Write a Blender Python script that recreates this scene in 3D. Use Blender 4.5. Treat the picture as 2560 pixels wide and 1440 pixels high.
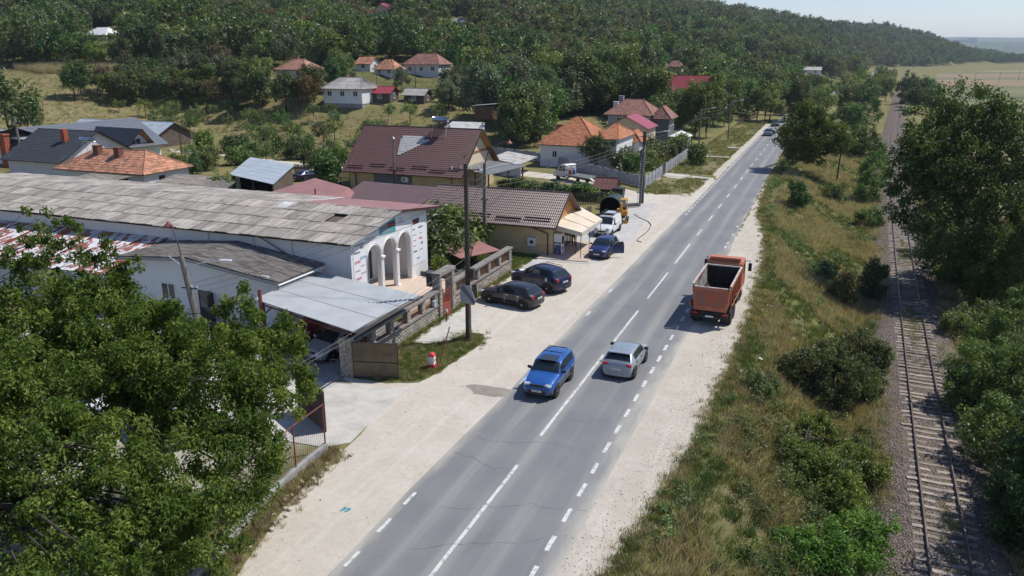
import bpy, bmesh, math, random, bisect
import numpy as np
from mathutils import Vector, Matrix, Euler
for o in list(bpy.data.objects): bpy.data.objects.remove(o)
R = math.radians
SC = bpy.context.scene
COL = SC.collection
# ---------------------------------------------------------------- camera
CAM_H = 17.0; FPX = 1960.0; HEAD = R(21.75); PITCH = math.atan((720 - 135) / FPX)
cam = bpy.data.cameras.new('camera'); camo = bpy.data.objects.new('camera', cam); COL.objects.link(camo)
cam.sensor_width = 36.0; cam.lens = 36.0 * FPX / 2560.0; cam.clip_start = 0.3; cam.clip_end = 30000
camo.location = (0, 0, CAM_H); camo.rotation_euler = (math.pi / 2 - PITCH, 0, HEAD)
SC.camera = camo
# ---------------------------------------------------------------- sky and sun
SUN_EL = 55.5; SUN_AZ = 49.0          # azimuth from +Y (along the road) towards +X
W = bpy.data.worlds.new('World'); SC.world = W; W.use_nodes = True
wn = W.node_tree; wn.nodes.clear()
bg = wn.nodes.new('ShaderNodeBackground'); wo = wn.nodes.new('ShaderNodeOutputWorld'); sky = wn.nodes.new('ShaderNodeTexSky')
sky.sky_type = 'NISHITA'; sky.sun_disc = False; sky.sun_elevation = R(SUN_EL); sky.sun_rotation = R(SUN_AZ)
sky.air_density = 1.0; sky.dust_density = 0.15; sky.ozone_density = 3.0; sky.altitude = 200
bg.inputs[1].default_value = 0.10
_tm = wn.nodes.new('ShaderNodeMix'); _tm.data_type = 'RGBA'; _tm.blend_type = 'MULTIPLY'; _tm.inputs[0].default_value = 1.0; _tm.inputs[7].default_value = (1.05, .985, 1.06, 1)
wn.links.new(sky.outputs[0], _tm.inputs[6]); wn.links.new(_tm.outputs[2], bg.inputs[0]); wn.links.new(bg.outputs[0], wo.inputs[0])
sl = bpy.data.lights.new('sun', 'SUN'); sl.energy = 4.3; sl.angle = R(0.53); sl.color = (1.0, 0.955, 0.89)
so = bpy.data.objects.new('sun', sl); COL.objects.link(so)
_d = Vector((math.sin(R(SUN_AZ)) * math.cos(R(SUN_EL)), math.cos(R(SUN_AZ)) * math.cos(R(SUN_EL)), math.sin(R(SUN_EL))))
so.rotation_euler = _d.to_track_quat('Z', 'Y').to_euler(); so.location = (0, 0, 60)
SC.view_settings.view_transform = 'Standard'; SC.view_settings.look = 'None'
SC.view_settings.exposure = 0.22; SC.view_settings.gamma = 1.0; SC.view_settings.use_curve_mapping = False
SC.render.engine = 'CYCLES'
cy = SC.cycles
cy.use_denoising = True; cy.max_bounces = 6; cy.diffuse_bounces = 3; cy.glossy_bounces = 2
cy.transmission_bounces = 3; cy.transparent_max_bounces = 6; cy.volume_bounces = 0
cy.use_adaptive_sampling = True; cy.adaptive_threshold = 0.02
cy.caustics_reflective = False; cy.caustics_refractive = False

# ---------------------------------------------------------------- surveying helpers
_cp, _sp, _ca, _sa = math.cos(PITCH), math.sin(PITCH), math.cos(HEAD), math.sin(HEAD)
def ray(u, v):
    a = (u - 1280) / FPX; b = -(v - 720) / FPX
    x, y, z = a, _cp + b * _sp, -_sp + b * _cp
    return (x * _ca - y * _sa, x * _sa + y * _ca, z)
def G(u, v, z=0.0):
    d = ray(u, v); t = (z - CAM_H) / d[2]; return Vector((t * d[0], t * d[1], z))
def DD(u, v, dist):
    d = ray(u, v); t = dist / math.hypot(d[0], d[1]); return Vector((t * d[0], t * d[1], CAM_H + t * d[2]))
def smooth(x, a, b):
    t = np.clip((np.asarray(x, float) - a) / (b - a), 0, 1); return t * t * (3 - 2 * t)

# ---------------------------------------------------------------- object helpers
def tag(o, label=None, cat=None, group=None, kind=None):
    if label: o['label'] = label
    if cat: o['category'] = cat
    if group: o['group'] = group
    if kind: o['kind'] = kind
    return o
def thing(name, label, cat, loc=(0, 0, 0), rotz=0.0, group=None):
    o = bpy.data.objects.new(name, None); COL.objects.link(o)
    o.empty_display_size = 0.2; o.location = loc; o.rotation_euler = (0, 0, rotz)
    return tag(o, label, cat, group)
def copy_tree(o, parent=None):
    c = o.copy(); COL.objects.link(c); c.parent = parent
    for ch in list(o.children): copy_tree(ch, c)
    return c
def np_mesh(name, verts, faces, tint=None, smooth_sh=False):
    """fast mesh from arrays; faces (n,4) or (n,3); tint one value for each face"""
    v = np.asarray(verts, np.float32); f = np.asarray(faces, np.int32); k = f.shape[1]
    me = bpy.data.meshes.new(name)
    me.vertices.add(len(v)); me.vertices.foreach_set('co', v.ravel())
    me.loops.add(f.size); me.loops.foreach_set('vertex_index', f.ravel())
    me.polygons.add(len(f)); me.polygons.foreach_set('loop_start', np.arange(0, f.size, k, dtype=np.int32))
    if tint is not None:
        a = me.attributes.new('tint', 'FLOAT', 'FACE'); a.data.foreach_set('value', np.asarray(tint, np.float32))
    me.update(calc_edges=True)
    me.polygons.foreach_set('use_smooth', np.full(len(f), smooth_sh))
    return me
class MB:
    """collects faces in world (or local) coordinates and links them as one mesh object"""
    def __init__(s): s.v = []; s.f = []; s.t = []
    def add(s, vs, fs, t=0.5):
        b = len(s.v); s.v += [tuple(p) for p in vs]; s.f += [tuple(b + i for i in q) for q in fs]; s.t += [t] * len(fs); return s
    def quad(s, a, b, c, d, t=0.5): return s.add([a, b, c, d], [(0, 1, 2, 3)], t)
    def poly(s, pts, t=0.5): return s.add(pts, [tuple(range(len(pts)))], t)
    def box(s, c, size, rz=0.0, t=0.5, ry=0.0, rx=0.0):
        hx, hy, hz = size[0] / 2, size[1] / 2, size[2] / 2
        m = Matrix.Translation(Vector(c)) @ Euler((rx, ry, rz)).to_matrix().to_4x4()
        vs = [m @ Vector((x, y, z)) for z in (-hz, hz) for x, y in ((-hx, -hy), (hx, -hy), (hx, hy), (-hx, hy))]
        return s.add(vs, [(3, 2, 1, 0), (4, 5, 6, 7), (0, 1, 5, 4), (1, 2, 6, 5), (2, 3, 7, 6), (3, 0, 4, 7)], t)
    def bx(s, x0, x1, y0, y1, z0, z1, t=0.5):
        return s.box(((x0 + x1) / 2, (y0 + y1) / 2, (z0 + z1) / 2), (abs(x1 - x0), abs(y1 - y0), abs(z1 - z0)), 0, t)
    def prism(s, pts, z0, z1, t=0.5):
        n = len(pts); vs = [(p[0], p[1], z0) for p in pts] + [(p[0], p[1], z1) for p in pts]
        fs = [tuple(range(n - 1, -1, -1)), tuple(range(n, 2 * n))] + [(i, (i + 1) % n, n + (i + 1) % n, n + i) for i in range(n)]
        return s.add(vs, fs, t)
    def extrude(s, pts, vec, t=0.5):
        n = len(pts); vec = Vector(vec); vs = [Vector(p) for p in pts] + [Vector(p) + vec for p in pts]
        fs = [tuple(range(n - 1, -1, -1)), tuple(range(n, 2 * n))] + [(i, (i + 1) % n, n + (i + 1) % n, n + i) for i in range(n)]
        return s.add(vs, fs, t)
    def tube(s, path, r, n=6, cap=True, t=0.5):
        path = [Vector(p) for p in path]; rs = r if isinstance(r, (list, tuple)) else [r] * len(path)
        rings = []
        for i, p in enumerate(path):
            d = (path[min(i + 1, len(path) - 1)] - path[max(i - 1, 0)])
            if d.length < 1e-9: d = Vector((0, 0, 1))
            d.normalize(); a = d.cross(Vector((0, 0, 1)))
            if a.length < 1e-3: a = d.cross(Vector((1, 0, 0)))
            a.normalize(); b = d.cross(a)
            rings.append([p + (a * math.cos(2 * math.pi * k / n) + b * math.sin(2 * math.pi * k / n)) * rs[i] for k in range(n)])
        vs = [q for rg in rings for q in rg]; fs = []
        for i in range(len(path) - 1):
            for k in range(n): fs.append((i * n + k, i * n + (k + 1) % n, (i + 1) * n + (k + 1) % n, (i + 1) * n + k))
        if cap: fs += [tuple(range(n)), tuple(range(len(vs) - 1, len(vs) - n - 1, -1))]
        return s.add(vs, fs, t)
    def cyl(s, c, r, h, n=16, axis='z', t=0.5, r2=None):
        c = Vector(c); ax = {'x': Vector((1, 0, 0)), 'y': Vector((0, 1, 0)), 'z': Vector((0, 0, 1))}[axis]
        return s.tube([c - ax * h / 2, c + ax * h / 2], [r, r if r2 is None else r2], n, True, t)
    def lathe(s, prof, n=16, c=(0, 0, 0), axis='z', t=0.5):
        vs = []; fs = []
        for r, h in prof:
            for k in range(n):
                a = 2 * math.pi * k / n; x, y = r * math.cos(a), r * math.sin(a)
                p = (x, y, h) if axis == 'z' else ((x, h, y) if axis == 'y' else (h, x, y))
                vs.append((p[0] + c[0], p[1] + c[1], p[2] + c[2]))
        for i in range(len(prof) - 1):
            for k in range(n): fs.append((i * n + k, i * n + (k + 1) % n, (i + 1) * n + (k + 1) % n, (i + 1) * n + k))
        fs.append(tuple(range(n - 1, -1, -1))); fs.append(tuple(range(len(vs) - n, len(vs))))
        return s.add(vs, fs, t)
    def sphere(s, c, r, n=8, m=6, t=0.5):
        rx, ry, rz = r if isinstance(r, (list, tuple)) else (r, r, r)
        vs = []; fs = []
        for i in range(m + 1):
            a = math.pi * i / m
            for k in range(n):
                b = 2 * math.pi * k / n
                vs.append((c[0] + rx * math.sin(a) * math.cos(b), c[1] + ry * math.sin(a) * math.sin(b), c[2] + rz * math.cos(a)))
        for i in range(m):
            for k in range(n): fs.append((i * n + k, (i + 1) * n + k, (i + 1) * n + (k + 1) % n, i * n + (k + 1) % n))
        return s.add(vs, fs, t)
    def mesh(s, name, off=(0, 0, 0), smooth_sh=False):
        me = bpy.data.meshes.new(name)
        ox, oy, oz = off
        me.from_pydata([(p[0] - ox, p[1] - oy, p[2] - oz) for p in s.v], [], s.f)
        a = me.attributes.new('tint', 'FLOAT', 'FACE'); a.data.foreach_set('value', np.asarray(s.t, np.float32))
        if smooth_sh:
            for p in me.polygons: p.use_smooth = True
        me.update(); return me
    def build(s, name, mat, parent=None, smooth_sh=False, local=False, bevel=0.0, kind=None, label=None):
        off = (0, 0, 0)
        if parent is not None and not local:
            off = parent_loc(parent)
        me = s.mesh(name, off, smooth_sh); me.materials.append(mat)
        o = bpy.data.objects.new(name, me); COL.objects.link(o)
        if parent is not None: o.parent = parent
        if bevel > 0:
            b = o.modifiers.new('bevel', 'BEVEL'); b.width = bevel; b.segments = 2; b.limit_method = 'ANGLE'; b.angle_limit = R(40)
        if kind: o['kind'] = kind
        if label: o['label'] = label
        return o
def parent_loc(p):
    x = Vector((0, 0, 0))
    while p is not None: x += p.location; p = p.parent
    return x
def link(name, me, mat, parent=None, loc=(0, 0, 0)):
    if mat is not None and not me.materials: me.materials.append(mat)
    o = bpy.data.objects.new(name, me); COL.objects.link(o); o.location = loc
    if parent is not None: o.parent = parent
    return o

# ---------------------------------------------------------------- materials
MATS = {}
def newmat(name):
    m = bpy.data.materials.new(name); m.use_nodes = True; MATS[name] = m
    nt = m.node_tree; b = nt.nodes['Principled BSDF']; return m, nt, b
def nd(nt, typ, **kw):
    n = nt.nodes.new(typ)
    for k, v in kw.items(): setattr(n, k, v)
    return n
def mixc(nt, fac, a, b, blend='MIX'):
    n = nd(nt, 'ShaderNodeMix', data_type='RGBA', blend_type=blend)
    for inp, val in ((n.inputs[0], fac), (n.inputs[6], a), (n.inputs[7], b)):
        if hasattr(val, 'is_linked') or isinstance(val, bpy.types.NodeSocket): nt.links.new(val, inp)
        elif isinstance(val, (tuple, list)): inp.default_value = (*val[:3], 1)
        else: inp.default_value = val
    return n.outputs[2]
def noise(nt, scale, detail=4, rough=.55, vec=None, dist=0.0, stretch=None):
    if vec is None: vec = nd(nt, 'ShaderNodeNewGeometry').outputs['Position']
    if stretch:
        mp = nd(nt, 'ShaderNodeMapping'); mp.inputs['Scale'].default_value = stretch; nt.links.new(vec, mp.inputs[0]); vec = mp.outputs[0]
    n = nd(nt, 'ShaderNodeTexNoise'); n.inputs['Scale'].default_value = scale; n.inputs['Detail'].default_value = detail
    n.inputs['Roughness'].default_value = rough; n.inputs['Distortion'].default_value = dist
    nt.links.new(vec, n.inputs['Vector']); return n.outputs['Fac']
def ramp(nt, fac, lo, hi):
    n = nd(nt, 'ShaderNodeMapRange', interpolation_type='SMOOTHSTEP'); n.inputs[1].default_value = lo; n.inputs[2].default_value = hi
    nt.links.new(fac, n.inputs[0]); return n.outputs[0]
def math_(nt, op, a, b=None):
    n = nd(nt, 'ShaderNodeMath', operation=op)
    for i, val in enumerate((a, b)):
        if val is None: continue
        if isinstance(val, bpy.types.NodeSocket): nt.links.new(val, n.inputs[i])
        else: n.inputs[i].default_value = val
    return n.outputs[0]
def bump(nt, b, h, strength=.3, dist=.02):
    n = nd(nt, 'ShaderNodeBump'); n.inputs['Strength'].default_value = strength; n.inputs['Distance'].default_value = dist
    nt.links.new(h, n.inputs['Height']); nt.links.new(n.outputs[0], b.inputs['Normal'])
def M(name, col, col2=None, scale=2.0, rough=.8, metal=0.0, spec=.5, lo=.35, hi=.65, dirt=None, dscale=.6, dlo=.5, dhi=.75,
      bmp=0.0, bscale=30, bdist=.01, tint=0.0, rnd=0.0, coat=0.0, stretch=None):
    if name in MATS: return MATS[name]
    m, nt, b = newmat(name)
    b.inputs['Roughness'].default_value = rough; b.inputs['Metallic'].default_value = metal
    b.inputs['Specular IOR Level'].default_value = spec; b.inputs['Coat Weight'].default_value = coat
    if coat: b.inputs['Coat Roughness'].default_value = .06
    c = None
    if col2 is not None: c = mixc(nt, ramp(nt, noise(nt, scale, stretch=stretch), lo, hi), col, col2)
    if dirt is not None:
        c = mixc(nt, ramp(nt, noise(nt, dscale, 6, .65), dlo, dhi), c if c is not None else col, dirt)
    def bright(c, val, amt):
        mr = nd(nt, 'ShaderNodeMapRange'); mr.inputs[3].default_value = 1 - amt; mr.inputs[4].default_value = 1 + amt
        nt.links.new(val, mr.inputs[0])
        cc = nd(nt, 'ShaderNodeCombineColor')
        for i in range(3): nt.links.new(mr.outputs[0], cc.inputs[i])
        return mixc(nt, 1.0, c if c is not None else col, cc.outputs[0], 'MULTIPLY')
    if tint > 0:
        at = nd(nt, 'ShaderNodeAttribute', attribute_name='tint'); c = bright(c, at.outputs['Fac'], tint)
    if rnd > 0:
        oi = nd(nt, 'ShaderNodeObjectInfo'); c = bright(c, oi.outputs['Random'], rnd)
    if c is None: b.inputs['Base Color'].default_value = (*col, 1)
    else: nt.links.new(c, b.inputs['Base Color'])
    if bmp > 0: bump(nt, b, noise(nt, bscale, 3), bmp, bdist)
    return m
def glass(name, col=(.02, .03, .035), rough=.04):
    if name in MATS: return MATS[name]
    m, nt, b = newmat(name); b.inputs['Base Color'].default_value = (*col, 1); b.inputs['Roughness'].default_value = rough
    b.inputs['Specular IOR Level'].default_value = .7; return m
def leafmat(name, c1, c2, c3, transl=.35, rough=.45, objrnd=.3, spec=.35):
    """c1 dark, c2 mid, c3 light or yellowed leaves"""
    m, nt, b = newmat(name); b.inputs['Roughness'].default_value = rough; b.inputs['Specular IOR Level'].default_value = spec
    at = nd(nt, 'ShaderNodeAttribute', attribute_name='tint')
    cr = nd(nt, 'ShaderNodeValToRGB'); e = cr.color_ramp.elements
    e[0].position = .0; e[0].color = (*c1, 1); e[1].position = .55; e[1].color = (*c2, 1)
    x = cr.color_ramp.elements.new(.97); x.color = (*c3, 1)
    nt.links.new(at.outputs['Fac'], cr.inputs[0]); c = cr.outputs[0]
    if objrnd > 0:
        oi = nd(nt, 'ShaderNodeObjectInfo')
        hs = nd(nt, 'ShaderNodeHueSaturation')
        mr = nd(nt, 'ShaderNodeMapRange'); mr.inputs[3].default_value = .5 - .035; mr.inputs[4].default_value = .5 + .03
        nt.links.new(oi.outputs['Random'], mr.inputs[0]); nt.links.new(mr.outputs[0], hs.inputs['Hue'])
        ml = math_(nt, 'FRACT', math_(nt, 'MULTIPLY', oi.outputs['Random'], 7.31))
        mv = nd(nt, 'ShaderNodeMapRange'); mv.inputs[3].default_value = 1 - objrnd; mv.inputs[4].default_value = 1 + objrnd
        nt.links.new(ml, mv.inputs[0]); nt.links.new(mv.outputs[0], hs.inputs['Value'])
        ms = math_(nt, 'FRACT', math_(nt, 'MULTIPLY', oi.outputs['Random'], 13.7))
        mw = nd(nt, 'ShaderNodeMapRange'); mw.inputs[3].default_value = .75; mw.inputs[4].default_value = 1.1
        nt.links.new(ms, mw.inputs[0]); nt.links.new(mw.outputs[0], hs.inputs['Saturation'])
        nt.links.new(c, hs.inputs['Color']); c = hs.outputs[0]
    nt.links.new(c, b.inputs['Base Color'])
    tr = nd(nt, 'ShaderNodeBsdfTranslucent'); nt.links.new(mixc(nt, 1.0, c, (1.0, 1.0, .45), 'MULTIPLY'), tr.inputs['Color'])
    mx = nd(nt, 'ShaderNodeMixShader'); mx.inputs[0].default_value = transl
    out = nt.nodes['Material Output']
    nt.links.new(b.outputs[0], mx.inputs[1]); nt.links.new(tr.outputs[0], mx.inputs[2]); nt.links.new(mx.outputs[0], out.inputs[0])
    return m
# ================================================================ terrain
rng = np.random.default_rng(7); random.seed(7)
def roadX(Y):
    Y = np.asarray(Y, float)
    return -10.9 + np.where(Y < 165, 0, np.where(Y < 475, 0.000224 * (np.clip(Y, 165, 475) - 165) ** 2, 0)) + np.where(Y >= 475, 21.5 + 0.066 * (np.minimum(Y, 1060) - 475), 0) + np.where(Y > 1060, .36 * (Y - 1060), 0)
def railX(Y):
    Y = np.asarray(Y, float); y = np.clip(Y, -60, 270)
    return 5.35 + 0.027 * y + 0.00008 * y * y + np.where(Y > 270, 0.07 * (Y - 270), 0) + np.where(Y > 1000, .4 * (Y - 1000), 0)
RAILZ = -2.3
_rg = np.array([(-5.6, -10), (-5.4, 22.4), (-4.96, 25.2), (-4.4, 29.5), (-3.98, 34.3), (-3.9, 39.7), (-3.5, 49.4), (-3.6, 54.6), (-3.8, 62.2), (-3.9, 70.4), (-4.7, 78.5), (-6.3, 90.8), (-6.8, 105), (-7.0, 128), (-7.0, 175)])
def gravelR(Y):
    Y = np.asarray(Y, float)
    return np.where(Y < 170, np.interp(Y, _rg[:, 1], _rg[:, 0]), roadX(Y) + 3.9)
_ctl = []
for (u, v, d) in [(1500, 26, 650), (1700, 48, 800), (1850, 55, 950), (2000, 73, 1150), (2100, 88, 1300), (2200, 104, 1450), (2330, 114, 1650), (2420, 138, 1900), (2520, 152, 2300),
                  (1280, 2, 560), (900, -15, 520), (500, -35, 500), (0, -35, 480), (1700, 60, 1300), (2000, 80, 1700), (1200, 20, 1200), (500, 0, 1200), (2300, 120, 2300),
                  (750, 190, 225), (1070, 192, 235), (870, 262, 188), (1050, 262, 192), (262, 100, 320), (962, 45, 560), (50, 205, 245), (1720, 262, 225), (1580, 330, 168), (2010, 180, 520),
                  (1690, 172, 480), (50, 150, 330), (600, 160, 270), (1400, 150, 330), (1500, 110, 430), (1850, 130, 560), (2050, 130, 800), (600, 60, 400), (300, 300, 165), (700, 300, 175), (1000, 300, 170),
                  (2200, 170, 1050), (2300, 163, 1300), (2420, 160, 1900)]:
    p = DD(u, v, d); _ctl.append((p.x, p.y, p.z))
for X in (-110, -80, -55, -30):
    for Y in (-30, 20, 60, 100, 140): _ctl.append((X, Y, 0))
for Y in (180, 250, 320, 400, 500, 700, 900): _ctl.append((float(roadX(Y)) - 8, Y, .5))
for X, Y in [(-220, -20), (-220, 60), (-160, 30), (-160, 90)]: _ctl.append((X, Y, 1.5 + (-X - 160) * .03))
for X, Y, z in [(-400, -50, 25), (-700, 0, 50), (-900, 600, 70), (-900, 1500, 60)]: _ctl.append((X, Y, z))
_ctl = np.array(_ctl)
def _phi(r): return np.where(r > 1e-6, r * r * np.log(np.maximum(r, 1e-6)), 0)
_S = 100.0; _P = _ctl[:, :2] / _S; _n = len(_P)
_K = _phi(np.linalg.norm(_P[:, None] - _P[None], axis=2)) + np.eye(_n) * 0.02
_A = np.zeros((_n + 3, _n + 3)); _A[:_n, :_n] = _K; _A[:_n, _n] = 1; _A[:_n, _n + 1:] = _P; _A[_n, :_n] = 1; _A[_n + 1:, :_n] = _P.T
_w = np.linalg.solve(_A, np.concatenate([_ctl[:, 2], [0, 0, 0]]))
def rbf(X, Y):
    q = np.stack([np.ravel(X), np.ravel(Y)], 1) / _S; out = np.zeros(len(q))
    for i in range(0, len(q), 4000):
        qq = q[i:i + 4000]; r = np.linalg.norm(qq[:, None] - _P[None], axis=2)
        out[i:i + 4000] = _phi(r) @ _w[:_n] + _w[_n] + qq @ _w[_n + 1:]
    return out.reshape(np.shape(X))
def terrain(X, Y):
    X = np.asarray(X, float); Y = np.asarray(Y, float)
    rx = roadX(Y); z = np.clip(rbf(X, Y), -1.0, 78)
    far = np.hypot(np.maximum(0, -X - 900), np.maximum(0, Y - 2600)); z = z * np.clip(1 - far / 1500, 0, 1)
    # level ground of the village and of the road
    out = np.maximum(np.maximum(-125 - X, 0) * .7, np.maximum(Y - 143, 0) * 1.7)
    z = z * smooth(out, 0, 42) * smooth(rx - X, 6, 40)
    gx = gravelR(Y); ra = railX(Y)
    s = np.clip((X - gx - .2) / np.maximum(ra - 3.4 - gx, 1.0), 0, 1)
    zr = -2.85 * (s * s * (3 - 2 * s))
    zr = zr + np.where(X > ra + 3, -1.3 * smooth(X, ra + 3, ra + 16), 0)
    zr = np.where((np.abs(X - ra) < 3.4), -2.87 + .2 * smooth(-np.abs(X - ra), -1.6, -.9), zr)
    right = zr
    return np.where(X > gx, right, z)
_TG = {}
def tz(x, y):
    """height of the ground, looked up on a grid prepared once"""
    if not _TG:
        ax_ = np.concatenate([np.arange(-1000, -130, 8.0), np.arange(-130, -12, 3.0), np.arange(-12, 24, .4), np.arange(24, 60, 4.0), np.arange(60, 900, 30.0)]); ay_ = np.concatenate([np.arange(-60, 200, 2.0), np.arange(200, 700, 6.0), np.arange(700, 3000, 25.0)])
        gx_, gy_ = np.meshgrid(ax_, ay_); _TG['x'], _TG['y'], _TG['z'] = ax_.tolist(), ay_.tolist(), terrain(gx_, gy_).tolist()
    X_, Y_, Z_ = _TG['x'], _TG['y'], _TG['z']
    x = min(max(x, X_[0]), X_[-1] - 1e-6); y = min(max(y, Y_[0]), Y_[-1] - 1e-6); i = bisect.bisect_right(X_, x) - 1; j = bisect.bisect_right(Y_, y) - 1
    a = (x - X_[i]) / (X_[i + 1] - X_[i]); b = (y - Y_[j]) / (Y_[j + 1] - Y_[j])
    return (Z_[j][i] * (1 - a) + Z_[j][i + 1] * a) * (1 - b) + (Z_[j + 1][i] * (1 - a) + Z_[j + 1][i + 1] * a) * b
def axis(segs):
    out = [];
    for a, b, st in segs: out += list(np.arange(a, b, st))
    return np.array(out + [segs[-1][1]])
gxs = axis([(-5000, -1500, 350), (-1500, -400, 40), (-400, -120, 10), (-120, -30, 5), (-30, -8, 2), (-8, 16, .5), (16, 40, 2.5), (40, 200, 20), (200, 800, 60), (800, 6000, 400), (6000, 12000, 1500)])
gys = axis([(-400, -20, 40), (-20, 130, 1.5), (130, 320, 5), (320, 900, 20), (900, 2600, 50), (2600, 14000, 600)])
GX, GY = np.meshgrid(gxs, gys); GZ = terrain(GX, GY)
GZ += np.where((GX < -120) | (GY > 160), rng.normal(0, .25, GX.shape), 0) * smooth(np.abs(GX - roadX(GY)), 10, 60) * (GY > 140) * (GX < roadX(GY))
nx, ny = len(gxs), len(gys)
idx = np.arange(nx * ny).reshape(ny, nx)
gf = np.stack([idx[:-1, :-1], idx[:-1, 1:], idx[1:, 1:], idx[1:, :-1]], -1).reshape(-1, 4)
gm = np_mesh('ground', np.stack([GX, GY, GZ], -1).reshape(-1, 3), gf, smooth_sh=True)
# soil and turf of the different plots, one colour value for each vertex
gc = np.zeros(GX.shape + (3,)); gc[:] = (.209, .182, .078)                       # dry meadow
def zone(mask, c): gc[mask] = c
zone((GX < -60) & (GY > 60), (.216, .182, .084))
zone((GX < -150) & (GY > 120), (.230, .189, .095))
zone((GX < -22) & (GX > -60) & (GY < 62) & (GY > 30), (.108, .135, .038))                # lawn beside the white hall
zone((GX < -20) & (GY < 33), (.405, .385, .338))                                    # yard
zone((GX < -30) & (GX > -120) & (GY < 62), (.135, .142, .054))
zone((GX > -7) & (GX < 16) & (GY < 200), (.13, .12, .055))                        # slope above the railway
zone((GX > 14) & (GY > -100), (.203, .169, .068))
zone((GX > roadX(GY)) & (GY > 200), (.189, .162, .068))
zone((GX < roadX(GY) - 14) & (GY > 175) & (GX > -160), (.075, .085, .028)); zone((GZ > 12), (.068, .081, .027))                                                    # forest floor on the hill
ca = gm.attributes.new('soil', 'FLOAT_COLOR', 'POINT'); ca.data.foreach_set('color', np.concatenate([gc, np.ones(GX.shape + (1,))], -1).astype(np.float32).ravel())
def ground_mat():
    m, nt, b = newmat('ground'); b.inputs['Roughness'].default_value = .95; b.inputs['Specular IOR Level'].default_value = .1
    at = nd(nt, 'ShaderNodeAttribute', attribute_name='soil')
    c = mixc(nt, ramp(nt, noise(nt, .35, 6, .6), .42, .66), at.outputs['Color'], (.13, .145, .045))
    c = mixc(nt, math_(nt, 'MULTIPLY', ramp(nt, noise(nt, .12, 5, .6), .52, .7), .4), c, (.33, .265, .16))
    c = mixc(nt, math_(nt, 'MULTIPLY', ramp(nt, noise(nt, 2.2, 5, .7), .35, .75), .5), c, (.15, .125, .06))
    nt.links.new(c, b.inputs['Base Color']); bump(nt, b, noise(nt, 5, 5, .7), .6, .12); return m
ground = tag(link('ground', gm, ground_mat()), kind='structure')

def sheet(name, pts, z, mat, sub=1.0, jit=.0, kind='structure', parent=None, dome=0.0, follow=False):
    """a thin sheet from an outline in plan whose edge is subdivided and jittered"""
    out = []
    n = len(pts)
    for i in range(n):
        a, b = Vector(pts[i][:2]), Vector(pts[(i + 1) % n][:2]); L = (b - a).length; k = max(1, int(L / sub))
        nrm = Vector((-(b - a).y, (b - a).x)); nrm = nrm / max(nrm.length, 1e-6)
        for j in range(k):
            p = a.lerp(b, j / k)
            if jit: p = p + nrm * random.gauss(0, jit) + (b - a).normalized() * random.uniform(-.2, .2) * sub
            out.append((p.x, p.y, (tz(p.x, p.y) if follow else 0) + z))
    from mathutils.geometry import tessellate_polygon
    tr = tessellate_polygon([[Vector((p[0], p[1], 0)) for p in out]])
    me = bpy.data.meshes.new(name); me.from_pydata(out, [], [tuple(t) for t in tr]); me.update()
    if sum(p.normal.z * p.area for p in me.polygons) < 0: me.flip_normals()
    o = link(name, me, mat, parent)
    return tag(o, kind=kind) if kind else o

# ---------------------------------------------------------------- gravel
def gravel_mat(name, c1, c2, c3, tracks=True, rough_=.55):
    m, nt, b = newmat(name); b.inputs['Roughness'].default_value = .95; b.inputs['Specular IOR Level'].default_value = .15
    c = mixc(nt, ramp(nt, noise(nt, .45, 6, .65), .38, .66), c1, c2)
    if tracks:   # dusty wheel tracks drawn out along the road
        c = mixc(nt, math_(nt, 'MULTIPLY', ramp(nt, noise(nt, 1.0, 4, .6, stretch=(1.6, .07, 1)), .5, .68), .55), c, c3)
    vo = nd(nt, 'ShaderNodeTexVoronoi'); vo.inputs['Scale'].default_value = 14; nt.links.new(nd(nt, 'ShaderNodeNewGeometry').outputs['Position'], vo.inputs['Vector'])
    c = mixc(nt, math_(nt, 'MULTIPLY', ramp(nt, noise(nt, 3.2, 8, .75), .46, .66), rough_), c, tuple(x * .74 for x in c1))
    sp = math_(nt, 'MULTIPLY', ramp(nt, noise(nt, 16, 5, .8), .52, .66), rough_)
    c = mixc(nt, sp, c, tuple(x * .55 for x in c1))
    c = mixc(nt, math_(nt, 'MULTIPLY', ramp(nt, noise(nt, 17, 3, .6), .60, .72), .6), c, tuple(min(.85, x * 1.35) for x in c1))
    c = mixc(nt, math_(nt, 'MULTIPLY', ramp(nt, noise(nt, .55, 6, .7), .56, .74), rough_ * .9), c, (.33, .29, .235))
    nt.links.new(c, b.inputs['Base Color']); bump(nt, b, noise(nt, 24, 5, .8), .55, .06); return m
m_gravel = gravel_mat('pale gravel', (.50, .455, .385), (.555, .51, .44), (.60, .56, .50), True, .34)
m_gravelR = gravel_mat('verge gravel', (.47, .425, .36), (.53, .485, .415), (.58, .54, .475), True, .42)
yy = np.arange(-12, 171, 1.0)
gl = [(-14.0, y) for y in yy if y < 100] + [(-13.9, 100), (-13.9, 113), (-15.2, 112), (-19.5, 116), (-22.0, 113), (-22, 99), (-28, 103), (-36, 109.5), (-60, 116), (-60, 111.5), (-36, 105), (-28, 98.5), (-22.6, 93), (-22.3, 64), (-23.1, 57.5), (-23.1, 33.5), (-19.5, 31), (-18.6, 27), (-18.8, 24), (-17.2, 17.5), (-15.6, 8), (-14.8, -12)]
sheet('gravel_forecourt', gl, .006, m_gravel, 1.2, .10)
gr = [(-7.4, -12)] + [(float(gravelR(y)) - .1, y) for y in np.arange(-12, 172, 2.0)] + [(-7.3, 172)]
gravel_right = sheet('gravel_verge', gr, .006, m_gravelR, .8, .12)
m_dust = gravel_mat('dusty kerb strip', (.50, .46, .39), (.44, .40, .33), (.55, .51, .45))
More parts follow.
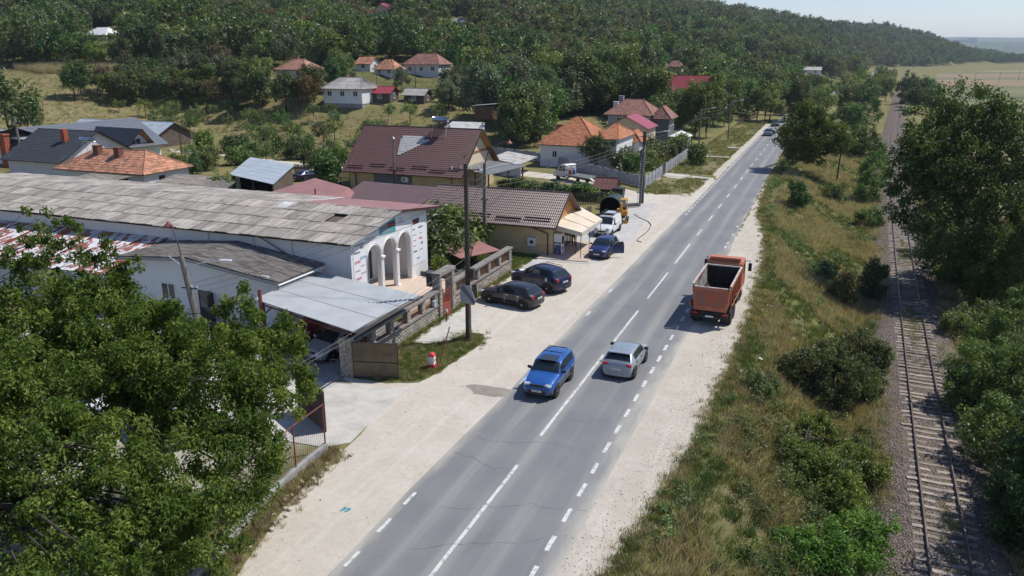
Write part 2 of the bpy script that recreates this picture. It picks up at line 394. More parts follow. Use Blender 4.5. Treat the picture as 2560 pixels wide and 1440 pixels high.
sheet('dirt_verge', [(-14.15, 113), (-14.0, 150), (-13.6, 212), (-15.2, 212), (-15.4, 150), (-15.3, 118)], .008, m_dust, 2.0, .12)

# ---------------------------------------------------------------- road
def road_mat():
    m, nt, b = newmat('worn asphalt'); b.inputs['Roughness'].default_value = .82; b.inputs['Specular IOR Level'].default_value = .3
    la = nd(nt, 'ShaderNodeAttribute', attribute_name='lat').outputs['Fac']
    c = mixc(nt, ramp(nt, noise(nt, .25, 5, .6), .35, .7), (.160, .166, .173), (.190, .194, .198))
    # pale dust between the wheel tracks and along the crown, broken up by long noise
    w = math_(nt, 'SINE', math_(nt, 'MULTIPLY', math_(nt, 'ADD', la, .42), 2 * math.pi / 1.55))
    st = noise(nt, .8, 4, .6, stretch=(1.2, .06, 1))
    c = mixc(nt, math_(nt, 'MULTIPLY', math_(nt, 'MULTIPLY', ramp(nt, w, -.9, 1.1), ramp(nt, st, .36, .62)), .85), c, (.265, .262, .248))
    e = math_(nt, 'ABSOLUTE', math_(nt, 'ADD', la, -.15))
    ed = math_(nt, 'ADD', e, math_(nt, 'MULTIPLY', noise(nt, .7, 5, .65, stretch=(1, .25, 1)), 2.2))
    c = mixc(nt, math_(nt, 'MULTIPLY', ramp(nt, ed, 3.95, 5.0), .8), c, (.44, .415, .36))
    c = mixc(nt, math_(nt, 'MULTIPLY', ramp(nt, noise(nt, 40, 2, .6), .5, .75), .25), c, (.30, .30, .30))
    c = mixc(nt, math_(nt, 'MULTIPLY', ramp(nt, noise(nt, .55, 3, .5, stretch=(1.5, .35, 1)), .62, .8), .35), c, (.11, .115, .12))
    nt.links.new(c, b.inputs['Base Color']); bump(nt, b, noise(nt, 60, 3, .7), .25, .01); return m
ys = list(np.arange(-30, 170, 5.0)) + list(np.arange(170, 1300, 10.0))
mb = MB(); prev = None
for y in ys:
    x = float(roadX(y)); wl = 3.38 if y < 90 else 3.2; wr = 3.85 if y < 60 else 3.85 - .45 * min(1, (y - 60) / 25); wl += random.uniform(-.08, .08); wr += random.uniform(-.07, .07)
    if y > 170: wl = wr = 3.3
    row = [(x - wl, y, .010), (x - wl + .5, y, .03), (x, y, .05), (x + wr - .5, y, .03), (x + wr, y, .010)]
    if prev:
        for i in range(4): mb.quad(prev[i], prev[i + 1], row[i + 1], row[i])
    prev = row
road = tag(mb.build('road', road_mat()), kind='structure')
_rv = np.array(mb.v); _la = road.data.attributes.new('lat', 'FLOAT', 'POINT'); _la.data.foreach_set('value', (_rv[:, 0] - roadX(_rv[:, 1])).astype(np.float32))
m_paint = M('road paint', (.58, .58, .565), (.36, .36, .355), 9, .7, lo=.48, hi=.72, dirt=(.23, .23, .225), dscale=3.5, dlo=.50, dhi=.70)
def rz(x): return .05 - abs(x + 10.9) * .0068 + .005
def dash(name, x, y0, y1, w):
    h = w / 2; d = MB()
    a, b_ = x + float(roadX(y0)) + 10.9, x + float(roadX(y1)) + 10.9
    j = lambda: random.uniform(-.012, .012)
    k = max(2, int((y1 - y0) / 1.2)); L = []; Rr = []
    for i in range(k + 1):
        y = y0 + (y1 - y0) * i / k; xx = a + (b_ - a) * i / k
        L.append((xx - h + j(), y, rz(x))); Rr.append((xx + h + j(), y, rz(x)))
    for i in range(k): d.quad(L[i], Rr[i], Rr[i + 1], L[i + 1])
    return d.build(name, m_paint, road)
cl = [(8.5, 15.2), (18.4, 28.1), (31.0, 42.0), (44.4, 50.9), (53.9, 61.6), (64.5, 72.2)]
for a, b_ in cl: dash('centre_line', -10.95, a - .0, b_ + .0, .15)
y = 76.0
while y < 260:
    dash('centre_line', -10.92, y, y + 3.0, .14); y += 7.6
y = 13.2
while y < 62: dash('edge_dash', -7.80, y, y + 1.0 + random.uniform(-.1, .05), .17); y += 1.93
y = 66.0
while y < 84:
    if random.random() < .5: dash('edge_dash', -7.75, y, y + .8, .15)
    y += 1.93
for y in (17.5, 19.4, 21.6, 23.6, 36.2, 48.6, 54.4): dash('edge_dash', -13.98, y, y + .95, .15)
y = 86.0
while y < 215: dash('edge_dash', -13.75, y, y + .95, .17); y += 1.93
m_crack = M('crack filler', (.06, .062, .066), rough=.9)
def crack(pts, w=.013):
    c = MB(); P = [Vector(p) for p in pts]; fine = []
    for a, b_ in zip(P, P[1:]):
        n = max(2, int((b_ - a).length / .35))
        for i in range(n): fine.append(a.lerp(b_, i / n) + Vector((random.uniform(-.05, .05), random.uniform(-.10, .10))))
    fine.append(P[-1])
    for a, b_ in zip(fine, fine[1:]):
        d = (b_ - a); nrm = Vector((-d.y, d.x)).normalized() * w * random.uniform(.35, 1)
        c.quad(*[(q.x, q.y, rz(q.x) - .0025) for q in (a - nrm, b_ - nrm, b_ + nrm, a + nrm)])
    c.build('crack', m_crack, road)
for y0, sl_, xa, xb in [(24.6, .10, -12.6, -7.2), (22.0, .13, -12.4, -7.4), (30.2, .05, -13.6, -9.0), (32.6, .10, -10.6, -7.4), (41.5, .12, -11.5, -8.0), (27.5, -.05, -14.0, -11.2), (52, .08, -13.5, -10.0), (64, .1, -12.5, -8.0), (18.2, .1, -13.2, -8)]:
    crack([(xa + (xb - xa) * t, y0 + (xa + (xb - xa) * t + 11) * sl_ * 4 + random.uniform(-.25, .25)) for t in np.linspace(0, 1, 6)])

# ---------------------------------------------------------------- concrete slabs, kerbs, lawns
m_conc = M('pale concrete', (.50, .48, .44), (.43, .415, .38), 1.2, .9, dirt=(.33, .315, .28), dscale=.5, bmp=.3, bscale=18)
m_concg = M('grey concrete', (.34, .335, .325), (.27, .265, .255), 1.5, .9, dirt=(.19, .18, .165), dscale=1.2, bmp=.4, bscale=22)
tag(MB().prism([(-46, 31.0), (-34.2, 33.0), (-26.4, 31.95), (-23.45, 32.7), (-23.45, 42.6), (-31.1, 42.9), (-31.1, 38.2), (-46, 38.2)], .0, .02).build('yard', m_concg), kind='structure')
tag(MB().prism([(-26.5, 31.9), (-19.2, 33.6), (-19.25, 31.5), (-19.0, 29.0), (-18.8, 27.2), (-19.6, 26.4), (-30, 25.6), (-34, 33)], .0, .035).build('driveway', m_conc), kind='structure')
tag(MB().prism([(-22.6, 39.9), (-20.4, 40.6), (-20.0, 43.0), (-20.9, 47.4), (-22.6, 46.6)], 0, .03).build('pavement_slab', m_conc), kind='structure')
tag(MB().prism([(-22.3, 59.0), (-21.2, 61.4), (-17.7, 61.9), (-16.4, 65), (-16.6, 75), (-18.2, 92), (-22.6, 91), (-22.6, 60.0)], 0, .028).build('shop_forecourt', M('forecourt concrete', (.46, .45, .43), (.40, .39, .375), .8, .9, dirt=(.33, .31, .28), dscale=.35, bmp=.3, bscale=18)), kind='structure')
tag(MB().prism([(-22.3, 61.9), (-17.9, 62.3), (-17.9, 69.5), (-22.3, 69.5)], 0, .10).build('shop_terrace', M('terrace tiles', (.52, .42, .34), (.46, .37, .30), 3, .7)), kind='structure')
m_turf = M('short turf', (.085, .125, .028), (.145, .135, .05), 1.3, .95, dirt=(.20, .165, .09), dscale=.7, dlo=.5, dhi=.7, bmp=.7, bscale=25, bdist=.05)
m_turfd = M('dry turf', (.155, .14, .058), (.20, .165, .085), 1.1, .95, dirt=(.085, .125, .03), dscale=.45, dlo=.5, dhi=.65, bmp=.7, bscale=25, bdist=.05)
sheet('grass_island', [(-23.0, 33.7), (-20.8, 33.7), (-19.1, 34.5), (-18.7, 36.5), (-18.6, 38.2), (-18.4, 41), (-18.9, 42.7), (-19.9, 42.6), (-20.3, 40.9), (-21.5, 39.8), (-23.0, 39.5)], .034, m_turf, .35, .06)
sheet('grass_verge', [(-21.8, 100.2), (-19.5, 98), (-16.6, 98.9), (-15.2, 104), (-15.0, 109.5), (-16.5, 111.3), (-21.8, 113.3)], .014, m_turfd, .5, .10)
sheet('grass_verge', [(-21.8, 118), (-15.6, 115.5), (-15.5, 135), (-15.3, 165), (-15.2, 212), (-24, 212), (-22.3, 165)], .014, m_turfd, .7, .12)
tag(MB().prism([(-21.9, 114.0), (-21.9, 117.0), (-18.2, 116.0), (-18.2, 113.4)], 0, .05).build('garden_path', m_conc), kind='structure')
tag(MB().prism([(-17.9, 113.4), (-17.9, 115.6), (-14.6, 114.3), (-14.4, 112.3)], 0, .04).build('garden_path', m_conc), kind='structure')
tag(MB().bx(-20.5, -15.4, 137.5, 138.6, 0, .22).build('culvert_slab', m_conc), kind='structure')
tag(MB().bx(-17.5, -15.3, 153.0, 154.2, 0, .15).build('culvert_slab', m_conc), kind='structure')

p_ = [G(u, v) for u, v in ((425, 372), (560, 381), (640, 394), (740, 405), (860, 416), (870, 424), (740, 416), (640, 404), (560, 390), (425, 379))]
sheet('dirt_track', [(q.x, q.y) for q in p_], .012, m_gravel, 2.0, .15)
p_ = G(1225, 978); sheet('damp_patch', [(p_.x + 1.3 * math.cos(a) * (1 + .25 * math.sin(3 * a)), p_.y + .75 * math.sin(a) * (1 + .2 * math.cos(2 * a))) for a in np.linspace(0, 6.28, 24)[:-1]], .012, gravel_mat('damp gravel', (.27, .245, .21), (.34, .31, .265), (.36, .33, .285), False), .3, .05)
# ---------------------------------------------------------------- railway
def ballast_mat():
    m, nt, b = newmat('ballast'); b.inputs['Roughness'].default_value = .95; b.inputs['Specular IOR Level'].default_value = .1
    vo = nd(nt, 'ShaderNodeTexVoronoi'); vo.inputs['Scale'].default_value = 13; nt.links.new(nd(nt, 'ShaderNodeNewGeometry').outputs['Position'], vo.inputs['Vector'])
    sc = nd(nt, 'ShaderNodeSeparateColor'); nt.links.new(vo.outputs['Color'], sc.inputs[0])
    c = mixc(nt, ramp(nt, sc.outputs[0], .1, .9), (.105, .085, .074), (.25, .21, .185))
    c = mixc(nt, math_(nt, 'MULTIPLY', ramp(nt, noise(nt, .5, 5, .6), .48, .68), .55), c, (.235, .185, .115))
    c = mixc(nt, ramp(nt, vo.outputs['Distance'], .0, .09), c, c)
    nt.links.new(c, b.inputs['Base Color']); bump(nt, b, vo.outputs['Distance'], 1.0, .12); return m
mb = MB(); prev = None
for y in list(np.arange(-20, 180, 1.0)) + list(np.arange(180, 900, 8)):
    x = float(railX(y)); j = lambda s: random.uniform(-s, s)
    row = [(x - 3.0 + j(.25), y, -2.86), (x - 2.4 + j(.15), y, -2.66 + j(.05)), (x - 1.35, y, -2.462 + j(.03)), (x - .75, y, -2.49 + j(.012)), (x + .75, y, -2.49 + j(.012)), (x + 1.35, y, -2.462 + j(.03)), (x + 2.2 + j(.15), y, -2.64 + j(.05)), (x + 2.7 + j(.25), y, -2.88)]
    if prev:
        for i in range(7): mb.quad(prev[i], prev[i + 1], row[i + 1], row[i])
    prev = row
ballast = tag(mb.build('track_ballast', ballast_mat()), kind='structure')
trk = thing('railway_track', 'single railway track with rusty rails on concrete sleepers beside the road', 'railway track')
m_rail = M('rail steel', (.13, .085, .065), (.085, .06, .05), 3, .55, .6)
m_railtop = M('worn rail head', (.20, .155, .13), (.14, .105, .088), 2, .5, metal=.6)
for s in (-1, 1):
    r_ = MB(); h_ = MB(); pa = None
    for y in list(np.arange(-20, 180, 2.0)) + list(np.arange(180, 900, 8)):
        x = float(railX(y)) + s * .753
        row = [(x - .07, y, -2.44), (x - .02, y, -2.41), (x - .036, y, -2.335), (x - .036, y, -2.305), (x + .036, y, -2.305), (x + .036, y, -2.335), (x + .02, y, -2.41), (x + .07, y, -2.44)]
        hd = [(x - .030, y, -2.3), (x + .030, y, -2.3)]
        if pa:
            for i in range(7): r_.quad(pa[0][i], pa[0][i + 1], row[i + 1], row[i])
            h_.quad(pa[1][0], pa[1][1], hd[1], hd[0])
        pa = (row, hd)
    ro = r_.build('rail', m_rail, trk); h_.build('rail_head', m_railtop, ro)
m_slp = M('weathered sleeper', (.33, .285, .24), (.23, .195, .16), 3, .95, rnd=.3, dirt=(.15, .12, .085), dscale=1.6)
sm = MB()
zs = [(-1.3, .0), (-.95, .02), (-.55, .0), (0, -.015), (.55, .0), (.95, .02), (1.3, .0)]   # a little dished in the middle
for (x0, a), (x1, b_) in zip(zs, zs[1:]):
    sm.quad((x0, -.12, a), (x1, -.12, b_), (x1, .12, b_), (x0, .12, a)); sm.quad((x0, -.13, -.2), (x1, -.13, -.2), (x1, -.12, b_), (x0, -.12, a)); sm.quad((x1, .13, -.2), (x0, .13, -.2), (x0, .12, a), (x1, .12, b_))
sm.quad((-1.3, .12, .03), (-1.3, .13, -.2), (-1.3, -.13, -.2), (-1.3, -.12, .03)); sm.quad((1.3, -.12, .03), (1.3, -.13, -.2), (1.3, .13, -.2), (1.3, .12, .03))
slm = sm.mesh('sleeper'); slm.materials.append(m_slp)
y = 22.0; k = 0
while y < 200 and k < 295:
    o = link('sleeper', slm, None, trk, (float(railX(y)) + random.uniform(-.05, .05), y, -2.450 + random.uniform(-.045, .02)))
    o.rotation_euler = (0, random.uniform(-.012, .012), -math.atan(.027 + .00016 * y) + random.uniform(-.025, .025)); y += .62 + random.uniform(-.05, .05); k += 1

# ---------------------------------------------------------------- fields on the right and the far hills
hc, hs = math.cos(HEAD), math.sin(HEAD)
def camxy(r, f): return (r * hc - f * hs, r * hs + f * hc)     # r to the right, f ahead of the viewpoint
fm = {}
for nme, a, b_ in [('tan', (.27, .185, .10), (.21, .155, .08)), ('green', (.115, .125, .042), (.15, .14, .055)), ('dark', (.05, .075, .025), (.075, .095, .03)), ('straw', (.29, .235, .12), (.22, .19, .095)), ('mid', (.13, .125, .05), (.185, .15, .075)), ('pale', (.20, .185, .075), (.15, .15, .06))]:
    a = tuple(x * .85 for x in a); fm[nme] = M('field ' + nme, a, b_, .08, .95, dirt=(b_[0] * .7, b_[1] * .75, b_[2] * .7), dscale=.5, dlo=.5, dhi=.8, stretch=(1, 1, 1), bmp=.5, bscale=2, bdist=.2)
fz = -4.08
frows = [(175, 'straw'), (212, 'mid'), (240, 'green'), (268, 'straw'), (300, 'tan'), (316, 'dark'), (330, 'green'), (352, 'pale'), (392, 'dark'), (410, 'green'), (450, 'pale'), (505, 'green'), (560, 'tan'), (690, 'mid'), (760, 'tan'), (900, 'green'), (1010, 'straw'), (1180, 'mid'), (1500, 'tan'), (2100, 'pale'), (2800, 'straw'), (3600, 'mid'), (4700, 'pale'), (6500, None)]
for (f0, nme), (f1, _) in zip(frows, frows[1:]):
    s = .035
    def xl(f): return f * math.tan(R(27.6)) + (0 if f > 420 else 8)
    xr = f1 * .8 + 200
    pts = [camxy(xl(f0), f0 + .15), camxy(xr, f0 + .15 - (xr - xl(f0)) * s), camxy(xr, f1 - (xr - xl(f1)) * s), camxy(xl(f1), f1)]
    zz = [tz(*p) + .12 for p in pts]; z_ = -4.04
    sheet('field', pts, z_, fm[nme], 14, .35)
def far_hill(name, pts, base, mat, dist):
    """a wooded ridge: crest line given as (u, v) at a distance, with real depth behind it"""
    mb = MB(); P = [DD(u, v, dist) for u, v in pts]; front = [DD(u, 131, dist * .80) for u, v in pts]; back = [DD(u, 131, dist * 1.5) for u, v in pts]
    rows = []
    for i, p in enumerate(P):
        f = Vector((front[i].x, front[i].y, base)); b_ = Vector((back[i].x, back[i].y, base)); mids = []
        for t in np.linspace(0, 1, 7): q = f.lerp(p, t); q.z = base + (p.z - base) * math.sin(t * math.pi / 2); mids.append(q)
        mids.append(b_); rows.append(mids)
    for a, b_ in zip(rows, rows[1:]):
        for i in range(7): mb.quad(a[i], b_[i], b_[i + 1], a[i + 1])
    return tag(mb.build(name, mat, smooth_sh=True), kind='structure')
m_fh = M('far woods', (.045, .075, .035), (.075, .095, .05), .02, .95, bmp=.6, bscale=.05, bdist=6)
def crest(vs, n=60):
    us = [a for a, b in vs]; v = [b for a, b in vs]; U = np.linspace(us[0], us[-1], n)
    return [(float(u), float(np.interp(u, us, v)) + .5 * math.sin(u * .05) + random.uniform(-.35, .35)) for u in U]
far_hill('hill', crest([(1900, 118), (2200, 106), (2360, 103), (2450, 104), (2520, 105), (2650, 102), (2900, 104)]), -6, m_fh, 5200)
far_hill('hill', crest([(1700, 112), (2200, 97), (2330, 95), (2400, 92), (2480, 94), (2560, 93), (2700, 90), (3100, 96)]), -6, m_fh, 9000)
def ground_at(u, v, dmax=3000):
    """first point where the sight line through (u, v) meets the terrain"""
    d = ray(u, v); h = math.hypot(d[0], d[1]); prev = 10.0; s = 10.0
    while s < dmax:
        t = s / h; z = CAM_H + t * d[2]
        if z <= tz(t * d[0], t * d[1]):
            lo, hi = prev, s
            for _ in range(18):
                m = (lo + hi) / 2; tt = m / h
                if CAM_H + tt * d[2] <= tz(tt * d[0], tt * d[1]): hi = m
                else: lo = m
            tt = hi / h; return Vector((tt * d[0], tt * d[1], tz(tt * d[0], tt * d[1])))
        prev = s; s *= 1.03
    return None

def to_px(p):
    x = p[0] * _ca + p[1] * _sa; y = -p[0] * _sa + p[1] * _ca; z = p[2] - CAM_H; d = y * _cp - z * _sp
    return 1280 + FPX * x / d, 720 - FPX * (y * _sp + z * _cp) / d, d
FARP = []
# ---------------------------------------------------------------- the air
m_air = bpy.data.materials.new('air'); m_air.use_nodes = True; _nt = m_air.node_tree; _nt.nodes.remove(_nt.nodes['Principled BSDF'])
_pv = _nt.nodes.new('ShaderNodeVolumePrincipled'); _pv.inputs['Color'].default_value = (.72, .84, 1.0, 1); _pv.inputs['Density'].default_value = 0.0001; _pv.inputs['Anisotropy'].default_value = 0.2
_nt.links.new(_pv.outputs[0], _nt.nodes['Material Output'].inputs['Volume'])
haze = tag(MB().bx(-5100, 12100, -500, 14100, -9, 225).build('haze', m_air), kind='stuff')
# ================================================================ building helpers
def roof_cells(A, B, C, D, cu=.30, cv=.34, lift=.035, jit=.012, stag=.5, seed=0):
    """courses of single tiles on a roof slope; A-B is the eave, D-C the ridge (may be shorter)"""
    A, B, C, D = map(Vector, (A, B, C, D)); u = (B - A).normalized(); n = u.cross((D - A)).normalized()
    if n.z < 0: n = -n
    v = n.cross(u); 
    if v.dot(D - A) < 0: v = -v
    Ld = (D - A).dot(v); ua, ub = 0.0, (B - A).length; da, db = (D - A).dot(u), (C - A).dot(u)
    mb = MB(); rows = max(1, int(round(Ld / cv))); rg = random.Random(seed)
    for i in range(rows):
        v0, v1 = Ld * i / rows, Ld * (i + 1) / rows
        lo0, hi0 = ua + (da - ua) * i / rows, ub + (db - ub) * i / rows
        lo1, hi1 = ua + (da - ua) * (i + 1) / rows, ub + (db - ub) * (i + 1) / rows
        x = math.floor(min(lo0, lo1) / cu) * cu - (cu * stag if i % 2 else 0)
        while x < max(hi0, hi1):
            a0, b0 = max(x, lo0), min(x + cu, hi0); a1, b1 = max(x, lo1), min(x + cu, hi1)
            if b0 - a0 > .02 or b1 - a1 > .02:
                b0 = max(b0, a0); b1 = max(b1, a1); l = lift + rg.uniform(-jit, jit); t = rg.random()
                p = [A + u * a0 + v * (v0 - .03) + n * l, A + u * b0 + v * (v0 - .03) + n * (l + rg.uniform(-.004, .004)), A + u * b1 + v * v1 + n * .006, A + u * a1 + v * v1 + n * .006]
                q = [A + u * a0 + v * (v0 - .03) - n * .01, A + u * b0 + v * (v0 - .03) - n * .01]
                mb.quad(*p, t=t); mb.quad(q[0], q[1], p[1], p[0], t=t * .5)
            x += cu
    mb.poly([A - n * .06, B - n * .06, C - n * .06, D - n * .06], .3)
    return mb
def roof_wave(A, B, C, D, period=.19, amp=.025, step=.35, lift=.03, sub=4, thick=.05):
    """pressed metal tile (step>0) or corrugated sheet (step=0) on a rectangular slope"""
    A, B, C, D = map(Vector, (A, B, C, D)); U = B - A; L = U.length; u = U / L; n = u.cross(D - A).normalized()
    if n.z < 0: n = -n
    nu = max(2, int(L / period) * sub); V = D - A; nv = max(1, int(round(V.length / step))) if step else 1
    xs = np.linspace(0, 1, nu + 1); w = amp * np.cos(np.arange(nu + 1) * 2 * np.pi / sub)
    vs = []; fs = []; A_, U_, V_, n_ = (np.array(x) for x in (A, U, V, n)); W_ = np.array(C - B) - V_
    for j in range(nv):
        for k, (tt, ll) in enumerate(((j / nv - .002, lift), ((j + 1) / nv, 0.0))):
            P = A_ + xs[:, None] * U_ + tt * V_ + (xs * tt)[:, None] * W_ + (w + ll)[:, None] * n_; b = len(vs); vs += P.tolist()
        b = len(vs) - 2 * (nu + 1)
        fs += [(b + i, b + i + 1, b + nu + 2 + i, b + nu + 1 + i) for i in range(nu)]
        if j > 0:
            pb = b - (nu + 1); fs += [(pb + i, pb + i + 1, b + i + 1, b + i) for i in range(nu)]
    mb = MB(); mb.add(vs, fs); mb.poly([A - n * thick, B - n * thick, C - n * thick, D - n * thick], .3)
    mb.quad(A - n * thick, B - n * thick, B + n * (lift + amp) * .4, A + n * (lift + amp) * .4, .3)
    return mb
def slice_wall(mb, P, U, N, ys, bot, top, th):
    """upright wall with a varying lower and upper outline; P origin, U along, N outward"""
    P, U, N = Vector(P), Vector(U), Vector(N); Z = Vector((0, 0, 1))
    for a, b in zip(ys, ys[1:]):
        e = 1e-4; pa, pb = P + U * a, P + U * b
        q = [pa + Z * bot(a + e), pb + Z * bot(b - e), pb + Z * top(b - e), pa + Z * top(a + e)]
        r = [x - N * th for x in q]
        mb.quad(*q); mb.quad(r[3], r[2], r[1], r[0]); mb.quad(q[1], q[0], r[0], r[1]); mb.quad(q[3], q[2], r[2], r[3])
        for y, y2, s in ((a, a - e, 0), (b, b + e, 1)):
            if abs(bot(y2) - bot(y + (e if s == 0 else -e))) > .02 or (s == 0 and a == ys[0]) or (s == 1 and b == ys[-1]):
                p = P + U * y; mb.quad(p + Z * bot(y + (e if s == 0 else -e)), p - N * th + Z * bot(y + (e if s == 0 else -e)), p - N * th + Z * top(y), p + Z * top(y))
m_frame = M('white window frame', (.72, .72, .70), rough=.5)
m_brownframe = M('brown window frame', (.11, .055, .03), rough=.5)
m_pane = glass('window pane', (.03, .04, .05), .06)
m_gut = M('brown gutter metal', (.075, .04, .032), rough=.45, metal=.2)
def window(parent, c, face, w, h, frame=None, name='window', bars=1, pane=None, recess=.0):
    """face: 'x+','x-','y-','y+' = outward direction; frame proud of the wall, pane set back in it"""
    frame = frame or m_frame; c = Vector(c); s = 1 if face[1] == '+' else -1
    T = (lambda a, z, o: (c.x + o * s, c.y + a, c.z + z)) if face[0] == 'x' else (lambda a, z, o: (c.x + a, c.y + o * s, c.z + z))
    def bar(mb, a0, a1, z0, z1, o0, o1):
        p, q = T(a0, z0, o0), T(a1, z1, o1); mb.bx(min(p[0], q[0]), max(p[0], q[0]), min(p[1], q[1]), max(p[1], q[1]), min(p[2], q[2]), max(p[2], q[2]))
    f = MB(); t = .07; o1 = .05
    bar(f, -w / 2, w / 2, h / 2 - t, h / 2, .002, o1); bar(f, -w / 2, w / 2, -h / 2, -h / 2 + t, .002, o1)
    bar(f, -w / 2, -w / 2 + t, -h / 2 + t, h / 2 - t, .002, o1); bar(f, w / 2 - t, w / 2, -h / 2 + t, h / 2 - t, .002, o1)
    for k in range(bars): x = -w / 2 + w * (k + 1) / (bars + 1); bar(f, x - t / 2, x + t / 2, -h / 2 + t, h / 2 - t, .004, o1 - .004)
    wo_ = f.build(name, frame, parent)
    p = MB(); bar(p, -w / 2 + t * .7, w / 2 - t * .7, -h / 2 + t * .7, h / 2 - t * .7, .003, .02); p.build('pane', pane or m_pane, wo_)
    if name == 'window':
        s_ = MB(); bar(s_, -w / 2 - .06, w / 2 + .06, -h / 2 - .05, -h / 2 - .004, .002, .12); s_.build('sill', frame, wo_)
    return wo_
def text(parent, s, loc, size, mat, rot=(math.pi / 2, 0, math.pi / 2), sx=1.0, ext=.004, name='lettering', align='LEFT', world=True):
    c = bpy.data.curves.new(name, 'FONT'); c.body = s; c.size = size; c.extrude = ext; c.align_x = align; c.resolution_u = 2
    c.materials.append(mat); o = bpy.data.objects.new(name, c); COL.objects.link(o); o.rotation_euler = rot; o.scale = (sx, 1, 1)
    o.location = Vector(loc) - (parent_loc(parent) if (parent is not None and world) else Vector((0, 0, 0)))
    me = bpy.data.meshes.new_from_object(o); me.name = name; m2 = bpy.data.objects.new(name, me); COL.objects.link(m2)
    m2.rotation_euler, m2.scale, m2.location = o.rotation_euler, o.scale, o.location
    bpy.data.objects.remove(o); o = m2; o.name = name
    if parent is not None: o.parent = parent
    return o
m_white = M('white render', (.74, .75, .75), (.69, .70, .705), .8, .85, dirt=(.56, .56, .55), dscale=.7, dlo=.55, dhi=.85, bmp=.15, bscale=20)
m_whited = M('weathered white render', (.62, .63, .64), (.55, .56, .57), 1.2, .9, dirt=(.38, .37, .35), dscale=.8, dlo=.55, dhi=.8, bmp=.2, bscale=20)
m_yel = M('ochre render', (.56, .43, .24), (.51, .385, .21), .9, .85, dirt=(.44, .33, .19), dscale=.6, bmp=.15, bscale=20)
m_cream = M('cream render', (.62, .53, .37), (.58, .49, .33), .9, .85, bmp=.1)
m_asb = M('asbestos cement', (.335, .31, .285), (.19, .175, .16), 1.6, .95, rnd=.26, lo=.38, hi=.66, dirt=(.145, .13, .12), dscale=1.2, dlo=.50, dhi=.74, stretch=(4.5, .30, 1), bmp=.3, bscale=25)
m_asbd = M('dark asbestos cement', (.25, .225, .20), (.10, .088, .078), 2.2, .95, tint=.25, lo=.4, hi=.62, stretch=(.35, 5.0, 1), dirt=(.30, .28, .26), dscale=2, dlo=.55, dhi=.75, bmp=.3, bscale=25)
m_btile = M('brown metal tile', (.13, .062, .056), (.115, .055, .05), 1.2, .38, spec=.5, bmp=.05)
m_btile2 = M('faded brown metal tile', (.155, .10, .095), (.135, .085, .08), 1.2, .36, spec=.5, bmp=.05)
m_otile = M('orange clay tile', (.42, .165, .075), (.36, .135, .062), 1.0, .85, tint=.28, dirt=(.20, .11, .075), dscale=.9, dlo=.55, dhi=.75)
m_otile2 = M('old clay tile', (.44, .21, .125), (.36, .165, .095), 1.5, .85, tint=.35, dirt=(.19, .12, .085), dscale=.8, dlo=.5, dhi=.72)
m_rtile = M('weathered red tile', (.27, .13, .095), (.22, .105, .08), 1.0, .85, tint=.3, dirt=(.15, .09, .07), dscale=.6)
m_gtile = M('graphite metal tile', (.045, .052, .062), (.038, .044, .052), 1.2, .35, spec=.5)
m_gmet = M('grey metal roofing', (.165, .175, .195), (.145, .155, .17), 1.2, .42, spec=.5)
m_zinc = M('galvanised sheet', (.50, .55, .58), (.44, .49, .52), .7, .42, metal=.25, dirt=(.36, .39, .41), dscale=.5)
m_redmet = M('red painted sheet', (.33, .16, .14), (.28, .135, .12), .6, .45, spec=.4)
m_pinkmet = M('faded red sheet', (.33, .175, .165), (.29, .15, .145), .5, .5, spec=.3)
m_wood = M('varnished pine', (.50, .24, .07), (.42, .19, .055), 2.0, .55, stretch=(6, 1, 1))
m_dwood = M('dark weathered wood', (.075, .055, .042), (.11, .085, .065), 2, .9, rnd=.2)
m_brick = M('red brick', (.34, .095, .045), (.28, .075, .04), 4, .85, tint=.3)
m_dark = M('dark interior', (.02, .02, .022), rough=.95)
m_steel = M('dark painted steel', (.06, .05, .048), rough=.5, metal=.3)
m_redsteel = M('rust red painted steel', (.22, .055, .04), (.17, .045, .035), 3, .55)
m_stone = M('river stone', (.40, .36, .30), (.30, .27, .23), 3, .9, tint=.45, bmp=.3, bscale=20)
m_mortar = M('wall mortar', (.33, .30, .255), (.26, .235, .20), 2.5, .95, bmp=.5, bscale=25)
m_cap = M('mossy concrete coping', (.235, .215, .195), (.165, .15, .135), 2.2, .95, dirt=(.30, .275, .245), dscale=1.5, bmp=.4, bscale=30)

# ================================================================ long white hall with arched porch
hall = thing('white_hall', 'long white hall with arched porch, brand panels and asbestos cement roof', 'building', (-28.7, 48.3, 0))
X0, X1, YA, YB = -76.0, -28.7, 43.0, 53.8
EZ, RZ, RY = 5.0, 6.12, 49.0; EZ2, YE2 = 5.36, 55.4          # eave height, ridge height and line
def gable(y): return EZ - .06 + (RZ - EZ - .04) * (y - 42.35) / (RY - 42.35) if y < RY else EZ2 - .06 + (RZ - EZ2 - .04) * (YE2 - y) / (YE2 - RY)
w = MB(); w.bx(X0, X1 - .32, YA, YA + .3, 0, 4.9); w.bx(X0, X1 - .32, YB - .3, YB, 0, 4.9); w.bx(X0, X0 + .3, YA + .3, YB - .3, 0, 4.9)
w.build('wall', m_white, hall)
arches = [(45.85, .88, 3.22), (47.98, .92, 3.22), (50.1, .92, 3.22)]
def bot(y):
    for c, r, zs in arches:
        if abs(y - c) < r: return zs + math.sqrt(max(0, r * r - (y - c) ** 2)) * 1.12
    return 0.0
ys_ = {YA, YB}
for c, r, zs in arches:
    for k in range(17): ys_.add(round(c - r * math.cos(math.pi * k / 16), 5))
ys_ |= {RY}
fw = MB(); slice_wall(fw, (X1, 0, 0), (0, 1, 0), (1, 0, 0), sorted(ys_), bot, lambda y: gable(y) - .02, .3)
fw.build('facade_wall', m_white, hall)
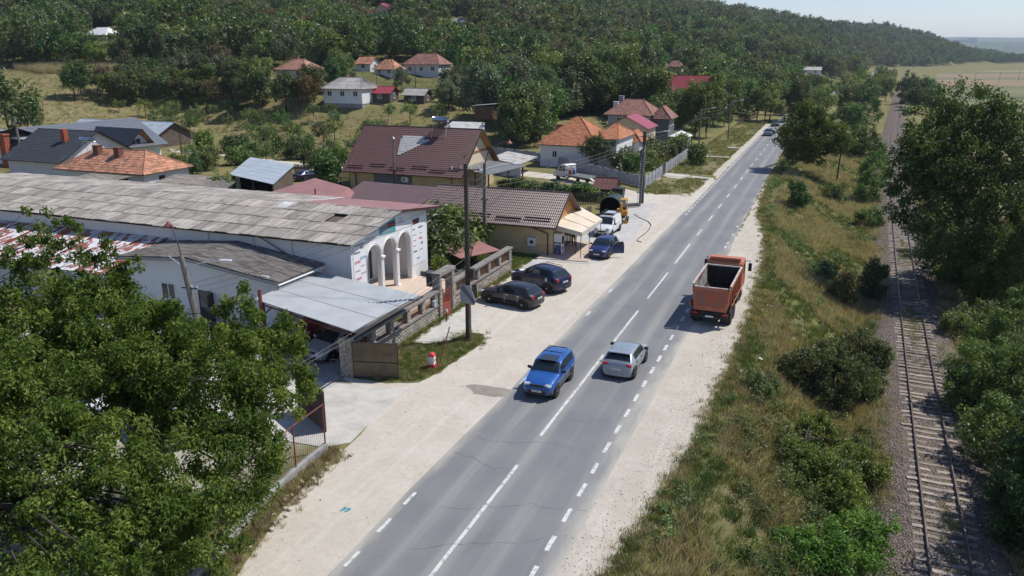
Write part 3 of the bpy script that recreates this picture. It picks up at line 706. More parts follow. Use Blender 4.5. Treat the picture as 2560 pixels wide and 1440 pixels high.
m_mould = M('white moulding', (.80, .80, .79), rough=.6)
for c, r, zs in arches:
    for rr, o in ((r + .05, .035), (r + .16, .03)):
        p = [(X1 + .01, c - rr, .45)] if c < 46 else [(X1 + .01, c - rr, zs)]
        p += [(X1 + .01, c - rr * math.cos(math.pi * k / 14), zs + rr * 1.12 * math.sin(math.pi * k / 14)) for k in range(15)]
        p += [(X1 + .01, c + rr, .45)] if c > 49.5 else []
        MB().tube(p, o, 5).build('arch_moulding', m_mould, hall)
for y in (46.9, 49.05):
    cb = MB(); cb.cyl((X1 - .03, y - .09, 1.82), .13, 2.7, 12); cb.cyl((X1 - .03, y + .10, 1.82), .12, 2.7, 12); cb.bx(X1 - .24, X1 + .19, y - .2, y + .2, 3.1, 3.24); cb.bx(X1 - .2, X1 + .15, y - .17, y + .17, .47, .56)
    cb.build('column', m_mould, hall, smooth_sh=False)
pw = MB(); pw.bx(-31.4, -31.2, 44.3, 52.2, .47, 4.4); pw.bx(-31.2, X1 - .31, 44.3, 44.5, .47, 4.4); pw.bx(-31.2, X1 - .31, 51.6, 51.8, .47, 4.4); pw.bx(-31.4, X1 - .31, 44.3, 52.2, 4.42, 4.55)
pw.build('porch_wall', m_white, hall)
window(hall, (-31.2, 45.95, 2.9), 'x+', 1.0, 1.6, m_frame, bars=1)
window(hall, (-31.2, 49.0, 1.75), 'x+', 1.1, 2.3, m_frame, 'door', bars=1)
m_ptile = M('cream floor tile', (.62, .50, .40), (.57, .455, .365), 4, .5)
pf = MB(); pf.bx(-31.2, -26.2, 44.4, 51.9, 0, .47)
for k in range(3): pf.bx(-26.2 + .36 * k, -25.84 + .36 * k, 44.4 - .0, 51.9 - .25 * (k + 1), 0, .36 - .115 * k)
pf.build('porch_steps', m_ptile, hall)
m_plant = M('dark stone cladding', (.055, .055, .06), (.085, .085, .09), 5, .8)
pb = MB(); pb.bx(-28.4, -25.6, 51.95, 52.12, 0, .8); pb.bx(-28.4, -25.6, 53.3, 53.47, 0, .8); pb.bx(-25.6, -25.43, 51.95, 53.47, 0, .8); pb.bx(-28.4, -25.6, 52.12, 53.3, 0, .62)
pb.build('planter_box', m_plant, hall)
# roof of single corrugated sheets
roofp = MB(); roofp.quad((X0 - .3, 42.5, EZ - .06), (X1 + .4, 42.5, EZ - .06), (X1 + .4, RY, RZ - .10), (X0 - .3, RY, RZ - .10)); roofp.quad((X1 + .4, RY, RZ - .10), (X1 + .4, YE2 - .1, EZ2 - .06), (X0 - .3, YE2 - .1, EZ2 - .06), (X0 - .3, RY, RZ - .10))
roofp.quad((X0 - .3, 42.5, EZ - .10), (X0 - .3, RY, RZ - .14), (X1 + .4, RY, RZ - .14), (X1 + .4, 42.5, EZ - .10)); roofp.quad((X0 - .3, RY, RZ - .14), (X0 - .3, YE2 - .1, EZ2 - .1), (X1 + .4, YE2 - .1, EZ2 - .1), (X1 + .4, RY, RZ - .14))
roof = roofp.build('roof', m_dwood, hall)
sw = 1.13
def corr_mesh(name, width, length, waves, amp, mat):
    mb = MB(); n = waves * 2; ps = [(width * i / n, amp * (1 if i % 2 else -1) + .03) for i in range(n + 1)]
    for (x0, z0), (x1, z1) in zip(ps, ps[1:]):
        mb.quad((x0, 0, z0 + .045), (x1, 0, z1 + .045), (x1, length, z1), (x0, length, z0))
    me = mb.mesh(name); me.materials.append(mat); return me
cm = corr_mesh('roof_sheet', sw + .05, 1.72, 7, .036, m_asb)
sl_a = math.atan2(RZ - EZ, RY - 42.35); slen = math.hypot(RZ - EZ, RY - 42.35); sl_b = math.atan2(RZ - EZ2, YE2 - RY); slen2 = math.hypot(RZ - EZ2, YE2 - RY)
ncol = int((X1 + .5 - X0) / sw)
rl = parent_loc(roof)
for side in (0, 1):
    rows = 4 if side == 0 else 3; rl_len = (slen2 if side else slen) / rows
    for i in range(ncol):
        for j in range(rows):
            x = X1 + .5 - sw * (i + 1)
            if side == 1 and i < 8: continue
            if random.random() < .003: continue
            o = link('roof_sheet', cm, None, roof); sc_ = (rl_len + .12) / 1.72; o.scale = (1, sc_, 1)
            d = j * rl_len + random.uniform(-.05, .03); lift = .012 + .028 * (i % 2) + random.uniform(0, .02)
            if side == 0:
                o.rotation_euler = (sl_a, random.uniform(-.008, .008), random.uniform(-.008, .008)); p = Vector((x, 42.35 + d * math.cos(sl_a), EZ + d * math.sin(sl_a) + lift - .03))
            else:
                o.rotation_euler = (sl_b, 0, math.pi + random.uniform(-.006, .006)); p = Vector((x + sw, YE2 - d * math.cos(sl_b), EZ2 + d * math.sin(sl_b) + lift - .03))
            o.location = p - rl
MB().quad((X1 + .5 - 9.0, RY - .05, RZ + .06), (X1 + .5 - 9.0, YE2 + .15, EZ2 + .02), (X1 + .55, YE2 + .15, EZ2 + .02), (X1 + .55, RY - .05, RZ + .06)).build('metal_roof_slope', m_pinkmet, hall)
fa = MB(); fa.quad((X1 + .52, RY, RZ - .12), (X1 + .52, YE2 + .1, EZ2 - .20), (X1 + .52, YE2 + .1, EZ2 + .03), (X1 + .52, RY, RZ + .08)); fa.box((X1 + .05 - 4.3, YE2 + .17, EZ2 - .08), (9.0, .03, .22)); fa.build('fascia', m_gut, hall)
fb = MB(); fb.extrude([(X1 + .40, 42.4, EZ - .16), (X1 + .40, RY, RZ - .16), (X1 + .40, RY, RZ - .03), (X1 + .40, 42.4, EZ - .03)], (.04, 0, 0)); fb.build('fascia', m_frame, hall)
MB().quad((X1 + .5 - 9.0, RY - .35, RZ + .02), (X1 + .5 - 9.0, YE2 - .2, EZ2 + .12), (X1 + .5 - 9.35, YE2 - .2, EZ2 + .12), (X1 + .5 - 9.35, RY - .35, RZ + .02)).build('flashing', m_frame, hall)
MB().box((-37.6, RY - .75, RZ - .08), (1.3, 1.25, .03), rx=sl_a).build('patch_sheet', M('new white sheet', (.72, .73, .74), rough=.5), hall)
for x in (-33.4, -36.6, -40.6):
    MB().tube([(x, 42.92, 4.85), (x, 42.92, 3.0)], .05, 6).build('downpipe', m_frame, hall)
MB().tube([(-36, 42.8, 4.9), (-33.9, 42.8, 3.9)], .04, 5).build('brace', m_dwood, hall)
# brand panels on the facade
m_banner = M('printed panel', (.78, .79, .80), rough=.6); m_teal = M('teal panel', (.07, .32, .36), rough=.5)
T_ = {k: M('print ' + k, c, rough=.6) for k, c in dict(black=(.03, .03, .035), red=(.62, .05, .06), blue=(.05, .25, .5), grey=(.45, .46, .48), teal=(.1, .42, .55), pink=(.72, .35, .36)).items()}
bn = MB(); bn.extrude([(X1 + .004, 43.25, 1.0), (X1 + .004, 44.75, 1.0), (X1 + .004, 44.75, 4.95), (X1 + .004, 43.25, 4.75)], (.02, 0, 0)); bl = bn.build('banner', m_banner, hall)
bn = MB(); bn.bx(X1 + .004, X1 + .024, 51.35, 53.45, 1.35, 5.0); br = bn.build('banner', m_banner, hall)
bn = MB(); bn.extrude([(X1 + .004, 46.7, 4.72), (X1 + .004, 48.95, 4.62), (X1 + .004, 48.95, 5.62), (X1 + .004, 46.7, 5.46)], (.02, 0, 0)); bt = bn.build('banner', m_teal, hall)
bn = MB(); bn.bx(X1 + .026, X1 + .04, 47.85, 48.85, 5.02, 5.42); bk = bn.build('sign_plate', M('black sign plate', (.03, .025, .03), rough=.4), hall)
xt = X1 + .03
for s, y, z, h, k in [('Panasonic', 43.32, 4.10, .25, 'black'), ('VIKO', 44.1, 4.32, .30, 'black'), ('GEWISS', 43.35, 3.42, .27, 'red'), ('EATON', 44.05, 3.58, .30, 'blue'), ('Hoffmann', 43.42, 2.85, .20, 'pink'), ('Schneider', 44.08, 3.10, .16, 'grey'), ('OSRAM', 43.4, 2.25, .28, 'red'), ('BARTON', 44.1, 2.55, .20, 'grey'), ('toscana', 43.5, 1.62, .28, 'black'), ('electric', 44.12, 1.85, .20, 'pink')]:
    text(bl, s, (xt, y, z), h, T_[k], sx=.8)
MB().bx(xt - .005, xt + .004, 43.45, 44.6, 4.62, 4.70).build('lettering', T_['black'], bl)
text(hall, 'VIKO Panasonic', (xt, 45.0, 4.72), .20, T_['grey'], sx=.8); text(hall, 'Panasonic', (xt, 45.1, 5.12), .17, T_['black'], sx=.85)
text(bt, 'ELECTRO', (xt, 46.9, 5.16), .24, T_['red'], sx=.85); text(bt, 'materiale electrice', (xt, 46.95, 4.80), .21, T_['pink'], sx=.85)
text(bk, 'LEDONIX', (X1 + .045, 47.9, 5.12), .26, T_['red'], sx=.78)
text(hall, 'Braytron', (xt, 49.5, 5.05), .26, T_['grey'], sx=.8); text(hall, 'adeleq', (xt, 49.55, 5.32), .18, T_['grey'], sx=.8)
bn = MB(); bn.bx(X1 + .026, X1 + .04, 51.5, 52.5, 4.55, 4.95); b2 = bn.build('sign_plate', MATS['black sign plate'], hall); text(b2, 'LEDONIX', (X1 + .045, 51.55, 4.65), .25, T_['red'], sx=.78)
for s, y, z, h, k in [('volta', 51.45, 4.10, .24, 'blue'), ('Braytron', 52.35, 4.12, .26, 'black'), ('Panorama', 51.45, 3.68, .17, 'grey'), ('Luxen', 52.55, 3.68, .17, 'grey'), ('comtec', 51.5, 3.25, .20, 'pink'), ('Ecolight', 52.4, 3.25, .22, 'red'), ('romvolt', 51.5, 2.82, .18, 'pink'), ('ABB', 52.65, 2.80, .28, 'blue'), ('Kanlux', 51.5, 2.35, .25, 'black'), ('Erconel', 52.45, 2.36, .22, 'grey'), ('elmark', 51.95, 1.75, .24, 'teal')]:
    text(br, s, (xt, y, z), h, T_[k], sx=.8)

# ---------------------------------------------------------------- side annex with dark corrugated roof
ax = thing('side_annex', 'white side annex with dark grey corrugated gable roof against the hall', 'building', (-37, 40.5, 0))
def anz(x): return 4.32 - (x + 38) * .125 if x > -38 else 4.32 + (x + 38) * .075
aw = MB(); slice_wall(aw, (0, 38.3, 0), (1, 0, 0), (0, -1, 0), [-43.6, -38, -31.15], lambda x: 0, lambda x: anz(x) - .12, .25)
slice_wall(aw, (-31.15, 0, 0), (0, 1, 0), (1, 0, 0), [38.56, 42.98], lambda y: 0, lambda y: anz(-31.15) - .12, .25)
slice_wall(aw, (-43.6, 0, 0), (0, 1, 0), (-1, 0, 0), [38.56, 42.98], lambda y: 0, lambda y: anz(-43.6) - .12, .25); aw.build('wall', m_white, ax)
roof_wave((-38, 37.95, anz(-38)), (-38, 42.95, anz(-38)), (-30.75, 42.95, anz(-30.75)), (-30.75, 37.95, anz(-30.75)), .2, .035, 1.8, .03, 4).build('roof_slope', m_asbd, ax)
roof_wave((-38, 42.95, anz(-38) + .01), (-38, 37.95, anz(-38) + .01), (-44.2, 37.95, anz(-44.2)), (-44.2, 42.95, anz(-44.2)), .16, .024, 1.8, .03, 4).build('roof_slope', m_asbd, ax)
fb = MB(); fb.extrude([(-44.2, 37.9, anz(-44.2) - .22), (-38, 37.9, anz(-38) - .22), (-30.75, 37.9, anz(-30.75) - .22), (-30.75, 37.9, anz(-30.75) - .03), (-38, 37.9, anz(-38) - .03), (-44.2, 37.9, anz(-44.2) - .03)], (0, .035, 0)); fb.build('fascia', M('grey fascia', (.30, .31, .33), rough=.7), ax)
gt = MB(); gt.tube([(-30.7, 37.9, 3.25), (-30.7, 42.9, 3.22)], .06, 6); gt.tube([(-30.8, 38.2, 3.2), (-31.02, 38.25, 3.0), (-31.02, 38.3, 2.6), (-30.75, 38.4, 2.4)], .04, 6); gt.build('gutter', m_frame, ax)
window(ax, (-40.1, 38.3, 1.75), 'y-', 1.2, 1.15, m_frame, bars=1); dr = window(ax, (-37.0, 38.3, 1.05), 'y-', 1.1, 2.1, m_steel, 'door', bars=0)
MB().box((-36.3, 38.0, 1.05), (.06, .8, 2.0), rz=.2).build('door_leaf', m_steel, ax)
MB().box((-31.6, 37.85, 3.75), (.5, .12, .1)).build('floodlight', m_frame, ax)
# ---------------------------------------------------------------- lean-to shed with flaking red and white roof
def flake_mat():
    m, nt, b = newmat('flaking white paint on red sheet'); b.inputs['Roughness'].default_value = .6
    f = ramp(nt, noise(nt, 1.1, 6, .75, stretch=(1.0, .6, 1)), .49, .53); geo = nd(nt, 'ShaderNodeNewGeometry'); sx = nd(nt, 'ShaderNodeSeparateXYZ'); nt.links.new(geo.outputs['Position'], sx.inputs[0])
    band = math_(nt, 'GREATER_THAN', math_(nt, 'FRACT', math_(nt, 'MULTIPLY', sx.outputs[0], .55)), .86)
    f2 = math_(nt, 'MAXIMUM', f, band)
    c = mixc(nt, f2, (.27, .085, .055), (.64, .65, .67)); c = mixc(nt, ramp(nt, noise(nt, 7, 3), .6, .8), c, (.30, .16, .11)); nt.links.new(c, b.inputs['Base Color']); return m
sh = thing('flaking_roof_shed', 'low shed with flaking red and white metal roof beside the hall', 'shed', (-60, 40, 0))
m_flake = flake_mat()
for k in range(15):
    xa = -44.4 - k * 2.1; xb = xa - 2.06
    mb = MB(); mb.quad((xb, 37.0, 2.75), (xa, 37.0, 2.75), (xa, 42.95, 4.02), (xb, 42.95, 4.02)); mb.quad((xb, 42.95, 3.97), (xa, 42.95, 3.97), (xa, 37.0, 2.70), (xb, 37.0, 2.70)); mb.bx(xa - .06, xa, 37.0, 37.05, 2.6, 2.85)
    mb.extrude([(xa - .05, 37.0, 2.76), (xa - .01, 37.0, 2.82), (xa - .01, 42.95, 4.09), (xa - .05, 42.95, 4.03)], (-.03, 0, 0)); mb.build('roof_panel', m_flake, sh)
mb = MB(); mb.bx(-76, -44.5, 37.3, 37.5, 0, 2.68); mb.bx(-76, -75.8, 37.5, 42.9, 0, 2.7); mb.build('wall', m_whited, sh)
# ---------------------------------------------------------------- carport
cpt = thing('carport', 'open carport with pale corrugated metal roof and red steel posts', 'carport', (-26, 37, 0))
ca_, cb_, cc_, cd_ = (-30.95, 35.9, 2.92), (-22.15, 33.0, 2.98), (-21.9, 40.0, 2.98), (-31.0, 42.6, 2.95)
roof_wave(ca_, cb_, (-22.0, 40.2, 2.96), (-31.05, 42.55, 2.90), .22, .03, 2.4, .02, 4, .03).build('roof_sheeting', M('carport sheet', (.33, .355, .37), (.29, .31, .325), .7, .45, metal=.2, dirt=(.27, .30, .32), dscale=.5, stretch=(1, 1, 1)), cpt)
MB().tube([(-22.03, 33.0, 2.9), (-21.88, 40.2, 2.9)], .075, 6).build('gutter', m_steel, cpt)
for x, y in ((-30.4, 36.0), (-27.9, 35.3), (-24.2, 40.4), (-27.0, 41.3)): MB().box((x, y, 1.45), (.12, .12, 2.9)).build('post', m_redsteel, cpt)
MB().box((-30.2, 35.55, 1.85), (.16, .16, 3.7)).build('post', m_redsteel, cpt)
for a, b in (((-30.4, 36.0, 2.6), (-22.6, 33.5, 2.6)), ((-30.4, 42.0, 2.6), (-22.4, 40.1, 2.6)), ((-26.6, 34.9, 2.75), (-26.9, 41.3, 2.75)), ((-30.4, 36, 2.0), (-29.6, 35.8, 2.6))): MB().tube([a, b], .05, 4).build('beam', m_redsteel, cpt)
# ================================================================ stone wall
def stones(mb, x, y0, y1, z0, z1, s=.2, dep=.05, axis_='x', rg=random):
    n = int((y1 - y0) / s); m = max(1, int((z1 - z0) / (s * .8)))
    for i in range(n):
        for j in range(m):
            cy = y0 + (i + .5 + (.5 if j % 2 else 0)) * (y1 - y0) / n + rg.uniform(-.03, .03); cz = z0 + (j + .5) * (z1 - z0) / m + rg.uniform(-.02, .02)
            if cy > y1 - .05: continue
            ry, rz_ = s * rg.uniform(.34, .52), s * .8 * rg.uniform(.36, .54); k = 6; off = rg.uniform(0, 1); t = rg.random()
            ring = [(cy + ry * math.cos(2 * math.pi * (q + off) / k) * rg.uniform(.8, 1.1), cz + rz_ * math.sin(2 * math.pi * (q + off) / k) * rg.uniform(.8, 1.1)) for q in range(k)]
            P = (lambda o, a, z: (x + o, a, z)) if axis_ == 'x' else (lambda o, a, z: (a, x + o, z))
            vs = [P(0, a, z) for a, z in ring] + [P(dep, cy + (a - cy) * .6, cz + (z - cz) * .6) for a, z in ring]
            mb.add(vs, [tuple(range(k, 2 * k))] + [(q, (q + 1) % k, k + (q + 1) % k, k + q) for q in range(k)], t)
def stone_wall(name, label, y0, y1, pillars, endp):
    t = thing(name, label, 'wall', (-23.15, (y0 + y1) / 2, 0))
    b = MB(); b.bx(-23.32, -23.0, y0, y1, 0, .92); b.build('wall_base', m_mortar, t)
    s = MB(); stones(s, -23.0, y0, y1, .02, .9); s.build('stonework', m_stone, t, kind='stuff')
    MB().bx(-23.40, -22.90, y0, y1, .923, 1.02).build('coping', m_cap, t)
    for y in pillars:
        p = MB(); p.bx(-23.34, -22.98, y - .2, y + .2, 1.023, 1.86); po = p.build('pillar', m_mortar, t)
        s = MB(); stones(s, -22.98, y - .2, y + .2, 1.03, 1.85, .16, .04); stones(s, y - .2, -23.32, -23.0, 1.03, 1.85, .16, -.04, 'y'); s.build('stonework', m_stone, po, kind='stuff')
    MB().bx(-23.42, -22.88, y0 - .05, y1 + .05, 1.863, 2.02).build('top_beam', m_cap, t, bevel=.02)
    ps = sorted(pillars)
    for a, c in zip(ps, ps[1:]):
        g = MB(); n = max(4, int((c - a - .4) / .13))
        for k in range(n + 1): yv = a + .2 + (c - a - .4) * k / n; g.box((-23.16, yv, 1.44), (.018, .018, .83))
        for z in (1.1, 1.3, 1.5, 1.7): g.box((-23.16, (a + c) / 2, z), (.022, c - a - .4, .022))
        g.build('grille', m_redsteel, t)
    return t
w1 = stone_wall('stone_wall', 'river stone wall with pillars and iron grilles by the carport', 34.0, 44.35, [34.25, 36.3, 38.35, 40.4, 42.35, 44.1], 1)
w2 = stone_wall('stone_wall', 'river stone wall with pillars and concrete beam behind the parked cars', 46.7, 57.5, [46.95, 49.0, 51.0, 53.0, 55.1, 57.25], 1)
pw_ = MB(); pw_.bx(-23.55, -22.8, 33.62, 33.98, 0, 2.25); po = pw_.build('gate_pillar', m_mortar, w1); s = MB(); stones(s, -22.8, 33.64, 33.96, .05, 2.2, .18, .05); stones(s, 33.62, -23.5, -22.85, .05, 2.2, .18, -.05, 'y'); s.build('stonework', m_stone, po, kind='stuff')
gp = thing('gate_arch', 'tall stone gateway with concrete lintel and red wicket gate', 'gate', (-23.1, 45.5, 0))
for y in (44.55, 46.45):
    p = MB(); p.bx(-23.4, -22.85, y - .18, y + .18, 0, 2.9); po = p.build('pillar', m_mortar, gp); s = MB(); stones(s, -22.85, y - .18, y + .18, .05, 2.8, .17, .05); stones(s, y - .18, -23.38, -22.9, .05, 2.8, .17, -.05, 'y'); s.build('stonework', m_stone, po, kind='stuff')
MB().bx(-23.45, -22.78, 44.3, 46.7, 2.903, 3.15).build('lintel', m_cap, gp, bevel=.02)
MB().bx(-23.8, -23.46, 44.3, 44.95, 2.2, 3.13).build('pier_cap', m_plant, gp)
m_redg = M('red painted gate', (.42, .10, .06), (.35, .085, .055), 3, .5)
g = MB(); g.box((-22.7, 45.05, .6), (.05, .62, .95), rz=-.5); g.box((-22.55, 45.32, 1.0), (.05, .05, 2.0)); g.box((-22.85, 44.8, 1.0), (.05, .05, 2.0))
for k in range(5): g.box((-22.7, 45.05, 1.2 + .17 * k), (.03, .6, .025), rz=-.5)
for k in range(5): g.box((-22.7 + .055 * (k - 2), 45.05 + .1 * (k - 2), 1.5), (.02, .02, .9))
g.build('gate_leaf', m_redg, gp)
g = MB(); g.box((-23.3, 46.15, .6), (.5, .05, .95)); g.build('gate_leaf', m_redg, gp)
mbx = thing('mail_box', 'small grey metal mailbox on the stone wall coping', 'mailbox', (-22.98, 43.75, 1.03)); MB().box((-22.98, 43.75, 1.25), (.22, .28, .42)).build('box', m_zinc, mbx, bevel=.03); MB().box((-22.86, 43.75, 1.36), (.015, .2, .03)).build('slot', m_steel, mbx)
# ---------------------------------------------------------------- gate leaves and wire fence
def mesh_leaf(name, label, a, b, h, mat, cover=True, bars=6):
    a, b = Vector((*a, .08)), Vector((*b, .08)); t = thing(name, label, 'gate', ((a.x + b.x) / 2, (a.y + b.y) / 2, 0)); f = MB()
    Z = Vector((0, 0, h))
    for p, q in ((a, b), (a + Z, b + Z), (a, a + Z), (b, b + Z), (a + Z * .45, b + Z * .45)): f.tube([p, q], .04, 4)
    f.build('frame', m_steel, t)
    if cover:
        d = (b - a); c = (a + b) / 2 + Z / 2; MB().box(c, (d.length, .02, h * .97), rz=math.atan2(d.y, d.x)).build('cover', mat, t)
    g = MB(); d = b - a; n = int(d.length / .16)
    for k in range(n + 1): p = a + d * k / n; g.tube([p, p + Z], .008, 3, False)
    for k in range(int(h / .16)): g.tube([a + Vector((0, 0, .16 * k)), b + Vector((0, 0, .16 * k))], .008, 3, False)
    g.build('wire_mesh', m_steel, t); return t
m_tarp = M('brown shade netting', (.165, .13, .075), (.125, .10, .06), 1.5, .9, dirt=(.085, .07, .045), dscale=1.2)
mesh_leaf('driveway_gate', 'open gate leaf covered with brown netting beside the grass island', (-22.75, 33.7), (-20.35, 34.35), 2.0, m_tarp)
mesh_leaf('driveway_gate', 'open dark gate leaf at the driveway under the big tree', (-23.0, 29.1), (-20.4, 27.65), 2.0, M('dark brown netting', (.055, .03, .024), (.075, .042, .032), 2, .9))
fe = thing('wire_fence', 'chain link fence with rusty posts on a low concrete base', 'fence', (-19.3, 20, 0))
fpts = [(-19.35, 26.1), (-19.28, 23.9), (-19.0, 21.0), (-18.4, 18.4), (-17.6, 14), (-17, 8), (-16.6, 0)]
mb = MB()
for (xa, ya), (xb, yb) in zip(fpts, fpts[1:]): mb.prism([(xa + .12, ya), (xa - .12, ya), (xb - .12, yb), (xb + .12, yb)], 0, .42)
mb.build('concrete_base', m_concg, fe)
for xa, ya in fpts: MB().tube([(xa, ya, .42), (xa, ya, 2.35)], .035, 6).build('post', m_redsteel, fe)
for (xa, ya), (xb, yb) in zip(fpts, fpts[1:]):
    g = MB(); L = math.hypot(xb - xa, yb - ya); n = int(L / .14)
    for k in range(n):
        for s in (1, -1):
            a0 = (k if s > 0 else k + 1) / n; m_ = int(1.8 / .14)
            p0 = Vector((xa + (xb - xa) * k / n, ya + (yb - ya) * k / n, .5)); 
        g.tube([p0, p0 + Vector((0, 0, 1.75))], .006, 3, False)
    for k in range(13): g.tube([(xa, ya, .5 + k * .145), (xb, yb, .5 + k * .145)], .006, 3, False)
    g.build('wire_mesh', m_steel, fe)
    MB().tube([(xa, ya, 2.3), (xb, yb, 2.3)], .025, 5).build('top_rail', m_redsteel, fe)
# ================================================================ houses
def gable_house(name, label, x0, x1, y0, y1, z, h, ridge, rdir, wall, roofmat, over=.5, kind='tile', gablemat=None, cat='house', group=None, wins=(), chim=(), rh=None, thick=.06, soffit=None, hip=0.0, cu=.3, cv=.34):
    """rdir 'x' = ridge along X; ridge = height of the ridge above the eaves; hip = length of the hip in from each end"""
    t = thing(name, label, cat, ((x0 + x1) / 2, (y0 + y1) / 2, z), 0, group)
    w = MB()
    if rdir == 'x':
        ym = (y0 + y1) / 2
        w.bx(x0, x1, y0, y0 + .25, z - .6, z + h); w.bx(x0, x1, y1 - .25, y1, z - .6, z + h); w.bx(x0, x0 + .25, y0 + .25, y1 - .25, z - .6, z + h); w.bx(x1 - .25, x1, y0 + .25, y1 - .25, z - .6, z + h)
    else:
        w.bx(x0, x0 + .25, y0, y1, z - .6, z + h); w.bx(x1 - .25, x1, y0, y1, z - .6, z + h); w.bx(x0 + .25, x1 - .25, y0, y0 + .25, z - .6, z + h); w.bx(x0 + .25, x1 - .25, y1 - .25, y1, z - .6, z + h)
    w.build('wall', wall, t)
    if rdir == 'x':
        ym = (y0 + y1) / 2; half = (y1 - y0) / 2; sl = ridge / half; ze = z + h - over * sl; zr = z + h + ridge
        if hip == 0:
            for xx, d in ((x0, 1), (x1, -1)): MB().extrude([(xx, y0, z + h + .002), (xx, y1, z + h + .002), (xx, ym, zr - .05)], (d * .22, 0, 0)).build('gable', gablemat or wall, t)
        E = [(x0 - over, y0 - over, ze), (x1 + over, y0 - over, ze), (x1 + over, y1 + over, ze), (x0 - over, y1 + over, ze)]
        hh = hip; Rg = [(x0 - over + (hh if hh else 0), ym, zr), (x1 + over - (hh if hh else 0), ym, zr)]
    else:
        xm = (x0 + x1) / 2; half = (x1 - x0) / 2; sl = ridge / half; ze = z + h - over * sl; zr = z + h + ridge
        if hip == 0:
            for yy_, d in ((y0, 1), (y1, -1)): MB().extrude([(x0, yy_, z + h + .002), (x1, yy_, z + h + .002), (xm, yy_, zr - .05)], (0, d * .22, 0)).build('gable', gablemat or wall, t)
        E = [(x0 - over, y0 - over, ze), (x1 + over, y0 - over, ze), (x1 + over, y1 + over, ze), (x0 - over, y1 + over, ze)]
        hh = hip; Rg = [(xm, y0 - over + hh, zr), (xm, y1 + over - hh, zr)]
    slopes = [(E[0], E[1], Rg[1], Rg[0]), (E[2], E[3], Rg[0], Rg[1])] if rdir == 'x' else [(E[1], E[2], Rg[1], Rg[0]), (E[3], E[0], Rg[0], Rg[1])]
    if hip: slopes += ([(E[3], E[0], Rg[0], Rg[0]), (E[1], E[2], Rg[1], Rg[1])] if rdir == 'x' else [(E[0], E[1], Rg[0], Rg[0]), (E[2], E[3], Rg[1], Rg[1])])
    for k, s in enumerate(slopes):
        if kind == 'tile' or (hip and kind == 'wave'): mb = roof_cells(*s, cu=cu, cv=cv, seed=k + len(label))
        elif kind == 'wave': mb = roof_wave(*s, period=.19, amp=.022, step=.35, lift=.03)
        elif kind == 'sheet': mb = roof_wave(*s, period=.5, amp=.008, step=1.2, lift=.012, sub=4)
        else: mb = roof_wave(*s, period=.16, amp=.024, step=1.7, lift=.03)
        mb.build('roof_slope', roofmat, t)
    rc = MB()
    rc.tube([Rg[0], Rg[1]], .09, 6)
    if hip:
        for a, b in ((E[0], Rg[0]), (E[1], Rg[1] if rdir == 'x' else Rg[0]), (E[2], Rg[1]), (E[3], Rg[0] if rdir == 'x' else Rg[1])): rc.tube([Vector(a) + Vector((0, 0, .04)), Vector(b) + Vector((0, 0, .04))], .085, 6)
    rc.build('ridge_cap', roofmat, t)
    gu = MB(); a, b = (E[0], E[1]) if rdir == 'x' else (E[1], E[2]); gu.tube([Vector(a) + Vector((0, -.06 if rdir == 'x' else 0, -.05)), Vector(b) + Vector((0, -.06 if rdir == 'x' else 0, -.05))], .07, 6); gu.build('gutter', m_gut, t)
    for (face, a, zz, ww, hh_, *nm) in wins:
        c = {'y-': (a, y0, z + zz), 'y+': (a, y1, z + zz), 'x+': (x1, a, z + zz), 'x-': (x0, a, z + zz)}[face]
        window(t, c, face, ww, hh_, m_brownframe if nm and nm[0] == 'b' else m_frame, name='door' if nm and nm[-1] == 'door' else 'window')
    for (cx, cy_, ww, top, mt) in chim:
        c = MB(); c.bx(cx - ww / 2, cx + ww / 2, cy_ - ww / 2, cy_ + ww / 2, z + h, z + top); c.bx(cx - ww / 2 - .06, cx + ww / 2 + .06, cy_ - ww / 2 - .06, cy_ + ww / 2 + .06, z + top + .002, z + top + .1); c.build('chimney', mt, t)
    return t
# ---- big ochre house with brown tile roof
yh = gable_house('ochre_house', 'large ochre house with brown metal tile roof and solar heater', 'x' and -58.3, -42.3, 88.3, 99.3, 0, 2.95, 4.75, 'x', m_yel, m_btile, over=.75, kind='wave', gablemat=m_cream)
MB().bx(-54.6, -49.0, 88.24, 88.297, .3, 2.6).build('unpainted_render', M('grey base render', (.17, .18, .195), (.135, .145, .16), 1.5, .9), yh)
mb = MB(); mb.extrude([(-42.29, 90.2, 5.0), (-42.29, 97.3, 5.0), (-42.29, 97.3, 4.72), (-42.29, 90.2, 4.72)], (.05, 0, 0)); mb.build('string_course', M('brown band', (.26, .11, .05), rough=.7), yh)
for s in (0, 1):
    mb = MB(); ya, yb, za, zb = (87.55, 93.8, 2.32, 7.66) if s == 0 else (100.05, 93.8, 2.32, 7.66)
    mb.quad((-42.2, ya, za - .02), (-41.56, ya, za - .02), (-41.56, yb, zb - .08), (-42.2, yb, zb - .08)); mb.build('soffit', m_wood, yh)
fb = MB(); fb.extrude([(-41.5, 87.5, 2.25), (-41.5, 93.8, 7.6), (-41.5, 93.8, 7.85), (-41.5, 87.5, 2.48)], (.04, 0, 0)); fb.extrude([(-41.5, 93.8, 7.6), (-41.5, 100.1, 2.25), (-41.5, 100.1, 2.48), (-41.5, 93.8, 7.85)], (.04, 0, 0)); fb.build('verge_board', m_gut, yh)
for x, zc in ((-57.6, 0), (-43.6, 0)):
    MB().tube([(x, 87.5, 2.35), (x + .3, 88.1, 1.95), (x + .3, 88.2, 0.1)], .06, 6).build('downpipe', m_gut, yh)
ac = MB(); ac.box((-49.9, 88.05, 1.6), (.95, .35, .7)); aco = ac.build('air_conditioner', m_frame, yh, bevel=.03); MB().cyl((-50.0, 87.865, 1.6), .27, .012, 14, 'y').build('fan_grille', M('fan grille', (.35, .35, .36), rough=.6), aco)
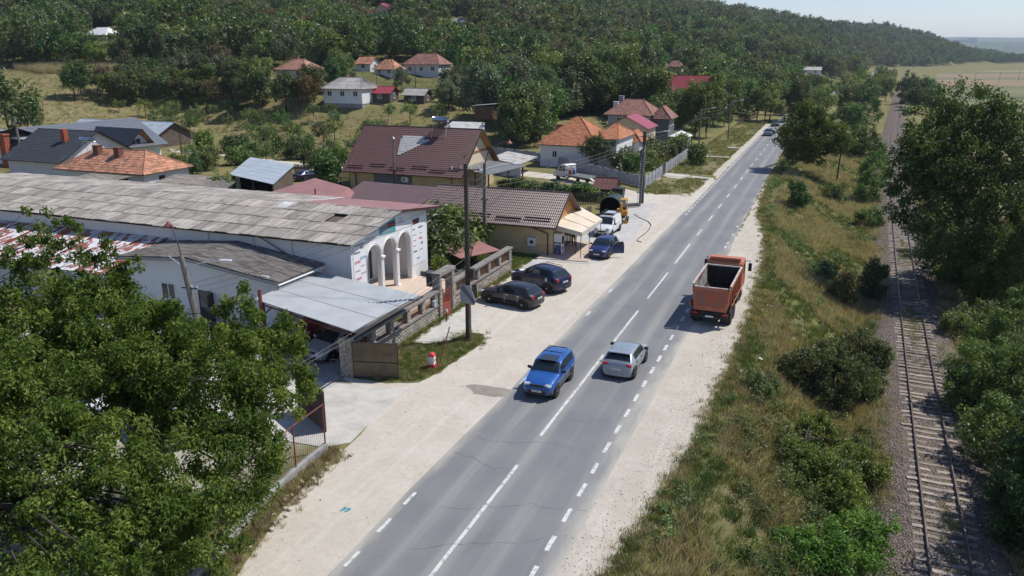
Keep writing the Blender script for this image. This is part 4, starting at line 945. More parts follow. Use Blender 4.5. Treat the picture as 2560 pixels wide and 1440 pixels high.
window(yh, (-50.6, 88.24, 2.35), 'y-', .6, .5, m_brownframe)
m_snow = M('snow guard', (.055, .028, .026), rough=.5)
nrm = Vector((0, -4.75, 5.5)).normalized(); 
for k, x in enumerate((-57.2, -54.0, -51.0, -47.9, -45.2, -43.0)):
    f = .10 + .05 * (k % 2); y = 87.55 + 6.25 * f; z_ = 2.32 + 5.34 * f
    MB().box((x, y - .06, z_ + .14), (2.3 if k < 5 else 1.6, .05, .16)).build('snow_guard', m_snow, yh)
# bright patch on the slope under the tank: bare sun-bleached sheets
m_bl = M('bleached metal tile', (.55, .55, .53), (.46, .45, .43), 2, .35)
def on_slope(x, f): return Vector((x, 87.55 + 6.25 * f, 2.32 + 5.34 * f)) + nrm * .075
for k in range(12):
    f0 = .40 + .035 * k; xa = -52.5 - .16 * k * .2 + .0; wd = .5 + .42 * k
    if k > 9: wd = 3.2
    a = on_slope(-51.9, f0); MB().box(on_slope(-51.9 + wd * .35, f0), (wd, .24, .012), rx=math.atan2(5.34, 6.25)).build('bleached_sheet', m_bl, yh)
hip_px = MB(); hip_px.tube([(-50.8, 87.0, 0.0), (-50.8, 87.0, 3.0)], .20, 10); hip_px.build('flue', m_gut, yh)
f2 = MB(); f2.tube([(-50.8, 87.0, 3.0), (-50.8, 87.0, 6.7)], .19, 10); f2.lathe([(.3, 6.75), (.26, 6.85), (.05, 7.1)], 10, (-50.8, 87.0, 0)); f2.build('flue', M('stainless flue', (.30, .26, .235), (.22, .17, .14), 2, .4, metal=.5), yh)
sh_ = thing('solar_heater', 'solar water heater with steel tank on the ochre house ridge', 'solar heater', (-47.2, 93.0, 7.4))
MB().cyl((-47.2, 93.2, 8.85), .33, 2.1, 16, 'x').build('tank', M('blue grey steel', (.30, .38, .48), rough=.25, metal=.8), sh_, smooth_sh=True)
tb = MB()
for k in range(15): tb.tube([(-48.1 + .125 * k, 93.3, 8.7), (-48.1 + .125 * k, 94.6, 7.6)], .03, 5)
tb.build('tubes', m_steel, sh_); fr = MB()
for x in (-48.2, -46.2):
    fr.tube([(x, 92.4, 6.5), (x, 93.2, 8.6)], .03, 4); fr.tube([(x, 93.9, 7.4), (x, 93.2, 8.6)], .03, 4)
fr.build('stand', m_zinc, sh_, kind='stuff')
# awning on the right side of the ochre house
aw_ = thing('side_awning', 'grey sheet canopy on dark posts beside the ochre house gable', 'canopy', (-40, 92, 0))
m_grysheet = M('grey bitumen sheet', (.16, .165, .17), (.13, .135, .14), 1, .6)
MB().extrude([(-42.25, 89.0, 3.25), (-38.0, 87.7, 2.85), (-36.4, 96.4, 2.9), (-42.25, 97.0, 3.3)], (0, 0, .06)).build('roof_sheet', m_grysheet, aw_)
MB().box((-39.6, 92.4, 3.14), (.06, 9, .05), rz=-.1).build('seam', m_frame, aw_)
for x, y in ((-38.3, 88.2), (-37.4, 92.5), (-36.8, 96.0), (-40.3, 88.6)): MB().box((x, y, 1.4), (.16, .16, 2.8)).build('post', m_gut, aw_)
# lean-to roofs between hall and shop
lt = thing('lean_to_roof', 'low brown metal tile lean-to roof in front of the ochre house', 'shed', (-43, 72, 0))
roof_wave((-47.2, 68.6, 2.35), (-37.2, 68.0, 2.35), (-37.6, 74.6, 3.3), (-48.0, 75.4, 3.3), .19, .022, .35, .03).build('roof_slope', m_btile2, lt)
lw = MB(); lw.bx(-47.0, -37.4, 69.2, 69.4, 0, 2.3); lw.bx(-47.0, -46.8, 69.4, 75.0, 0, 2.6); lw.build('wall', m_whited, lt)
rm = thing('red_roof_shed', 'low shed with dusty red sheet roof behind the long hall', 'shed', (-51, 71, 0))
MB().extrude([(-55.6, 67.5, 2.55), (-46.4, 66.8, 2.45), (-47.9, 72.2, 3.05), (-55.0, 76.0, 3.15)], (0, 0, .05)).build('roof_sheet', m_redmet, rm); MB().extrude([(-46.4, 66.8, 2.44), (-44.6, 70.0, 2.15), (-47.9, 72.2, 3.04)], (0, 0, .05)).build('roof_sheet', m_redmet, rm)
lw = MB(); lw.bx(-55, -46.8, 67.4, 67.6, 0, 2.4); lw.bx(-55, -54.8, 67.6, 74.5, 0, 2.7); lw.build('wall', m_whited, rm)
vp = MB(); vp.cyl((-50.0, 69.0, 2.95), .08, .8, 8); vp.build('vent_pipe', m_redsteel, rm)
# ---- ochre shop
shp = gable_house('corner_shop', 'ochre shop with brown tile roof and beige awning beside the road', -33.6, -21.5, 63.4, 69.9, 0, 2.98, 2.1, 'x', m_yel, m_btile2, over=.55, kind='wave', gablemat=m_wood)
for k, x in enumerate((-31.6, -28.6, -25.6, -22.9)):
    f = .14 + .05 * (k % 2); MB().box((x, 62.85 + 3.8 * f - .05, 2.64 + 2.46 * f + .13), (2.4, .05, .15)).build('snow_guard', m_snow, shp)
MB().tube([(-23.2, 62.8, 2.55), (-22.5, 63.2, 2.2), (-21.9, 63.3, 1.95), (-21.9, 63.32, .1)], .06, 6).build('downpipe', m_gut, shp)
mb = MB(); mb.bx(-33.6, -21.5, 63.37, 63.397, .85, .93); mb.build('string_course', M('ochre band', (.42, .31, .17), rough=.85), shp)
fb = MB(); fb.extrude([(-20.97, 62.8, 2.55), (-20.97, 66.65, 5.0), (-20.97, 66.65, 5.22), (-20.97, 62.8, 2.75)], (.04, 0, 0)); fb.extrude([(-20.97, 66.65, 5.0), (-20.97, 70.5, 2.55), (-20.97, 70.5, 2.75), (-20.97, 66.65, 5.22)], (.04, 0, 0)); fb.build('verge_board', m_gut, shp)
window(shp, (-21.5, 67.6, 1.1), 'x+', 1.9, 2.1, m_brownframe, 'shop_door', bars=1)
window(shp, (-21.5, 69.2, 1.4), 'x+', 1.0, 1.4, m_brownframe)
eb = MB(); eb.box((-23.35, 63.25, 1.15), (.75, .25, .75)); ebo = eb.build('meter_box', m_whited, shp); MB().box((-23.35, 63.12, 1.15), (.3, .012, .3)).build('meter_window', m_dark, ebo)
MB().box((-23.35, 63.25, .35), (.12, .12, .7)).build('meter_post', m_zinc, shp)
awn = thing('shop_awning', 'beige fabric awning on thin posts in front of the shop', 'awning', (-20, 67, 0))
m_fab = M('cream awning fabric', (.66, .57, .45), (.61, .52, .40), .7, .8)
aq = [(-21.45, 63.6, 2.72), (-18.75, 63.1, 2.35), (-18.7, 69.4, 2.35), (-21.45, 71.2, 3.0)]
MB().extrude(aq, (0, 0, .03)).build('fabric', m_fab, awn)
va = MB(); va.extrude([aq[0], aq[1], (aq[1][0], aq[1][1], 2.02), (aq[0][0], aq[0][1], 2.3)], (0, -.02, 0)); va.extrude([aq[1], aq[2], (aq[2][0], aq[2][1], 2.1), (aq[1][0], aq[1][1], 2.02)], (.02, 0, 0)); va.build('valance', M('shaded valance fabric', (.52, .47, .40), rough=.85), awn)  # valance repeats the awning fabric with shade put into its colour
for t_ in (.33, .66):
    a = Vector(aq[0]).lerp(Vector(aq[3]), t_); b = Vector(aq[1]).lerp(Vector(aq[2]), t_); MB().tube([a + Vector((0, 0, .05)), b + Vector((0, 0, .05))], .025, 4).build('rib', m_zinc, awn)
for x, y in ((-19.6, 64.3), (-18.85, 65.8), (-18.8, 69.3), (-18.85, 63.2)): MB().tube([(x, y, .1), (x, y, 2.38)], .03, 6).build('post', m_steel, awn)
vm = thing('vending_machine', 'blue and white coffee vending machine at the shop corner', 'vending machine', (-21.5, 64.1, 0))
MB().bx(-21.45, -20.75, 63.65, 64.5, .12, 1.95).build('cabinet', m_frame, vm, bevel=.02); MB().bx(-21.42, -20.78, 63.632, 63.648, .15, .95).build('printed_panel', M('blue coffee print', (.03, .06, .18), (.35, .20, .12), 2.5, .4, lo=.5, hi=.6), vm)
MB().bx(-21.42, -20.78, 63.63, 63.648, 1.05, 1.2).build('printed_panel', M('navy print', (.025, .04, .11), rough=.4), vm); text(vm, 'COFFEE', (-21.36, 63.625, 1.07), .13, m_frame, rot=(math.pi / 2, 0, 0), sx=.9)
MB().bx(-20.748, -20.73, 63.8, 64.3, 1.0, 1.7).build('control_panel', m_dark, vm); MB().bx(-20.748, -20.73, 63.85, 64.2, .5, .75).build('cup_hatch', m_steel, vm)
# ---- white house with orange tile roof
wh = gable_house('white_house', 'white rendered house with steep orange clay tile hipped roof', -42.0, -33.0, 117.3, 128.5, 0, 3.75, 3.6, 'x', m_white, m_otile, over=.45, kind='tile', hip=4.6, wins=[('y-', -39.6, 2.0, .8, 1.0)], chim=[(-41.0, 124.5, 1.2, 5.9, m_rtile)])
by = gable_house('house_bay', 'white front bay of the orange roofed house with tall narrow windows', -32.9, -30.0, 118.3, 129.0, 0, 4.65, 1.7, 'x', m_white, m_otile, over=.4, kind='tile', hip=1.6, wins=[('x+', 120.2, 2.0, .55, 1.9), ('x+', 122.0, 2.0, .55, 1.9), ('x+', 123.8, 2.0, .55, 1.9), ('y-', -31.0, 1.9, 1.0, 1.2)], cat='house')
pc = gable_house('house_porch', 'small white porch with orange tile roof behind the bay', -31.5, -28.9, 129.2, 134.5, 0, 3.5, 1.3, 'y', m_white, m_otile, over=.4, kind='tile', hip=1.6, wins=[('x+', 131.5, 1.7, .8, 1.4)])
# ---- cream house with magenta roof and tiled house behind
gable_house('cream_house', 'cream house with magenta sheet roof behind the white house', -37.2, -29.8, 138.5, 146, 0, 4.6, 1.9, 'y', m_cream, M('magenta sheet', (.33, .055, .085), (.29, .05, .075), 1, .4), over=.4, kind='sheet', wins=[('x+', 141, 2.6, .9, 1.2), ('x+', 144, 2.6, .9, 1.2), ('x+', 142.5, .9, .9, 1.2)])
gable_house('tiled_villa', 'two storey grey villa with weathered red tile hipped roof', -40.2, -32.0, 151, 160, .6, 5.6, 2.3, 'x', M('grey render', (.36, .38, .42), (.32, .34, .38), 1, .9), m_rtile, over=.7, kind='tile', hip=3.2, wins=[('y-', -38, 4.2, 1.0, 1.1), ('x+', 153.5, 4.2, .9, 1.1), ('x+', 157, 4.2, .9, 1.1), ('x+', 155, 1.5, .9, 1.1)], chim=[(-39.4, 153.8, .9, 7.4, m_whited), (-39.0, 156.4, .9, 8.4, m_concg)])
gable_house('villa_wing', 'dark wing of the grey villa with small tiled hip', -31.8, -28.6, 152, 158, .6, 5.2, 1.6, 'y', M('slate render', (.10, .115, .13), rough=.8), m_rtile, over=.6, kind='tile', hip=2.0, wins=[('x+', 154, 3.8, 1.0, 1.3), ('x+', 156.5, 3.8, 1.0, 1.3)])
pv = thing('garden_pavilion', 'small pale garden tent with white pyramid roof behind fence', 'pavilion', (-25.5, 139, 0))
a = G(1700, 365, 0); px_, py_ = a.x, a.y; pv.location = (px_, py_, 0)
mb = MB(); mb.bx(px_ - 1.7, px_ + 1.7, py_ - 1.7, py_ + 1.7, 0, 2.0); mb.build('side_cloth', M('grey tent cloth', (.42, .44, .46), rough=.8), pv)
mb = MB(); c = [(px_ - 2, py_ - 2, 1.95), (px_ + 2, py_ - 2, 1.95), (px_ + 2, py_ + 2, 1.95), (px_ - 2, py_ + 2, 1.95), (px_, py_, 3.0)]; mb.add(c, [(0, 1, 4), (1, 2, 4), (2, 3, 4), (3, 0, 4), (3, 2, 1, 0)]); mb.build('roof_cloth', M('white tent cloth', (.72, .72, .70), rough=.8), pv)
# low grey sheet roof beside the white house
ls = thing('sheet_roof_shed', 'low shed with rusty pale sheet roof left of the white house', 'shed', (-47, 112, 0))
p = [G(1225, 395, 2.2), G(1300, 412, 1.9), G(1345, 392, 2.0), G(1270, 378, 2.3)]; roof_wave(*[tuple(q) for q in p], .3, .02, 1.2, .02).build('roof_sheet', M('rusty pale sheet', (.42, .42, .41), (.27, .20, .15), .8, .6, lo=.45, hi=.7), ls)
mb = MB(); q = [G(1240, 400, 1.9), G(1300, 412, 1.8)]; mb.extrude([(p[1].x, p[1].y + .3, 0), (p[1].x, p[1].y + .3, 1.8), (p[0].x, p[0].y + .3, 2.1), (p[0].x, p[0].y + .3, 0)], (0, .1, 0)); mb.build('wall', m_whited, ls)
# ================================================================ houses at the left behind the hall
gh = thing('grey_roof_house', 'white house with broad grey metal roof and steep dormer', 'house', (-112, 97, 0))
A_, B_, C_, D_ = (-101.6, 87.0, 2.9), (-100.8, 100.2, 2.9), (-115.2, 107.5, 6.2), (-117.5, 86.5, 6.0)
roof_wave(A_, B_, C_, D_, .35, .008, 1.0, .03, 4).build('roof_slope', m_gmet, gh)
roof_wave((-132, 110, 2.9), (-134, 86, 2.9), D_, C_, .35, .008, 1.0, .03, 4).build('roof_slope', m_gmet, gh)
mb = MB(); mb.bx(-131, -102.6, 87.4, 87.65, 0, 2.8); mb.bx(-102.85, -102.6, 87.65, 100, 0, 2.75); mb.extrude([(-102.7, 100.0, 2.75), (-102.7, 100, 0), (-130, 107, 0), (-130, 107, 2.7), (-115.2, 105.5, 6.0)], (0, .25, 0)); mb.build('wall', m_white, gh)
dm = MB(); dx = -104.2
roof_wave((dx + 2.2, 93.0, 2.9), (dx + 2.9, 95.6, 5.6), (dx - 7.0, 95.6, 5.7), (dx - 5.2, 93.0, 4.3), .2, .02, .35, .03).build('dormer_slope', m_gtile, gh)
roof_wave((dx + 2.9, 95.6, 5.6), (dx + 2.2, 98.6, 2.9), (dx - 5.2, 98.6, 4.3), (dx - 7.0, 95.6, 5.7), .2, .02, .35, .03).build('dormer_slope', m_gtile, gh)
mb = MB(); mb.extrude([(dx + 1.4, 93.4, 1.0), (dx + 1.4, 98.2, 1.0), (dx + 1.4, 98.2, 3.1), (dx + 1.4, 95.6, 5.3), (dx + 1.4, 93.4, 3.1)], (-.2, 0, 0)); mb.build('dormer_wall', m_white, gh)
window(gh, (dx + 1.42, 95.4, 2.9), 'x+', 1.9, 2.4, m_frame, bars=1)
mb = MB(); mb.quad((dx + 1.5, 95.6, 5.35), (dx + 2.8, 95.6, 5.48), (dx + 2.15, 98.6, 2.78), (dx + 1.5, 98.5, 2.8)); mb.build('soffit', m_wood, gh)
gt_ = gable_house('graphite_roof_house', 'white house with dark graphite tile roof and red chimney', -110.5, -99.6, 79.2, 91.5, 0, 2.8, 3.4, 'x', m_whited, m_gtile, over=.7, kind='wave')
MB().bx(-103.3, -102.6, 82.6, 83.3, 3.6, 6.6).build('chimney', M('red brick flue', (.36, .08, .035), (.30, .065, .03), 5, .8), gt_)
sh2 = thing('solar_heater', 'solar water heater above the orange clay roof', 'solar heater', (-93, 82.5, 3)); sp_ = DD(143 * 1.52, 349, 118)
sp_ = G(218, 349, 5.6); sh2.location = (sp_.x, sp_.y, 4.0)
MB().cyl((sp_.x, sp_.y, 5.6), .30, 2.6, 14, 'x').build('tank', MATS['blue grey steel'], sh2, smooth_sh=True); fr = MB()
for dx_ in (-1.0, 1.0): fr.tube([(sp_.x + dx_, sp_.y - .5, 3.6), (sp_.x + dx_, sp_.y, 5.4)], .035, 4); fr.tube([(sp_.x + dx_, sp_.y + .8, 3.6), (sp_.x + dx_, sp_.y, 5.4)], .035, 4)
fr.build('stand', m_zinc, sh2, kind='stuff')
gable_house('old_tiled_house', 'low old house with orange clay tile hipped roof and two chimneys', -94.5, -79.8, 74.6, 82.2, 0, 2.75, 2.1, 'x', m_whited, m_otile2, over=.5, kind='tile', hip=3.6, cu=.5, cv=.5, wins=[('x+', 77.5, 1.5, 1.0, .9, 'b')], chim=[(-90.3, 77.4, .85, 5.3, M('sooty brick', (.17, .075, .05), (.13, .06, .04), 3, .9)), (-86.4, 77.2, .85, 5.2, MATS['sooty brick'])])
bs = thing('brick_stack', 'tall red brick chimney stack at the left edge', 'chimney', (-118.7, 85.2, 0))
mb = MB(); mb.bx(-119.3, -118.1, 84.6, 85.8, 0, 3.6); mb.bx(-119.15, -118.25, 84.75, 85.65, 3.603, 4.9); mb.bx(-119.25, -118.15, 84.65, 85.75, 4.903, 5.15); mb.build('stack', m_brick, bs)
gable_house('blue_roof_barn', 'dark timber barn with pale blue sheet roof beyond the grey roof', -140, -117, 113.5, 122, 0, 2.5, 2.0, 'x', m_dwood, m_zinc, over=.6, kind='sheet', cat='barn')
gable_house('blue_roof_barn', 'low barn with pale blue sheet roof beside the graphite roof', -150, -128, 98, 109, 0, 2.2, 1.2, 'x', m_dwood, m_zinc, over=.5, kind='sheet', cat='barn')
gable_house('blue_roof_barn', 'small shed with pale blue sheet roof behind the brick chimney', -131, -121.5, 90, 96.5, 0, 2.3, .9, 'x', m_dwood, m_zinc, over=.5, kind='sheet', cat='shed')
# grey corrugated sheds just behind the hall
cs = thing('corrugated_shed', 'small grey corrugated roof just behind the hall below the tiled house', 'shed', (-81, 69, 0))
roof_wave((-84.6, 66.8, 2.5), (-78.0, 66.8, 2.5), (-77.2, 70.6, 2.9), (-84.0, 70.6, 2.9), .16, .024, 1.8, .03).build('roof_sheet', m_asbd, cs); mb = MB(); mb.bx(-84.3, -77.6, 67.2, 67.4, 0, 2.4); mb.bx(-84.3, -77.6, 70.0, 70.2, 0, 2.7); mb.build('wall', m_dwood, cs)
cs = thing('corrugated_shed', 'grey corrugated gable shed just behind the hall ridge', 'shed', (-69, 71, 0))
roof_wave((-73.2, 68.5, 2.3), (-65.6, 68.2, 2.3), (-67.4, 73.8, 3.0), (-73.4, 73.6, 3.0), .16, .024, 1.8, .03).build('roof_sheet', m_asbd, cs); roof_wave((-67.4, 73.8, 3.0), (-65.6, 68.2, 2.3), (-63.5, 70.0, 1.9), (-65.3, 74.5, 2.4), .16, .024, 1.8, .03).build('roof_sheet', m_asbd, cs)
mb = MB(); mb.bx(-73, -64.5, 69.0, 69.2, 0, 2.2); mb.bx(-73, -72.8, 69.2, 73.4, 0, 2.5); mb.build('wall', m_dwood, cs)
lsd = thing('pale_roof_shed', 'dark timber shed with pale blue sheet roof behind the hall', 'shed', (-67, 82, 0))
pr_ = [(-70.3, 79.2, 2.35), (-60.2, 75.0, 2.3), (-64.0, 84.3, 3.2), (-74.6, 88.6, 3.25)]
roof_wave(*pr_, .6, .006, 1.6, .012, 4).build('roof_sheet', m_zinc, lsd)
mb = MB(); mb.extrude([(-70.0, 79.4, 0), (-70.0, 79.4, 2.25), (-74.2, 88.0, 3.1), (-74.2, 88, 0)], (.2, 0, 0)); mb.extrude([(-60.6, 75.6, 0), (-60.6, 75.6, 2.25), (-64.2, 84, 3.1), (-64.2, 84, 0)], (-.2, 0, 0)); mb.extrude([(-64.4, 84.2, 0), (-64.4, 84.2, 3.1), (-74, 88.2, 3.1), (-74, 88.2, 0)], (0, -.2, 0)); mb.build('wall', m_dwood, lsd)
window(lsd, (-69.0, 79.2, 1.3), 'y-', .7, 1.6, m_zinc, bars=2)
for x, y in ((-69.9, 79.2), (-65.0, 77.2), (-60.6, 75.4)): MB().box((x, y, 1.15), (.14, .14, 2.3)).build('post', m_dwood, lsd)
# ================================================================ houses on the slope
def far_house(name, label, u, vb, dist, wd, dp, h, rh, rdir, wall, roofm, kind='tile', hip=0, wins=1, cat='house', group=None, chim=False, over=.5):
    p = ground_at(u, vb, 1500) or DD(u, vb, dist); z = p.z; k = min(1.25, max(.8, math.hypot(p.x, p.y) / dist)); wd *= k; dp *= k; h *= k; rh *= k
    wn_ = []
    for k in range(wins): wn_.append(('y-', p.x - wd / 2 + wd * (k + .5) / wins, h * .55, min(1.2, wd / wins * .5), 1.2))
    wn_.append(('x+', p.y, h * .55, 1.0, 1.2))
    ch = [(p.x - wd * .2, p.y + dp * .2, .8, h + rh + .6, m_rtile)] if chim else []
    t = gable_house(name, label, p.x - wd / 2, p.x + wd / 2, p.y - dp / 2, p.y + dp / 2, z, h, rh, rdir, wall, roofm, over, kind, wins=wn_, chim=ch, hip=hip, cat=cat, group=group, cu=.6, cv=.5)
    cs_ = [to_px((p.x + a_ * wd / 2, p.y + b_ * dp / 2, z + c_)) for a_ in (-1, 1) for b_ in (-1, 1) for c_ in (h * .45, h + rh)]
    FARP.append((min(q[0] for q in cs_), max(q[0] for q in cs_), min(q[1] for q in cs_), max(q[1] for q in cs_), min(q[2] for q in cs_)))
    MB().bx(p.x - wd / 2 + .1, p.x + wd / 2 - .1, p.y - dp / 2 + .1, p.y + dp / 2 - .1, z - 2.5, z - .603).build('foundation', m_concg, t)
    return t
m_rust = M('rusty sheet', (.30, .13, .085), (.36, .20, .15), .6, .7); m_crim = M('crimson sheet', (.37, .06, .07), (.33, .055, .06), .6, .4); m_grys = M('pale fibre sheet', (.36, .345, .325), (.29, .275, .26), .6, .9)
far_house('village_house', 'house with rusty red hipped roof and dark chimney among trees', 752, 196, 222, 9.0, 8, 2.6, 2.3, 'x', m_whited, m_rust, 'tile', 3.6, 2, chim=True)
far_house('village_house', 'wide brown tiled house with open balcony above the sheds', 1070, 188, 238, 11, 8, 3.4, 2.6, 'x', m_whited, m_rtile, 'tile', 3.0, 3, chim=False)
far_house('village_house', 'small tiled house with faded orange hip left of the balcony house', 974, 190, 245, 6.5, 6, 2.4, 2.4, 'x', m_whited, m_otile2, 'tile', 2.6, 2)
far_house('village_house', 'low tiled cottage half hidden left of the orange hip', 921, 175, 262, 5.0, 6, 2.2, 1.8, 'x', m_whited, m_otile2, 'tile', 0, 1)
far_house('village_house', 'white cottage with pale fibre cement roof at the orchard edge', 880, 250, 176, 9.5, 7, 2.7, 2.0, 'x', m_white, m_grys, 'corr', 3.0, 3, chim=True)
far_house('garden_shed', 'small shed with crimson sheet roof beside the white cottage', 960, 250, 190, 5.5, 4, 1.9, 1.2, 'x', m_dwood, m_crim, 'sheet', 0, 1, cat='shed')
far_house('garden_shed', 'wooden shed with grey sheet roof and leaning boards', 1045, 255, 190, 5.2, 4, 1.9, 1.2, 'x', m_dwood, m_grys, 'corr', 0, 1, cat='shed')
far_house('village_house', 'house with bright crimson sheet roof seen over the hedges', 1722, 255, 225, 11, 8, 3.0, 4.0, 'x', m_white, m_crim, 'sheet', 0, 2)
far_house('hill_house', 'distant house with white sheet roof on the left hillside', 262, 101, 318, 9.5, 7, 2.0, 2.3, 'x', m_whited, M('white sheet', (.70, .70, .71), rough=.5), 'sheet', 3.0, 2)
far_house('hill_house', 'distant cream house with red roof high on the hill', 962, 40, 548, 9, 8, 4, 3.2, 'y', m_cream, m_crim, 'sheet', 0, 2)
far_house('hill_house', 'tiny red roof beside the cream house on the hill', 927, 42, 540, 5, 5, 2.5, 1.5, 'x', m_cream, m_crim, 'sheet', 0, 1)
far_house('hill_house', 'distant pale roof poking out of the hill woods', 1148, 62, 480, 9, 7, 1.5, 2.4, 'x', m_whited, m_grys, 'corr', 2.5, 1)
far_house('village_house', 'low white house with rust streaked sheet roof by the far road', 2026, 184, 500, 11, 7, 2.2, 1.6, 'x', m_white, MATS['rusty pale sheet'], 'sheet', 0, 2)
far_house('village_house', 'grey gabled house in the trees above the crimson roof', 1688, 178, 420, 7, 7, 2.6, 2.6, 'x', m_whited, m_rtile, 'tile', 2.5, 1)
far_house('village_house', 'small brown roofed hut beside the far road bend', 1868, 148, 520, 6, 6, 2.4, 2.4, 'y', m_dwood, m_rtile, 'tile', 0, 1)
far_house('village_house', 'low red roof peeping out left of the crimson roof', 1618, 232, 262, 4.5, 4, 2.4, 1.2, 'x', m_whited, m_rust, 'sheet', 0, 1)
far_house('village_house', 'white gabled house among far trees beside the road', 2116, 196, 640, 6, 6, 3, 2.5, 'y', m_white, m_grys, 'sheet', 0, 1)
sd = thing('flat_roof_shed', 'brown plank shed with thin pale mono-pitch roof below trees', 'shed', tuple(DD(1215, 285, 168)))
p = DD(1215, 285, 168); mb = MB(); mb.bx(p.x - 2.0, p.x + 2.0, p.y - 1.5, p.y + 1.5, p.z - 1, p.z + 1.7); mb.build('wall', M('brown planks', (.16, .085, .05), (.12, .065, .04), 3, .9), sd); MB().box((p.x, p.y, p.z + 1.95), (5.4, 3.8, .06), ry=-.09).build('roof_sheet', m_zinc, sd)
wg = thing('white_roof_barn', 'barn with whitish sheet roof behind the ochre house ridge', 'barn', (-49, 128, 0)); a = G(1115, 318, 3.2); b = G(1175, 330, 3.0)
roof_wave((a.x - 1.0, a.y - 3, 2.2), (b.x + 2, a.y - 3, 2.2), (b.x - .2, a.y + 2, 4.2), (a.x + .5, a.y + 2, 4.2), .5, .01, 1.5, .02).build('roof_sheet', M('whitish sheet', (.58, .57, .55), (.45, .43, .41), .8, .6), wg); mb = MB(); mb.bx(a.x - .8, b.x + 1.8, a.y - 2.7, a.y - 2.5, 0, 2.1); mb.build('wall', m_whited, wg)
wg.location = wg.location

for k, (u, v, w_) in enumerate([(2362, 106, 26), (2374, 105, 22), (2386, 106, 30), (2398, 104, 18), (2409, 105, 24), (2420, 104, 20), (2431, 104, 44), (2396, 119, 24), (2520, 121, 20)]):
    p = DD(u, v, 4450); t = thing('far_building', ['small white block first from the left on the blue far ridge', 'white block second from the left on the blue far ridge', 'broad white block third from the left on the far ridge', 'narrow white block in the middle of the far ridge row', 'white block fifth along the far ridge row', 'small white block left of the largest one on the far ridge', 'largest bright white building on the blue far ridge', 'lone white building below the far ridge row', 'pale building low on the far ridge at the right'][k], 'building', tuple(p)); MB().box((p.x, p.y, p.z + 3), (w_ * .8, 16, 20 if k == 6 else 13)).build('block', m_white, t); MB().box((p.x, p.y, p.z + (13.6 if k == 6 else 10.1)), (w_ * .84, 17, 1.1)).build('roof', m_white, t)
# ================================================================ vehicles
m_tyre = M('tyre rubber', (.018, .018, .019), rough=.85); m_rim = M('alloy rim', (.45, .46, .47), rough=.35, metal=.8); m_hub = M('hub shade and dark rim', (.02, .02, .022), rough=.8)
m_blackp = M('black plastic', (.022, .022, .024), rough=.6); m_cglass = glass('car glass', (.018, .026, .03), .03); m_lamp = M('clear headlamp', (.55, .57, .60), rough=.15, metal=.3)
m_red = M('red tail lamp', (.42, .012, .012), rough=.25); m_plate = M('number plate white', (.72, .72, .72), rough=.5); m_platet = M('plate print', (.04, .04, .05), rough=.6); m_chrome = M('chrome trim', (.6, .6, .62), rough=.15, metal=1.0); m_orange = M('amber lamp', (.6, .2, .02), rough=.3)
m_seat = M('seat fabric', (.06, .06, .065), rough=.9)
def paint(name, c, metal=.3): 
    return M(name, c, tuple(x * .9 for x in c), 3, .32, metal=metal, coat=.6, spec=.5)
def wheel(parent, x, y, r, w=.2, side=1, spokes=5, rim=None, name='wheel'):
    o = bpy.data.objects.new(name, None); COL.objects.link(o); o.parent = parent; o.location = (x, y, r); o.empty_display_size = .1
    h = w / 2
    MB().lathe([(r * .62, -h), (r * .93, -h), (r, -h * .6), (r, h * .6), (r * .93, h), (r * .62, h)], 20, axis='y').build('tyre', m_tyre, o, local=True)
    d = MB(); d.cyl((0, side * h * .45, 0), r * .63, .02, 18, 'y'); d.build('hub_shade_disc', m_hub, o, local=True)  # black disc stands in for the shade in the hollow behind the spokes
    s = MB(); yo = side * h * .82
    s.lathe([(r * .64, yo - side * .03), (r * .64, yo + side * .012), (r * .56, yo + side * .012), (r * .55, yo - side * .03)], 20, axis='y')
    for k in range(spokes):
        a = 2 * math.pi * k / spokes + .3; s.box((math.cos(a) * r * .32, yo, math.sin(a) * r * .32), (r * .56, .03, r * .17), ry=-a)
    s.cyl((0, yo, 0), r * .15, .04, 10, 'y'); s.build('rim', rim or m_rim, o, local=True); return o
def bil(P, s, t): return P[0].lerp(P[1], s).lerp(P[3].lerp(P[2], s), t)
def patch(P, ms, mt, off, n=3, m=3):
    """panel on the quad P (p00,p10,p11,p01) inset by fractions ms/mt and lifted along its normal"""
    P = [Vector(p) for p in P]; nr = (P[1] - P[0] + P[2] - P[3]).cross(P[3] - P[0] + P[2] - P[1]).normalized() * off
    s0, s1 = ms if isinstance(ms, tuple) else (ms, 1 - ms); t0, t1 = mt if isinstance(mt, tuple) else (mt, 1 - mt)
    mb = MB(); vs = [bil(P, s0 + (s1 - s0) * i / n, t0 + (t1 - t0) * j / m) + nr for j in range(m + 1) for i in range(n + 1)]
    fs = [(j * (n + 1) + i, j * (n + 1) + i + 1, (j + 1) * (n + 1) + i + 1, (j + 1) * (n + 1) + i) for j in range(m) for i in range(n)]
    return mb.add(vs, fs)
